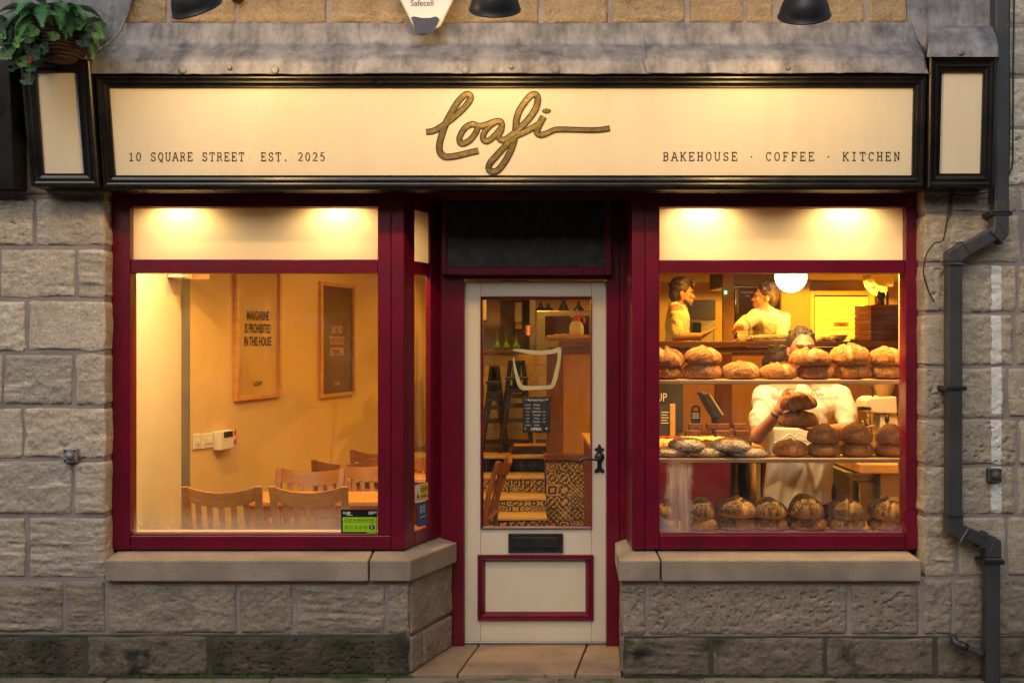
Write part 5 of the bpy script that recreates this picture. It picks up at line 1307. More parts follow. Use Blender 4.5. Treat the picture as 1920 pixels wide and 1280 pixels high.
# posters on the slanting wall
wd_ = Vector((.29, 1.0, 0)).normalized(); wnrm = Vector((wd_.y, -wd_.x, 0))      # along the wall, and out of it
def poster(lbl, ya, yb, pb, ph, dark, lines, ink_m, tz, ts):
    zb_ = Z(pb, ya); h = ph; p0 = Vector((LX(ya), ya, 0)); L_ = (Vector((LX(yb), yb, 0))-p0).length
    t = thing('framed_poster', lbl, 'poster', p0 + Vector((0, 0, zb_)))
    fw = .030
    for (a0, a1, z0, z1) in ((0, fw, zb_, zb_+h), (L_-fw, L_, zb_, zb_+h), (fw+.0005, L_-fw-.0005, zb_, zb_+fw), (fw+.0005, L_-fw-.0005, zb_+h-fw, zb_+h)):
        obj('frame_bar', MB().obox(p0, wd_, wnrm, UZ, (a0, a1), (.002, .032), (z0, z1)), wood_light, t, bevel=.003)
    obj('print', MB().obox(p0, wd_, wnrm, UZ, (fw-.004, L_-fw+.004), (.006, .010), (zb_+fw-.004, zb_+h-fw+.004)), dark, t)
    gq = [p0 + wd_*a + wnrm*.016 + UZ*z for (a, z) in ((fw, zb_+fw), (L_-fw, zb_+fw), (L_-fw, zb_+h-fw), (fw, zb_+h-fw))]
    for i, s_ in enumerate(lines):
        text('lettering', s_, ink_m, t, p0 + wd_*(L_/2) + wnrm*.012 + UZ*(zb_+h*tz - i*ts*1.0), wd_, UZ, ts, sx=.62, bold=ts*.02)
    text('lettering', 'LOAFI', ink_m, t, p0 + wd_*(L_/2) + wnrm*.012 + UZ*(zb_+h*.10), wd_, UZ, .045, sx=.8, bold=.001, spacing=1.2)
poster_l = mat('tan poster paper', (0.52, 0.33, 0.13), (0.49, 0.31, 0.12), 2, rough=.5, coat=.8); poster_d = mat('dark brown poster paper', (0.095, 0.030, 0.010), (0.11, 0.036, 0.012), 2, rough=.5, coat=.8)
poster('tan poster in oak frame reading margarine is prohibited in this house', 1.70, 2.295, 752, .90, poster_l, ['MARGARINE', 'IS PROHIBITED', 'IN THIS HOUSE'], ink, .60, .088)
poster('dark brown poster in oak frame reading say no to soggy bottoms', 2.90, 3.50, 747, .90, poster_d, ['SAY NO', 'TO SOGGY', 'BOTTOMS'], mat('orange print', (0.6, 0.33, 0.1), rough=.6), .56, .088)
# switches and panel on the wall
def wallbox(t, name, a0, a1, z0, z1, d, m, bevel=.004, d0=.0015):
    return obj(name, MB().obox(Vector((LX(1.22), 1.22, 0)), wd_, wnrm, UZ, (a0, a1), (d0, d), (z0, z1)), m, t, bevel=bevel)
def wpos(px):  # distance along the wall of a picture column
    k = (px-960)/F; y = (-2.331 - k*D)/(k-.29); return (y-1.22)/wd_.y, y
def wz(py, px): return Z(py, wpos(px)[1])
s1 = thing('light_switch', 'cream single light switch nearest the grey trim', 'switch', W(366, 840, 1.25))
wallbox(s1, 'plate', wpos(360)[0], wpos(373)[0], wz(842, 366), wz(813, 366), .012, plastic_white); wallbox(s1, 'rocker', wpos(366)[0], wpos(370)[0], wz(833, 366), wz(824, 366), .02, plastic_white, .002)
s2 = thing('light_switch', 'cream triple light switch beside the alarm keypad', 'switch', W(384, 840, 1.35))
wallbox(s2, 'plate', wpos(374.5)[0], wpos(397)[0], wz(840, 385), wz(812, 385), .012, plastic_white)
for k in range(3): wallbox(s2, 'rocker', wpos(380+k*5)[0], wpos(383.5+k*5)[0], wz(831, 385), wz(821, 385), .019, plastic_white, .002)
kp = thing('alarm_keypad', 'white alarm keypad with dark screen on the seating wall', 'keypad', W(412, 840, 1.5))
wallbox(kp, 'casing', wpos(398)[0], wpos(424)[0], wz(842, 412), wz(806, 412), .06, plastic_white, .008); wallbox(kp, 'screen', wpos(404)[0], wpos(421)[0], wz(819, 412), wz(808, 412), .062, mat('dark screen', (0.02, 0.015, 0.012), rough=.15), .001, .0605)
fc = thing('call_point', 'small red fire call point beside the alarm keypad', 'call point', W(430, 835, 1.65))
wallbox(fc, 'casing', wpos(424.6)[0], wpos(435)[0], wz(833, 430), wz(806, 430), .035, redp, .004); wallbox(fc, 'window', wpos(426)[0], wpos(433)[0], wz(824, 430), wz(816, 430), .037, plastic_white, .001, .0355)
ex = thing('exit_notice', 'small white box with dark notice high on the white wall', 'notice', W(312, 524, .9))
obj('casing', MB().box(-1.985, -1.90, .80, 1.0, Z(522, .9), Z(490, .9)), plastic_white, ex, bevel=.005); obj('notice', MB().box(-1.905, -1.80, 1.001, 1.008, Z(523, .95), Z(490, .95)), kraft, ex, bevel=.001)

# ------------------------------------------------------------------ things behind the bread display
rk = thing('display_rack', 'display rack of two pale boards across the bread window', 'shelf', (X(1467, .35), .35, ZL))
zA, zB = Z(712.3, .33), Z(859.5, .31); xr0 = X(1185, YF)+.052; xr1 = 2.098
for z, y_ in ((zA, .33), (zB, .31)): obj('shelf_board', MB().box(xr0, xr1, y_, .54, z-.022, z), shelfwood, rk, bevel=.003)
for z in (zA, zB):
    for x in (xr0, xr1-.016): obj('batten', MB().box(x, x+.015,   .34, .398, z-.05, z-.0225), shelfwood, rk)
# pastry counter with a dark red front
pc = thing('pastry_counter', 'dark red fronted pastry counter behind the bread display', 'counter', (1.0, 1.4, FL0))
zcT = Z(846, 1.0)
obj('carcass', MB().box(X(1185, 1.0)-.2, X(1349, 1.0), 1.0, 2.3, FL0, zcT-.03), redpanel, pc)
for k in range(3):
    a0 = X(1185, 1.0)-.19+k*.262; obj('front_panel', MB().box(a0, a0+.25, .988, .9995, FL0+.08, zcT-.06), redpanel, pc, bevel=.003)
obj('worktop', MB().box(X(1185, 1.0)-.22, 1.56, .97, 2.32, zcT-.029, zcT), ply, pc, bevel=.004)
obj('end_leg', MB().box(1.48, 1.53, 2.2, 2.28, FL0, zcT-.03), wood_darkv, pc); obj('end_leg', MB().box(1.50, 1.54, 1.05, 1.10, FL0, zcT-.03), wood_darkv, pc)
# bags hanging below the worktop
bagcols = [kraft, mat('mustard cloth', (0.46, 0.24, 0.03), (0.38, 0.19, 0.02), 5, rough=.85, bump=.4, bscale=12), mat('dark brown cloth', (0.05, 0.025, 0.014), rough=.9), kraft]
for i, (a, b_, zt_, zb2, lb) in enumerate(((1352, 1362, 872, 960, 'upright bundle of brown paper bags beside the red counter'), (1357, 1382, 862, 958, 'mustard apron hanging beside the red counter'), (1380, 1402, 862, 930, 'dark brown apron hanging between two pale ones'), (1396, 1420, 862, 965, 'tan apron hanging nearest the baker'))):
    y = 1.35+.06*i; x0, x1 = X(a, y), X(b_, y); n = 16; V = []
    for j, z in enumerate((Z(zt_, y), Z((zt_+zb2)/2, y), Z(zb2, y))):
        for k in range(n+1):
            u = k/n; V.append((x0+(x1-x0)*(u*(.8+.1*j)+.1*(1-.5*j)), y + .022*math.sin(u*9+i*2+j*.5), z + (.02*math.sin(u*5+i) if j == 2 else 0)))
    Fc = [(j*(n+1)+k, j*(n+1)+k+1, (j+1)*(n+1)+k+1, (j+1)*(n+1)+k) for j in range(2) for k in range(n)]
    o = obj('hanging_apron' if i else 'paper_bags', MB().add(V, Fc), bagcols[i], smooth=True); s_ = o.modifiers.new('t', 'SOLIDIFY'); s_.thickness = .012
    tag(o, lb, 'apron' if i else 'bags')
# chalkboard etc on the counter
cb = thing('chalkboard', 'tall black chalkboard with chalk lettering behind the pastries', 'chalkboard', W(1255, 800, 2.2))
obj('board', MB().box(X(1237, 2.2)-.25, X(1281, 2.2), 2.2, 2.22, zcT, Z(700, 2.2)), chalk, cb, bevel=.003)
text('lettering', 'UP', chalkw, cb, W(1251, 752, 2.196), UX, UZ, S(22, 2.2), align='RIGHT', sx=.8)
mh = thing('menu_holder', 'wooden menu stand with black card of chalk writing', 'menu', W(1250, 805, 1.75))
obj('upright', MB().box(X(1256, 1.75), X(1266, 1.75), 1.74, 1.77, zcT, Z(757, 1.75)), wood_light, mh, bevel=.003)
obj('card', MB().box(X(1225, 1.75), X(1255.5, 1.75), 1.75, 1.756, zcT, Z(760, 1.75)), chalk, mh)
for k in range(5): obj('chalk_line', MB().add(Q(1240, 772+k*5, 1254-(k % 2)*3, 773.2+k*5, 1.748), [(0,1,2,3)]), chalkw, mh)
tk = thing('ticket_sign', 'small black sign with a carrying handle among the brownies', 'sign', W(1304, 795, 1.95))
hpts = [(1296, 800), (1296, 768), (1299, 762), (1304, 760), (1309, 762), (1313, 768), (1313, 800)]
obj('board', MB().prism([W(a, b_, 1.95) for a, b_ in [(1296, 800), (1296, 770), (1313, 770), (1313, 800)]], (0, .01, 0)), chalk, tk)
obj('handle', MB().tube(spline([W(1297.5, 771, 1.955), W(1299, 763, 1.955), W(1304.5, 761, 1.955), W(1310, 763, 1.955), W(1311.5, 771, 1.955)], 5), .007, 8), chalk, tk, smooth=True)
for k in range(3): obj('chalk_line', MB().add(Q(1298, 774+k*4, 1311, 775.5+k*4, 1.947), [(0,1,2,3)]), chalkw, tk)
ti = thing('till_tablet', 'black till tablet tilted on a stand above the brownies', 'till', W(1340, 795, 1.8))
pts = [(1316, 738), (1322, 736), (1328, 737), (1354, 778), (1349, 786), (1342, 785)]
obj('screen_slab', MB().prism([W(a, b_, 1.72) for a, b_ in pts], (0, .22, 0)), blackm, ti, bevel=.006)
obj('screen_back', MB().prism([W(a, b_, 1.74) for a, b_ in ((1329, 737.5), (1333, 740), (1357, 777), (1354.6, 778))], (0, .18, 0)), shelfwood, ti)
obj('stand', MB().tube([W(1338, 766, 1.85), W(1340, 815, 1.85)], .02, 10), blackm, ti); obj('foot', MB().box(X(1330, 1.85), X(1352, 1.85), 1.77, 1.93, zcT, zcT+.012), blackm, ti)

# coffee machine on the work table
wk = thing('work_table', 'work table with butcher block top and cream cabinet behind the loaves', 'table', (X(1655, 1.2), 1.3, FL0))
zw = Z(868, 1.05)
obj('block_top', MB().box(X(1612, 1.0), X(1720, 1.0)+.25, .98, 1.75, zw-.055, zw), wood_lighth, wk, bevel=.005)
obj('cabinet', MB().box(X(1651, 1.05), X(1720, 1.05)+.25, 1.05, 1.7, FL0, zw-.056), cream, wk, bevel=.004)
fg = thing('undercounter_fridge', 'steel undercounter fridge beside the work table', 'fridge', (X(1620, 1.3), 1.4, FL0))
obj('body', MB().box(X(1592, 1.15), X(1648, 1.15)-.02, 1.16, 1.75, FL0, Z(893, 1.15)), steel, fg, bevel=.004)
fgd = obj('door_panel', MB().box(X(1607, 1.15), X(1648, 1.15)-.02, 1.13, 1.159, FL0+.08, Z(902, 1.15)), steel, fg, bevel=.004); obj('worktop', MB().box(X(1585, 1.15), X(1648, 1.15)-.018, 1.12, 1.75, Z(893, 1.15)+.001, Z(893, 1.15)+.03), steel, fg, bevel=.004)
obj('handle', MB().tube([W(1611, 905, 1.11), W(1611, 955, 1.11)], .008, 8), chrome, fgd)
cm = thing('coffee_machine', 'cream coffee machine with chrome group and glass hopper', 'coffee machine', W(1655, 868, 1.4))
ym = 1.35; creamc = mat('cream enamel', (0.62, 0.56, 0.42), rough=.25)
obj('head', MB().prism([W(a, b_, ym-.08) for a, b_ in ((1621, 772), (1619, 765), (1624, 751), (1634, 745), (1682, 743), (1684, 776), (1650, 775))], (0, .2, 0)), creamc, cm, bevel=.012, seg=3)
obj('column', MB().prism([W(a, b_, ym-.05) for a, b_ in ((1650, 776), (1684, 777), (1690, 866), (1640, 866), (1643, 845), (1652, 840))], (0, .16, 0)), creamc, cm, bevel=.01)
obj('foot', MB().box(X(1612, ym), X(1692, ym), ym-.14, ym+.16, zw, zw+.035), creamc, cm, bevel=.012, seg=3)
obj('group_head', MB().lathe([(.03, 0), (.034, .02), (.03, .09), (.022, .11)], W(1632, 800, ym-.02), 18), chrome, cm, smooth=True)
obj('portafilter_handle', MB().tube([W(1632, 766, ym-.1), W(1618, 765, ym-.12), W(1601, 765, ym-.14)], [.01, .013, .011], 10), blackm, cm, smooth=True)
obj('steam_wand', MB().tube(spline([W(1626, 782, ym-.1), W(1618, 790, ym-.12), W(1622, 806, ym-.12), W(1634, 812, ym-.1)], 5), .007, 8), chrome, cm, smooth=True)
obj('jug', MB().lathe([(.045, 0), (.05, .02), (.046, .06), (.036, .09), (.04, .11)], Vector((X(1632, ym), ym-.03, zw+.036)), 18), chrome, cm, smooth=True)
obj('hopper', MB().lathe([(.035, 0), (.06, .05), (.075, .13), (.075, .15)], W(1658, 743, ym+.02), 20), mat('amber hopper glass', (0.4, 0.24, 0.07), rough=.1), cm, smooth=True)
obj('lever', MB().tube(spline([W(1636, 744, ym), W(1636, 728, ym), W(1632, 722, ym)], 4), .007, 8), blackm, cm, smooth=True); obj('knob', MB().ball(W(1663, 785, ym-.09), (.014, .02, .03)), blackm, cm, smooth=True)

# back room on the raised floor
hood = thing('extractor_hood', 'dull steel extractor hood hanging over the back kitchen', 'hood', W(1400, 536, 6.0))
fbox(hood, 1355, 1478, 480, 536, 6.4, 7.2, mat('dull steel', (0.20, 0.14, 0.07), rough=.5, metal=.3), 'canopy', bevel=.01); fbox(hood, 1355, 1478, 536.3, 539, 6.4, 7.2, steel, 'lip')
rf = thing('tall_fridge', 'tall dark steel fridge with stickers behind the laughing staff', 'fridge', W(1410, 640, 7.0))
fbox(rf, 1378, 1464, 540, 700, 6.9, 7.5, mat('brown steel', (0.12, 0.065, 0.022), rough=.35, metal=.2), 'body', bevel=.01)
for (a, b_, c, d_) in ((1389, 1412, 546, 550), (1398, 1406, 553, 556)): fbox(rf, a, b_, c, d_, 6.894, 6.899, chalkw, 'sticker', bevel=0)
fbox(rf, 1379, 1385, 540, 588, 6.88, 6.899, chrome, 'handle', bevel=.006)
sc_ = thing('grey_screen', 'grey steel sink splashback with papers behind the gesturing staff', 'panel', W(1318, 640, 6.0))
fbox(sc_, 1290, 1342, 562, 600, 6.0, 6.05, mat('grey steel panel', (0.14, 0.13, 0.115), rough=.4, metal=.4), 'panel', bevel=.01); fbox(sc_, 1296, 1340, 600.5, 660, 6.0, 6.1, steel, 'shelf', bevel=.006)
fbox(sc_, 1301, 1315, 604, 634, 5.9, 5.98, blackm, 'bin', bevel=.01)
obj('paper_sheet', MB().prism([W(a, b_, 5.95) for a, b_ in ((1314, 612), (1338, 604), (1336, 640), (1313, 640))], (0, .01, 0)), paper, sc_)
gl_ = thing('exit_light', 'tiny green indicator light on the back wall', 'light', W(1360, 550, 6.3)); obj('lens', MB().box(X(1358.6, 6.3), X(1362, 6.3), 6.28, 6.3, Z(551, 6.3), Z(545.5, 6.3)), emis('green led', (.2, 1.0, .3), 6), gl_); obj('backplate', MB().box(X(1356, 6.3), X(1376, 6.3), 6.301, 6.36, ZP, ZC), ply, gl_)
tdr = thing('toilet_door', 'yellow lit cream panelled door with a small toilet sign', 'door', W(1575, 660, 8.5))
yd2 = 8.4
fbox(tdr, 1519, 1527, 545, 760, yd2, 8.6, wallcream, 'jamb'); fbox(tdr, 1630, 1640, 545, 760, yd2, 8.6, wallcream, 'jamb'); fbox(tdr, 1527.3, 1629.7, 545, 553, yd2, 8.6, wallcream, 'jamb')
fbox(tdr, 1528, 1629, 556, 760, yd2+.05, 8.6, wallwhite, 'leaf', bevel=.005)
for (a, b_, c, d_) in ((1538, 1563, 572, 600), (1568, 1592, 572, 600), (1597, 1619, 572, 600), (1538, 1619, 616, 680)):
    mitred('panel_moulding', Q(a, c, b_, d_, yd2+.05), Q(a+2, c+2, b_-2, d_-2, yd2+.05), (0, -1, 0), [(0, 0), (.3, .012), (.7, .012), (1, -.004)], wallwhite, tdr)
tsp = fbox(tdr, 1564, 1591, 604, 611, yd2+.03, yd2+.036, mat('brass plate', (0.35, 0.22, 0.06), rough=.4), 'sign_plate', bevel=.002)
text('lettering', 'TOILET', ink, tsp, W(1577.5, 610, yd2+.028), UX, UZ, S(5.8, yd2), sx=.95, bold=.002)
pw = thing('partition_wall', 'brown painted partition beside the toilet door', 'wall', W(1490, 640, 8.3)); fbox(pw, 1465, 1518.5, 470, 760, 8.3, 8.6, mat('tan wall', (0.40, 0.26, 0.11), rough=.7), 'panel'); fbox(pw, 1465, 1518.5, 760.3, 775, 8.28, 8.6, wood_dark, 'skirting')
sd_ = thing('ceiling_duct', 'bent silver ventilation duct by the boiler', 'duct', W(1640, 545, 7.5))
obj('flexible_pipe', MB().tube(spline([W(1628, 490, 7.5), W(1628, 515, 7.5), W(1632, 533, 7.5), W(1643, 544, 7.5), W(1660, 548, 7.5)], 7), .07, 16), wallwhite, sd_, smooth=True)
for k, (a, b_) in enumerate(((1628, 516), (1630, 528), (1636, 538), (1646, 545))): obj('pipe_rib', MB().ball(W(a, b_, 7.42), (.03, .012, .016)), greytrim, sd_, smooth=True)
bo = thing('boiler', 'white wall boiler above the timber box', 'boiler', W(1660, 540, 7.8)); fbox(bo, 1640, 1676, 508, 537, 7.7, 8.0, wallwhite, 'casing', bevel=.01); fbox(bo, 1655, 1675, 511, 517, 7.69, 7.699, blackm, 'display')
tb = thing('timber_box', 'horizontally boarded timber booth end at the back', 'partition', W(1665, 640, 5.0))
for k in range(7): fbox(tb, 1633, 1720, 571+k*9.6, 580+k*9.6, 5.0, 5.5, wood_dark, 'board', bevel=.004)
obj('frame', MB().box(X(1636, 5.0), X(1720, 5.0), 5.01, 5.49, ZP, Z(572, 5.0)), wood_dark, tb)
gr = thing('coffee_grinder', 'dark coffee grinder standing on the timber box', 'grinder', W(1652, 571, 5.2)); obj('body', MB().lathe([(.03, 0), (.032, .02), (.025, .05), (.04, .07), (.042, .11), (.03, .12)], W(1652, 571, 5.2), 16), blackm, gr, smooth=True); obj('rod', MB().tube([W(1664, 571, 5.2), W(1664, 546, 5.2)], .012, 8), blackm, gr)
# bits on the counter
cup = thing('paper_cup', 'cream takeaway paper cup under the laughing staff hand', 'cup', W(1392, 639.5, 4.0))
obj('cup_wall', MB().lathe([(.036, 0), (.038, .004), (.046, .072)], W(1392, 639.5, 4.0), 20), plastic_white, cup, smooth=True); obj('lid', MB().lathe([(.047, .072), (.049, .076), (.046, .084), (.04, .086)], W(1392, 639.5, 4.0), 20), plastic_white, cup, smooth=True)
bt = thing('bake_tray', 'tray of floury baps on the counter beside the laughing staff', 'tray', W(1455, 640, 4.0)); fbox(bt, 1422, 1502, 636.5, 639.4, 3.86, 4.2, steel, 'tray', bevel=.004)
flourm = mat('pale floury dough', (0.66, 0.52, 0.30), (0.60, 0.42, 0.2), 12, rough=.8, bump=.3, bscale=30)
for k in range(8): obj('bap', MB().ball(W(1428+k*9.5, 632.5, 3.98+.03*(k % 2)), (.05, .05, .028)), flourm, bt, smooth=True)
bl = thing('mixing_bowl', 'cream mixing bowl on the counter before the toilet door', 'bowl', W(1574, 639.5, 4.05)); obj('bowl', MB().lathe([(.03, 0), (.05, .01), (.075, .05), (.078, .055), (.07, .05)], W(1573, 639.5, 4.05), 20), plastic_white, bl, smooth=True); obj('foot_ring', MB().lathe([(.034, -.001), (.034, .006)], W(1573, 639.5, 4.05), 16), plastic_white, bl)
dl = thing('dough_pile', 'heap of floury dough pieces beside the mixing bowl', 'dough', W(1550, 639.5, 4.05))
for k in range(9): obj('dough_piece', MB().ball(W(1537+k*3.3, 637-(k % 3)*1.5, 4.0+.03*(k % 2)), (.03, .03, .018)), flourm, dl, smooth=True)
cmb = thing('comb_scraper', 'dark toothed scraper standing on the counter', 'scraper', W(1601, 639.5, 4.0)); fbox(cmb, 1594.5, 1607, 637.5, 639.5, 4.0, 4.03, blackm, 'bar', bevel=.002)
for k in range(6): fbox(cmb, 1595+k*2.1, 1596+k*2.1, 634.5, 637.4, 4.01, 4.02, blackm, 'tooth', bevel=0)

# ------------------------------------------------------------------ lit lamps inside
AMB = (1.0, 0.47, 0.025); AMB2 = (1.0, 0.64, 0.24)
globe_e = emis('glowing opal glass', (1.0, 0.80, 0.45), 9.0); spot_e = emis('lit downlight lens', (1.0, 0.75, 0.4), 14.0)
def globe(lbl, c, r, p):
    t = thing('globe_lamp', lbl, 'lamp', c, group='glowing globe lamps')
    obj('opal_globe', MB().ball(c, r, 28, 18), globe_e, t, smooth=True); obj('gallery', MB().lathe([(r*.4, r*.90), (r*.42, r*1.02), (r*.2, r*1.1)], c, 20), MATS['chrome'], t, smooth=True)
    obj('stem', MB().tube([c+UZ*r*1.05, Vector((c.x, c.y, ZC))], .008, 8), MATS['chrome'], t)
    ld = bpy.data.lights.new('globe_light', 'POINT'); ld.energy = p; ld.color = AMB; ld.shadow_soft_size = r
    lo = bpy.data.objects.new('globe_light', ld); col.objects.link(lo); lo.parent = t; lo.location = (0, 0, -r*1.02-.02)
globe('glowing round globe lamp hanging above the counter', W(1483, 519, 4.35), S(29.5, 4.35), 26)
globe('glowing globe lamp hanging over the seating tables', Vector((-.45, 2.35, 2.22)), .10, 20)
def downlight(x, y, p, lbl, spot=110, colr=AMB, blend=.6, aim=None):
    t = thing('downlight', lbl, 'downlight', (x, y, ZC-.012), group='ceiling downlights')
    obj('bezel', MB().lathe([(.043, 0), (.045, -.004), (.043, -.009), (.036, -.010), (.034, -.004)], (x, y, ZC-.0005), 20, cap=False), chrome, t, smooth=True)
    obj('lens', MB().lathe([(.033, -.003), (.03, -.005), (.001, -.006)], (x, y, ZC-.0005), 16), spot_e, t, smooth=True)
    ld = bpy.data.lights.new('downlight_light', 'SPOT'); ld.energy = p; ld.color = colr; ld.spot_size = math.radians(spot); ld.spot_blend = blend; ld.shadow_soft_size = .03
    lo = bpy.data.objects.new('downlight_light', ld); col.objects.link(lo); lo.parent = t; lo.location = (0, 0, -.006)
    if aim: lo.rotation_euler = (math.radians(aim[0]), math.radians(aim[1]), 0)
downlight(X(350, .26), .262, 80, 'downlight over the seating window near the white wall', 160, AMB2)
downlight(X(640, .26), .262, 80, 'downlight over the seating window near the door', 160, AMB2)
downlight(X(1308, .26), .262, 98, 'downlight over the bread window near the door', 160, AMB2)
downlight(X(1572, .26), .262, 98, 'downlight over the bread window near the drainpipe', 160, AMB2)
downlight(X(1490, .60), .60, 44, 'unseen downlight added above the baker to light the held loaves', 140, AMB2)  # added lamp, brightens the held loaves and the baker's arms
downlight(X(1640, .60), .60, 30, 'unseen downlight added between the baker and the right wall', 140, AMB2)  # added fill lamp for the baker and the shelf backs
downlight(X(1330, .60), .60, 30, 'unseen downlight added between the baker and the shop door', 140, AMB2)  # another added fill lamp, on the door side of the baker
downlight(-1.55, .85, 26, 'downlight between the white wall and window table', 120, AMB)
downlight(X(1583, 7.0), 6.9, 480, 'downlight in front of the toilet door', 176, blend=.1)
for (x, y, p, lb) in ((-.9, 1.7, 12, 'downlight above the second seating table'), (.2, 2.6, 8, 'downlight above the aisle to the steps'), (1.2, 1.5, 40, 'downlight above the pastry counter'), (2.2, 1.35, 36, 'downlight above the coffee machine'),
                    (1.9, 3.1, 26, 'downlight in front of the timber counter'), (3.2, 2.6, 24, 'downlight beyond the work table'), (1.75, 4.2, 17, 'unseen downlight placed to light the two talking staff'), (.3, 4.9, 26, 'downlight over the bread oven'), (2.9, 5.6, 36, 'downlight over the back kitchen'), (-.55, 4.4, 16, 'downlight over the high chairs')):  # staff downlight is an unseen lamp, set forward to light their faces
    downlight(x, y, p*(3.6 if y > 3 and x > 1 else 1.7), lb, 150)
# ================================================================== loaves
def crust(name, c1, c2, dark, pale, speck=None, seedy=0.0, flour=False):
    m, N, L = node_mat(name)
    b = N["Principled BSDF"]; b.inputs["Roughness"].default_value = .72; b.inputs["Specular IOR Level"].default_value = .3
    tc = N.new("ShaderNodeTexCoord"); oi = N.new("ShaderNodeObjectInfo")
    vm = N.new("ShaderNodeVectorMath"); vm.operation = 'MULTIPLY_ADD'; vm.inputs[1].default_value = (31, 47, 59)
    cx = N.new("ShaderNodeCombineXYZ")
    for i in range(3): L.new(oi.outputs["Random"], cx.inputs[i])
    L.new(cx.outputs[0], vm.inputs[0]); L.new(tc.outputs["Object"], vm.inputs[2]); V = vm.outputs[0]
    def noise(s, d=5, r=.6):
        n = N.new("ShaderNodeTexNoise"); n.inputs["Scale"].default_value = s; n.inputs["Detail"].default_value = d; n.inputs["Roughness"].default_value = r; L.new(V, n.inputs[0]); return n.outputs[0]
    def rng(s, a, c, o0=0., o1=1.):
        r = N.new("ShaderNodeMapRange"); r.inputs[1].default_value = a; r.inputs[2].default_value = c; r.inputs[3].default_value = o0; r.inputs[4].default_value = o1; L.new(s, r.inputs[0]); return r.outputs[0]
    def mix(f, a, c):
        x = N.new("ShaderNodeMixRGB"); L.new(f, x.inputs[0])
        for i, k in ((1, a), (2, c)):
            if isinstance(k, tuple): x.inputs[i].default_value = (*k, 1)
            else: L.new(k, x.inputs[i])
        return x.outputs[0]
    def mul(a, c):
        x = N.new("ShaderNodeMath"); x.operation = 'MULTIPLY'
        for i, k in enumerate((a, c)):
            if isinstance(k, float): x.inputs[i].default_value = k
            else: L.new(k, x.inputs[i])
        return x.outputs[0]
    at = N.new("ShaderNodeAttribute"); at.attribute_name = 'score'
    sp = N.new("ShaderNodeSeparateColor"); L.new(at.outputs["Color"], sp.inputs[0])
    c = mix(rng(noise(38, 6), .36, .62), c1, c2)
    c = mix(mul(rng(noise(62, 6, .7), .54, .68), .85), c, dark)
    c = mix(mul(rng(noise(26, 6, .7), .55, .68), .75), c, pale)
    vk = N.new("ShaderNodeTexVoronoi"); vk.feature = 'DISTANCE_TO_EDGE'; vk.inputs["Scale"].default_value = 34
    wk_ = N.new("ShaderNodeMixRGB"); wk_.inputs[0].default_value = .10; L.new(V, wk_.inputs[1])
    nk = N.new("ShaderNodeTexNoise"); nk.inputs["Scale"].default_value = 18; L.new(V, nk.inputs[0]); L.new(nk.outputs["Color"], wk_.inputs[2]); L.new(wk_.outputs[0], vk.inputs[0])
    c = mix(mul(rng(vk.outputs["Distance"], .015, .05, 1., 0.), rng(noise(10, 3), .42, .6, 0., .8)), c, dark)
    c = mix(mul(sp.outputs[0], .85), c, pale)          # open split
    c = mix(mul(sp.outputs[2], .75), c, dark)          # caught edge of the ear
    if seedy:
        vo = N.new("ShaderNodeTexVoronoi"); vo.inputs["Scale"].default_value = 150; L.new(V, vo.inputs[0])
        sd_ = rng(vo.outputs["Distance"], .30, .42, 1., 0.)
        area = mul(rng(noise(11, 4), .38, .60), 1.0)
        mx = N.new("ShaderNodeMath"); mx.operation = 'MAXIMUM'; L.new(mul(sp.outputs[1], 1.0), mx.inputs[0]); L.new(mul(area, seedy), mx.inputs[1])
        c = mix(mul(sd_, mx.outputs[0]), c, (0.018, 0.017, 0.02) if speck is None else speck)
        if speck is None: c = mix(mul(sp.outputs[1], rng(noise(120, 2), .34, .58, 0., .86)), c, (0.03, 0.028, 0.032))
    if flour:
        vo = N.new("ShaderNodeTexVoronoi"); vo.feature = 'DISTANCE_TO_EDGE'; vo.inputs["Scale"].default_value = 30
        wv = N.new("ShaderNodeMixRGB"); wv.inputs[0].default_value = .12; L.new(V, wv.inputs[1])
        nn = N.new("ShaderNodeTexNoise"); nn.inputs["Scale"].default_value = 22; L.new(V, nn.inputs[0]); L.new(nn.outputs["Color"], wv.inputs[2]); L.new(wv.outputs[0], vo.inputs[0])
        crack = rng(vo.outputs["Distance"], .03, .10)
        c = mix(mul(crack, rng(noise(20, 4), .30, .52)), c, (0.66, 0.58, 0.47))
    hs_ = N.new("ShaderNodeHueSaturation"); L.new(c, hs_.inputs["Color"]); L.new(rng(oi.outputs["Random"], 0, 1, .82, 1.16), hs_.inputs["Value"])
    L.new(hs_.outputs[0], b.inputs["Base Color"])
    bp = N.new("ShaderNodeBump"); bp.inputs["Strength"].default_value = 1.0; bp.inputs["Distance"].default_value = .008
    L.new(noise(75, 6, .75), bp.inputs["Height"]); L.new(bp.outputs[0], b.inputs["Normal"])
    return m
cr_gold = crust('golden sourdough crust', (0.36, 0.125, 0.020), (0.53, 0.23, 0.046), (0.10, 0.028, 0.007), (0.72, 0.47, 0.19))
cr_brown = crust('brown seeded crust', (0.42, 0.165, 0.045), (0.54, 0.24, 0.075), (0.17, 0.055, 0.018), (0.58, 0.33, 0.14), speck=(0.52, 0.32, 0.14), seedy=.8)
cr_poppy = crust('poppy seeded crust', (0.42, 0.22, 0.075), (0.55, 0.31, 0.11), (0.20, 0.08, 0.02), (0.70, 0.46, 0.18), seedy=.3)
cr_flour = crust('floury cracked rye crust', (0.20, 0.075, 0.025), (0.27, 0.11, 0.04), (0.09, 0.035, 0.015), (0.5, 0.36, 0.24), flour=True)
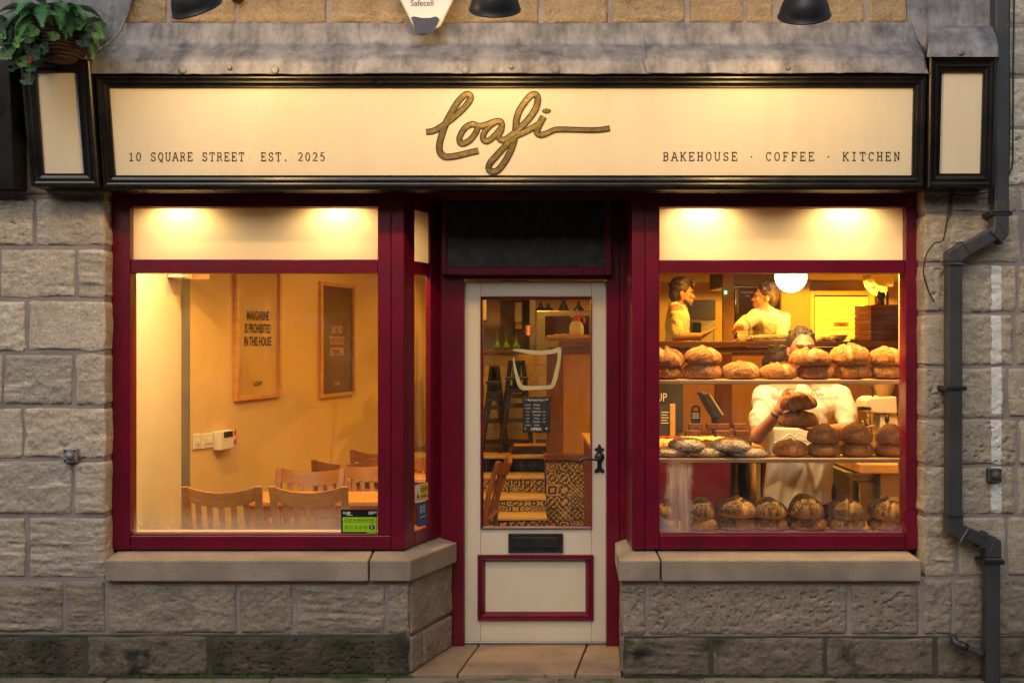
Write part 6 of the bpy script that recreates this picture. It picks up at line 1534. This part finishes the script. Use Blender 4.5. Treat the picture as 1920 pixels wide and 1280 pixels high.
def loaf_mesh(kind, sd):
    rs = random.Random(sd*13+5); n, m = 92, 56
    th = np.linspace(0, 2*np.pi, n, endpoint=False); ph = np.linspace(-np.pi/2, np.pi/2, m)
    T, Pp = np.meshgrid(th, ph)
    cp = np.abs(np.cos(Pp))**np.where(Pp > 0, .92, .55); nx = cp*np.cos(T); ny_ = cp*np.sin(T); nz_ = np.sin(Pp)
    x = nx*1.0; y = ny_*.86; z = np.where(nz_ > 0, .80*np.abs(nz_)**.92, -.40*np.abs(nz_)**.8)
    al = rs.uniform(.25, .6); s0 = rs.uniform(-.18, .12)
    s = nx*math.cos(al) - ny_*math.sin(al)*-1 * .6 - s0 + fbm(nx*3+sd, ny_*3, sd, 2)*.25
    up = np.clip((nz_+.32)/.5, 0, 1); endf = np.clip(1.15 - np.abs(ny_*math.cos(al)+nx*math.sin(al))*1.05, 0, 1)
    s2 = nx*math.cos(al+1.25) + ny_*math.sin(al+1.25)*.6 + rs.uniform(-.25, .25) + fbm(nx*3, ny_*3+sd, sd+8, 2)*.2
    if kind == 'flour':
        h = fbm(nx*5+sd, ny_*5+nz_*2, sd, 4)*.10; g = np.zeros_like(h); ear = np.zeros_like(h); z = z*.9
    else:
        ea = .15 if kind != 'poppy' else .24
        ear_h = ea*np.exp(-(np.minimum(s, 0)/.13)**2)*np.clip((.03-s)/.05, 0, 1); groove = .20*np.exp(-((s-.13)/.09)**2)
        h = (ear_h - groove)*up*endf + fbm(nx*4+sd, ny_*4+nz_*3, sd+1, 4)*(.15 if kind == 'gold' else .08)
        if sd % 5 == 1 and kind == 'gold':
            h = h + (.16*np.exp(-(np.minimum(s2, 0)/.12)**2)*np.clip((.03-s2)/.05, 0, 1) - .15*np.exp(-((s2-.10)/.07)**2))*up*.8
        g = np.exp(-((s-.15)/.12)**2)*up*endf; ear = np.exp(-((s+.005)/.035)**2)*up*endf
    h = h + fbm(nx*13+sd, ny_*13+nz_*9, sd+3, 4, .65)*(.07 if kind in ('gold', 'flour') else .028)
    fr = 1 + h*.55
    x = x*fr; y = y*fr; z = z + h*np.clip(nz_+.3, 0, 1)*.8
    z = z - z.min()
    P = np.stack([x, y, z], -1).reshape(-1, 3); idx = np.arange(n*m).reshape(m, n)
    Fc = [(int(idx[j, i]), int(idx[j, (i+1) % n]), int(idx[j+1, (i+1) % n]), int(idx[j+1, i])) for j in range(m-1) for i in range(n)]
    me = bpy.data.meshes.new(kind+'_loaf'); 
    ext = P.max(0)-P.min(0); P[:, 0] = (P[:, 0]-P[:, 0].min())/ext[0]-.5; P[:, 1] = (P[:, 1]-(P[:, 1].min()+P[:, 1].max())/2)/ext[0]; P[:, 2] = P[:, 2]/ext[2]
    # unit width, unit height; scaled to metres on the mesh itself below
    P = P*np.array([.205, .205, .093]); me.from_pydata(P.tolist(), [], Fc); me.update()
    me.polygons.foreach_set('use_smooth', [True]*len(me.polygons))
    a = me.color_attributes.new('score', 'FLOAT_COLOR', 'POINT')
    seed_side = np.clip((-.10-s)/.12, 0, 1)*np.clip((nz_+.35)/.3, 0, 1)*(fbm(nx*5, ny_*5, sd+7, 3) > -.14)
    colr = np.stack([np.clip(g, 0, 1), np.clip(seed_side, 0, 1), np.clip(ear, 0, 1), np.ones_like(g)], -1).reshape(-1, 4)
    a.data.foreach_set('color', colr.astype(np.float32).ravel())
    return me
LM = {k: [loaf_mesh(k, i+{'gold': 0, 'brown': 20, 'poppy': 40, 'flour': 60}[k]) for i in range(5)] for k in ('gold', 'brown', 'poppy', 'flour')}
LMAT = {'gold': cr_gold, 'brown': cr_brown, 'poppy': cr_poppy, 'flour': cr_flour}
LGRP = {'gold': 'golden loaves on the top shelf', 'brown': 'brown seeded loaves on the middle shelf', 'poppy': 'poppy seeded loaves on the window ledge', 'flour': 'floury loaves on the middle shelf'}
cnt = [0]
def loaf(kind, x0, x1, yt, yb_px, y, zbase, lbl, tilt=0.0, group=None):
    i = cnt[0]; cnt[0] += 1
    o = obj(kind_name[kind], LM[kind][(i*3) % 5], LMAT[kind])
    w = S(x1-x0, y)/.205; h = S(yb_px-yt, y)/.093
    w *= 1.10 if zbase is not None else 1.05
    o.scale = (w, w*random.uniform(.92, 1.0), h)
    o.location = (X((x0+x1)/2, y), y, zbase if zbase is not None else Z(yb_px, y))
    o.rotation_euler = (random.uniform(-.03, .03), tilt, random.uniform(-.5, .5) + (math.pi if kind == 'gold' and i % 3 == 1 else 0))
    tag(o, lbl, 'loaf', group or LGRP[kind]); return o
kind_name = {'gold': 'sourdough_loaf', 'brown': 'seeded_loaf', 'poppy': 'poppy_seed_loaf', 'flour': 'floury_loaf'}
ya_ = .44
lowA = [(1206, 1279, 682, 1), (1279, 1350, 680, 1), (1352, 1425, 677, 0), (1426, 1494, 680, 0), (1497, 1561, 681, 1), (1563, 1630, 681, 1), (1631, 1697, 682, 1)]
for i, (a, b_, t_, st_) in enumerate(lowA):
    loaf('gold', a, b_, t_-(3 if st_ else 0), 713, ya_, zA+.0005, 'golden loaf on the top shelf board, %s from the door end, %s' % (ORD[i], 'under another loaf' if st_ else 'uncovered'))
for i, (a, b_, t_, u_, ti_) in enumerate([(1210, 1282, 648, 688, -.05), (1283, 1352, 646, 682, 0.02), (1481, 1556, 650, 684, .03), (1557, 1630, 641, 683, -.02), (1630, 1695, 648, 684, .02)]):
    loaf('gold', a, b_, t_, u_+2, ya_-.01, None, 'golden loaf stacked on another on the top shelf, %s upper loaf from the door end' % ORD[i], ti_)
for i, (a, b_, t_, u_, yy) in enumerate([(1222, 1292, 841, 860, .42), (1290, 1360, 840, 860, .41), (1318, 1366, 845, 860, .49), (1370, 1443, 840, 860, .41), (1352, 1398, 846, 860, .49)]):
    loaf('flour', a, b_, t_, u_, yy, zB+.0005, 'flour dusted cracked loaf lying on the middle shelf board, %s from the door end' % ORD[i], group=None)
for i, (a, b_, t_, u_) in enumerate([(1254, 1323, 819, 845), (1333, 1406, 820, 846)]):
    loaf('flour', a, b_, t_, u_, .40, None, 'flour dusted cracked loaf perched on the floury row, %s' % ('nearer the door' if i == 0 else 'nearer the baker'), tilt=.04)
for i, (a, b_, t_) in enumerate([(1452, 1513, 826), (1514, 1576, 829), (1577, 1636, 829), (1640, 1700, 830)]):
    loaf('brown', a, b_, t_, 860, .43, zB+.0005, 'brown seeded loaf on the middle shelf board, %s from the floury loaves' % ORD[i])
for i, (a, b_, t_, u_) in enumerate([(1513, 1573, 793, 833), (1576, 1634, 790, 833), (1641, 1698, 794, 834)]):
    loaf('brown', a, b_, t_, u_, .42, None, 'brown seeded loaf stacked on another, %s upper one from the floury loaves' % ORD[i], tilt=.10)
lowC = [(1215, 1270), (1279, 1343), (1344, 1414), (1412, 1476), (1478, 1547), (1553, 1620), (1630, 1694)]
for i, (a, b_) in enumerate(lowC):
    loaf('poppy', a, b_, 968, 1002, .37, ZL+.0005, 'poppy seeded loaf in the lower row on the window ledge, %s from the door end' % ORD[i])
for i, (a, b_, t_, u_, ti_) in enumerate([(1212, 1262, 934, 972, .1), (1283, 1341, 930, 974, .12), (1342, 1415, 927, 969, .03), (1409, 1475, 930, 973, .10), (1476, 1544, 925, 973, .14), (1552, 1617, 927, 973, .10), (1626, 1693, 929, 974, .12)]):
    loaf('poppy', a, b_, t_, u_, .36, None, 'poppy seeded loaf in the upper row over the window ledge, %s from the door end' % ORD[i], ti_)
yh = .60
held = [loaf('gold', 1461, 1533, 766, 801, yh, None, 'golden loaf held by the baker, underneath the other', .03, 'loaves held by the baker'),
        loaf('gold', 1464, 1533, 733, 769, yh-.005, None, 'golden loaf held by the baker, on top of the other', -.05, 'loaves held by the baker')]
# paper sheet leaning in the corner of the display
tp = obj('paper_sheet', MB().prism([W(1237, 964, .19), W(1246, 972, .19), W(1262, 986, .19), W(1285, 1001, .19), W(1237, 1001, .19)], (0, .004, 0)), paper); tag(tp, 'white paper corner tucked in the bread window by the door', 'paper')

# ------------------------------------------------------------------ pastries
brownie = mat('brownie', (0.09, 0.025, 0.008), (0.17, 0.055, 0.016), 25, rough=.7, bump=.6, bscale=60, rand=.25)
crumb = mat('yellow crumble', (0.62, 0.40, 0.07), (0.70, 0.52, 0.16), 40, rough=.8, bump=.8, bscale=70)
pasty = mat('baked pastry', (0.48, 0.21, 0.045), (0.60, 0.34, 0.10), 18, rough=.5, bump=.4, bscale=40, rand=.2)
berry = mat('red berry', (0.5, 0.02, 0.012), rough=.3)
tray1 = thing('pastry_board', 'black board under the brownie slices', 'board', (X(1345, 1.6), 1.6, zcT)); obj('slab', MB().box(X(1285, 1.6), X(1396, 1.6), 1.40, 2.05, zcT+.001, zcT+.02), blackwood, tray1, bevel=.004); obj('rim', MB().box(X(1285, 1.6), X(1396, 1.6), 1.385, 1.399, zcT+.001, zcT+.03), blackwood, tray1)
bme = MB().box(-.045, .045, -.03, .03, 0, .034).mesh('brownie'); k = 0; rsb = random.Random(4)
nb_ = 0
for (a0, a1, z0, yy, rows, wherex) in ((1290, 1398, 0, 1.45, 2, 'front row'), (1296, 1396, 0, 1.56, 3, 'back row')):
    nx_ = 6
    for r in range(rows):
        for c in range(nx_):
            if r == rows-1 and c in (1, 4): continue
            if r == 1 and c == 2: continue
            o = obj('brownie_slice', bme, brownie, bevel=.004); x = X(a0+8, yy) + (X(a1-8, yy)-X(a0+8, yy))*c/(nx_-1)
            o.location = (x, yy, zcT+.0205+r*.0345); o.rotation_euler = (0, 0, rsb.uniform(-.12, .12))
            tag(o, 'brownie slice, %s layer of the %s, %s from the chalkboard end' % (ORD[r], wherex, ORD[c]), 'brownie', 'brownie slices, ' + wherex); nb_ += 1
lcake = thing('crumble_loaf_cake', 'long loaf cake with yellow crumble top on the pastry counter', 'cake', W(1318, 830, 1.12))
xa, xb = X(1277, 1.12), X(1358, 1.12); zl0 = zcT+.001
obj('sponge', MB().box(xa, xb, 1.06, 1.18, zl0, zl0+.055), brownie, lcake, bevel=.008)
n_ = 40; V = []; 
for j in range(9):
    for i in range(n_+1):
        u = i/n_; v = j/8
        V.append((xa+.004+(xb-xa-.008)*u, 1.062+.116*v, zl0+.056+.020*math.sin(math.pi*min(max(v, .03), .97))**.5 + float(fbm(np.array([u*30.]), np.array([v*6.]), 5, 2)[0])*.018))
obj('crumble', MB().add(V, [(j*(n_+1)+i, j*(n_+1)+i+1, (j+1)*(n_+1)+i+1, (j+1)*(n_+1)+i) for j in range(8) for i in range(n_)]), crumb, lcake, smooth=True)
obj('board', MB().box(xa-.06, xb+.06, 1.02, 1.22, zcT+.0003, zcT+.0009), ply, lcake)
for i in range(10):
    yy = 1.04 + (i % 3)*.09; px_ = 1232+ (i//3)*16 + (i % 3)*5
    if px_ > 1276 and yy < 1.2: continue
    t = thing('fruit_pastry', 'glazed fruit pastry on the pastry counter, %s of the batch by the red berries' % ORD[i], 'pastry', (X(px_, yy), yy, zcT), group='fruit pastries'); c_ = Vector((X(px_, yy), yy, zcT+.028))
    obj('pastry_case', MB().ball(c_, (.042, .038, .028)), pasty, t, smooth=True)
    fil = obj('filling', MB().ball(c_+Vector((0, 0, .02)), (.028, .026, .014)), crumb, t, smooth=True)
    if i % 3 == 2:
        for q in range(3): obj('berry', MB().ball(c_+Vector((-.016+.016*q, -.005, .036)), .010, 10, 7), berry, fil, smooth=True)
# baguettes on the wire tray by the door
for i in range(3):
    yy = 3.83+.11*i; mb = MB(); P = [(X(1024, yy)+(X(1112, yy)-X(1024, yy))*k/24, yy, Z(632.5, 3.83)) for k in range(25)]
    mb.tube(P, [max(.006, .030*math.sin(math.pi*min(1, max(0, (k+.7)/25.4)))**.35 + .003*math.sin(k*1.6)) for k in range(25)], 12)
    o = obj('baguette', mb, pasty, smooth=True); tag(o, ['front baguette on the wire tray below the spray bottle', 'middle baguette on the wire tray behind the front one', 'rear baguette on the wire tray by the oven'][i], 'baguette', 'baguettes on the wire tray')

# ================================================================== people
dg = None
def fuse(mb, voxel, name, m, parent, smooth_it=2, label=None):
    """overlapping volumes -> one continuous skin"""
    me = mb.mesh(name); t = bpy.data.objects.new('tmp', me); col.objects.link(t)
    r = t.modifiers.new('r', 'REMESH'); r.mode = 'VOXEL'; r.voxel_size = voxel
    if smooth_it:
        s = t.modifiers.new('s', 'SMOOTH'); s.factor = .5; s.iterations = smooth_it
    d = bpy.context.evaluated_depsgraph_get(); out = bpy.data.meshes.new_from_object(t.evaluated_get(d))
    bpy.data.objects.remove(t); out.name = name
    return obj(name, out, m, parent, smooth=True, label=label)
def head_geo(mb, c, R, s=1.0, beard=None):
    """c: centre of the skull, R: rotation (face looks along local -y)"""
    def q(x, y, z): return c + R @ (Vector((x, y, z))*s)
    def E(p, r): mb.ball(q(*p), Vector(r)*s, 20, 14, R)
    E((0, .012, .03), (.074, .094, .086)); E((0, -.022, -.03), (.060, .068, .082)); E((0, -.048, -.085), (.036, .036, .026))
    E((0, -.078, .026), (.052, .020, .014))                                            # brow
    mb.cap(q(0, -.084, .010), q(0, -.106, -.026), .0065*s, .0105*s, 10)                 # nose
    E((.013, -.098, -.030), (.009, .010, .008)); E((-.013, -.098, -.030), (.009, .010, .008))
    E((0, -.088, -.056), (.024, .012, .0065)); E((0, -.086, -.068), (.021, .012, .007))   # lips
    for sx in (-1, 1):
        E((sx*.076, .014, -.008), (.008, .019, .031)); E((sx*.040, -.068, -.018), (.020, .020, .022))
    mb.cap(q(0, .022, -.06), q(0, .03, -.17), .050*s, .056*s, 16)
def hair_geo(mb, c, R, s=1.0, fringe=0.0, top=0.0, back=0.0):
    def q(x, y, z): return c + R @ (Vector((x, y+back, z+back*.45))*s)
    mb.ball(q(0, .022, .045), Vector((.083, .094, .083+top))*s, 22, 14, R)
    mb.ball(q(0, .062, .0), Vector((.074, .058, .075))*s, 20, 12, R)
    rs = random.Random(int(c.x*1000))
    for k in range(34):
        a = rs.uniform(0, 6.28); e = rs.uniform(.25, 1.4); rr_ = .082
        p = (rr_*math.cos(e)*math.cos(a), .024+rr_*1.08*math.cos(e)*math.sin(a), .05+rr_*math.sin(e)*(1+top*6))
        if p[1] < -.045 and p[2] < .075 - fringe*.3: continue
        mb.ball(q(*p), rs.uniform(.012, .024)*s*(.7 if back else 1), 8, 6)
    for k in range(int(fringe*100)):
        mb.ball(q(rs.uniform(-.06, .06), rs.uniform(-.092, -.070), rs.uniform(.062, .115)), rs.uniform(.012, .02)*s, 8, 6)
def hand_geo(mb, w, d, pn, s=1.0, curl=.3, spread=.16, thumb=1):
    """w wrist, d direction of the fingers, pn palm normal (fingers curl towards it)"""
    d = Vector(d).normalized(); pn = Vector(pn); pn = (pn - d*pn.dot(d)).normalized(); sd = d.cross(pn)*thumb
    w = Vector(w)
    mb.cap(w, w+d*.03*s, .026*s, .028*s, 10)
    for k in (-1, 0, 1): mb.cap(w+d*.025*s+sd*k*.020*s, w+d*.085*s+sd*k*.026*s, .017*s, .014*s, 10)
    for k, ln in zip((1.5, .5, -.5, -1.5), (.070, .080, .074, .058)):
        p = w+d*.088*s+sd*k*.0195*s; dir_ = (d + sd*spread*k*.5).normalized(); rad = .0085*s
        for j, f in enumerate((.45, .30, .25)):
            dir_ = (dir_ + pn*curl*(.6+.3*j)).normalized(); q = p+dir_*ln*f*s; mb.cap(p, q, rad, rad*.92, 8); p = q; rad *= .93
    p = w+d*.025*s+sd*.024*s; dir_ = (d*.65+sd*.8+pn*.15).normalized(); rad = .0115*s
    for f in (.040, .030, .024):
        q = p+dir_*f*s; mb.cap(p, q, rad, rad*.9, 8); p = q; dir_ = (dir_+d*.35+pn*curl*.5).normalized(); rad *= .9
def eyes(par, c, R, s):
    for sx in (-1, 1):
        o = obj('eye', MB().ball(c + R @ (Vector((sx*.033, -.080, .004))*s), Vector((.008, .006, .0045))*s, 10, 8, R), MATS.get('dark eye') or mat('dark eye', (0.02, 0.012, 0.01), rough=.15), par, smooth=True)
        obj('eyebrow', MB().cap(c + R @ (Vector((sx*.016, -.096, .026))*s), c + R @ (Vector((sx*.052, -.084, .028))*s), .0030*s, .0022*s, 8), hairm, par, smooth=True)
def limb(mb, pts, rad, n=14):
    for i in range(len(pts)-1): mb.cap(pts[i], pts[i+1], rad[i], rad[i+1], n)

def person(lbl, hc, yaw, pitch, s, feet_z, chest, hips, armL, armR, hairstyle, hm, shirt_m, apron=None, turn=0.0, handL=None, handR=None, tilt=0.0, sleeves=.62, bulk=1.0, beard=None):
    """hc: skull centre; chest/hips: centres; arm = (shoulder, elbow, wrist); hand = dict for hand_geo"""
    hc = Vector(hc); chest = Vector(chest); hips = Vector(hips)
    R = Matrix.Rotation(yaw, 3, 'Z') @ Matrix.Rotation(tilt, 3, 'Y') @ Matrix.Rotation(pitch, 3, 'X')
    T = Matrix.Rotation(turn, 3, 'Z')
    t = thing('person', lbl, 'person', (hips.x, hips.y, feet_z))
    b = MB(); head_geo(b, hc, R, s)
    neck = chest + Vector((0, 0, .13*s)); b.cap(hc + R @ Vector((0, .03, -.12))*s, neck, .055*s, .075*s)
    b.ball(chest, Vector((.165*bulk, .105*bulk, .17))*s, 18, 12, T); b.ball((chest+hips)/2, Vector((.145*bulk, .10*bulk, .19))*s, 18, 12, T); b.ball(hips, Vector((.165*bulk, .11*bulk, .12))*s, 18, 12, T)
    for sx in (-1, 1):
        h0 = hips + T @ Vector((sx*.09, 0, -.04))*s; kn = Vector((h0.x, h0.y-.01, feet_z + (h0.z-feet_z)*.50)); an = Vector((h0.x, h0.y+.02, feet_z+.08))
        limb(b, [h0, kn, an], [.085*s, .058*s, .040*s]); b.cap(an + Vector((0, 0, -.035)), an + T @ Vector((0, -.14, -.045)), .038, .034)
    for arm, hd_ in ((armL, handL), (armR, handR)):
        sh, el, wr_ = [Vector(p) for p in arm]
        b.cap(neck + (sh-neck)*.3, sh, .065*s, .058*s); limb(b, [sh, el, wr_], [.052*s, .042*s, .028*s])
        if hd_: hand_geo(b, wr_, **hd_)
    bod = fuse(b, .0065, 'body', skin, t)
    h = MB(); hair_geo(h, hc, R, s, **hairstyle); fuse(h, .006, 'hair', hm, t, 1)
    if beard:
        bb = MB()
        def q(x, y, z): return hc + R @ (Vector((x, y, z))*s)
        bb.ball(q(0, -.058, -.092), Vector((.036, .034, .026))*s, 14, 10, R)
        for sx in (-1, 1): bb.cap(q(sx*.052, -.02, -.06), q(sx*.025, -.06, -.095), .016*s, .018*s, 10)
        obj('stubble', bb, beard, t, smooth=True)
    eyes(bod, hc, R, s)
    # shirt
    g = MB(); k = 1.0
    g.ball(chest, Vector((.180*bulk, .118*bulk, .175))*s, 20, 14, T); g.ball((chest+hips)/2, Vector((.176*bulk, .125*bulk, .21))*s, 20, 14, T); g.ball(hips+Vector((0, 0, .02)), Vector((.182*bulk, .128*bulk, .12))*s, 20, 14, T)
    g.cap(chest + Vector((0, 0, .06*s)), neck - Vector((0, 0, .012)), .10*s, .082*s)
    for arm in (armL, armR):
        sh, el, wr_ = [Vector(p) for p in arm]; en = sh.lerp(el, sleeves)
        g.cap(chest + Vector((0, 0, .02*s)), sh - Vector((0, 0, .035*s)), .115*s*min(1, bulk), .062*s); g.cap(neck + (sh-neck)*.2 - Vector((0, 0, .035*s)), sh, .080*s, .062*s); g.cap(sh, en, .060*s, .064*s)
        dd = (el-sh).normalized(); g.cap(en, en+dd*.015, .064*s, .060*s)
    sh_o = fuse(g, .0075, 'shirt', shirt_m, t, 2)
    # soft folds
    me = sh_o.data; co = np.empty(len(me.vertices)*3); me.vertices.foreach_get('co', co); co = co.reshape(-1, 3); nr = np.empty(len(me.vertices)*3); me.vertices.foreach_get('normal', nr); nr = nr.reshape(-1, 3)
    f = fbm(co[:, 0]*16+co[:, 2]*9+co[:, 1]*12, co[:, 2]*5-co[:, 0]*4+co[:, 1]*4, 3, 3)*.034
    co = co + nr*f[:, None]; me.vertices.foreach_set('co', co.ravel()); me.update()
    tr_ = MB(); tr_.ball(hips-Vector((0, 0, .06)), Vector((.172*bulk, .118*bulk, .10))*s, 18, 12, T)
    for sx in (-1, 1):
        h0 = hips + T @ Vector((sx*.09, 0, -.04))*s; kn = Vector((h0.x, h0.y-.01, feet_z + (h0.z-feet_z)*.50)); an = Vector((h0.x, h0.y+.02, feet_z+.09))
        limb(tr_, [h0, kn, an], [.100*s, .080*s, .070*s])
    fuse(tr_, .012, 'trousers', darkcloth, t, 2)
    return t, R

# --- the baker behind the display, holding two loaves in front of his chest
yb3 = .95
hc = W(1504, 657, yb3)
bk, Rb = person('baker in white t-shirt and apron holding two loaves up behind the shelves', hc, -.05, -.06, 1.04, FL0, (X(1503, yb3), yb3+.02, Z(778, yb3)), (X(1507, yb3), yb3+.02, Z(905, yb3)),
    ((X(1434, yb3), yb3, Z(741, yb3)), (X(1418, .84), .80, Z(818, .80)), (X(1457, .66), .66, Z(776, .66))),
    ((X(1577, yb3), yb3, Z(741, yb3)), (X(1592, .86), .86, Z(806, .86)), (X(1545, .68), .66, Z(806, .66))),
    dict(fringe=.0, top=.0, back=.003), hairm, tee, turn=0.0, sleeves=.66, bulk=.93,
    handL=dict(d=Vector((.25, -.25, .85)), pn=Vector((1, .05, -.1)), curl=.12, thumb=-1, spread=.2), handR=dict(d=Vector((-1, -.1, .05)), pn=Vector((0, -.1, 1)), curl=.12, thumb=1))
ap = MB(); n_, m_ = 40, 26; V = []
for j in range(m_+1):
    v = j/m_; zz_ = Z(802, .8) + (Z(952, .8)-Z(802, .8))*v
    for i in range(n_+1):
        u = -1+2*i/n_; w_ = .185 + .02*v; x_ = X(1507, .8) + u*w_ + .008*math.sin(v*5)
        yy_ = yb3+.02 - (.142+.03*v)*math.sqrt(max(0, 1-(u*.93)**2)) - .010*math.sin(u*9+v*2.5)*v - .006*math.sin(u*21+v*4)*v - .012
        V.append((x_, yy_, zz_ + .02*v*math.sin(u*2.4)))
ao = obj('apron', ap.add(V, [(j*(n_+1)+i, j*(n_+1)+i+1, (j+1)*(n_+1)+i+1, (j+1)*(n_+1)+i) for j in range(m_) for i in range(n_)]), apronm, bk, smooth=True); s_ = ao.modifiers.new('t', 'SOLIDIFY'); s_.thickness = .004
for (pts) in ([(1490, 822), (1482, 814), (1470, 820), (1460, 826)], [(1490, 822), (1498, 812), (1510, 818), (1516, 826)], [(1490, 822), (1470, 828), (1450, 829)], [(1490, 822), (1520, 828), (1550, 827)]):
    obj('tie_string', MB().tube(spline([W(a, c, .77) for a, c in pts], 5), .0045, 6), paper, ao, smooth=True)
wr_ = W(1458, 774, .66); obj('wristband', MB().lathe([(.0335, -.006), (.035, 0), (.0335, .006)], wr_ + Vector((-.004, .004, -.012)), 18, Vector((.35, -.3, .8)).to_track_quat('Z', 'Y').to_matrix(), cap=False), blackm, bk, smooth=True)
obj('chest_script', MB().ribbon(spline([W(a, c, .80) for a, c in ((1520, 742), (1524, 734), (1526, 740), (1530, 736), (1533, 743), (1536, 738), (1544, 741))], 5), .004, 0, .001), MATS['red plastic'], bk, label='thin red script printed on the chest')

# --- staff member in profile, gesturing with an open hand
yp = 4.62
hc = W(1279, 551, yp); s_p = 1.06
person('staff member in cream t-shirt in profile, gesturing with an open palm', hc, math.pi/2, .02, s_p, ZP, (X(1270, yp), yp, Z(606, yp)), (X(1272, yp), yp, Z(680, yp)),
    ((X(1266, 4.50), 4.46, Z(594, 4.46)), (X(1268, 4.42), 4.40, Z(632, 4.40)), (X(1314, 4.36), 4.36, Z(630, 4.36))),
    ((X(1268, 4.78), 4.80, Z(594, 4.8)), (X(1268, 4.9), 4.86, Z(640, 4.86)), (X(1300, 4.8), 4.78, Z(650, 4.78))),
    dict(fringe=.12, top=.012), hairm, tee2, turn=math.pi/2*.8, sleeves=.72, bulk=.92, beard=hairm,
    handL=dict(d=Vector((.85, 0, .45)), pn=Vector((-.45, -.1, .85)), curl=.06, thumb=1, spread=.35), handR=dict(d=Vector((1, 0, -.1)), pn=Vector((0, 0, -1)), curl=.2, thumb=-1))
# --- staff member facing him, laughing, hand on a cup
hc = W(1434, 559, yp)
p2, R2 = person('laughing staff member in cream t-shirt with a hand on a paper cup', hc, -math.pi/2-.12, -.10, s_p, ZP, (X(1440, yp), yp, Z(616, yp)), (X(1440, yp), yp, Z(690, yp)),
    ((X(1420, 4.42), 4.52, Z(592, 4.5)), (X(1381, 4.3), 4.30, Z(620, 4.3)), (X(1390, 4.04), 4.06, Z(613, 4.06))),
    ((X(1465, 4.7), 4.58, Z(598, 4.6)), (X(1464, 4.4), 4.36, Z(636, 4.36)), (X(1410, 4.1), 4.12, Z(634.5, 4.12))),
    dict(fringe=.03, top=.0), hairl, tee2, turn=-.5, sleeves=.78, bulk=1.08, tilt=.0,
    handL=dict(d=Vector((.06, 0, -1)), pn=Vector((.1, 1, 0)), curl=.25, thumb=-1, s=.8), handR=dict(d=Vector((-1, -.1, 0)), pn=Vector((0, 0, -1)), curl=.25, thumb=1))
obj('watch', MB().lathe([(.012, -.004), (.019, -.003), (.019, .003), (.012, .005)], W(1408, 633.8, 4.08), 16, Matrix.Rotation(math.radians(80), 3, 'X')), chrome, p2, smooth=True)
# --- someone stooping behind the shelf, only dark hair shows
y4 = 2.1
hc = W(1458, 684, y4)
person('person with dark hair stooping behind the shelf beside the baker', hc, .9, .35, .95, FL0, (X(1468, y4), y4+.10, Z(760, y4)), (X(1478, y4), y4+.2, Z(860, y4)),
    ((X(1462, y4), y4-.12, Z(745, y4)), (X(1468, y4), y4-.14, Z(815, y4)), (X(1490, y4), y4-.2, Z(840, y4))),
    ((X(1485, y4), y4+.25, Z(745, y4)), (X(1495, y4), y4+.25, Z(815, y4)), (X(1505, y4), y4+.1, Z(845, y4))),
    dict(fringe=.05, top=.005), hairm, darkcloth, turn=1.3, bulk=.85, handL=dict(d=Vector((.5, -.3, -.6)), pn=Vector((0, .3, -1)), curl=.25), handR=dict(d=Vector((.5, -.3, -.6)), pn=Vector((0, .3, -1)), curl=.25, thumb=-1))
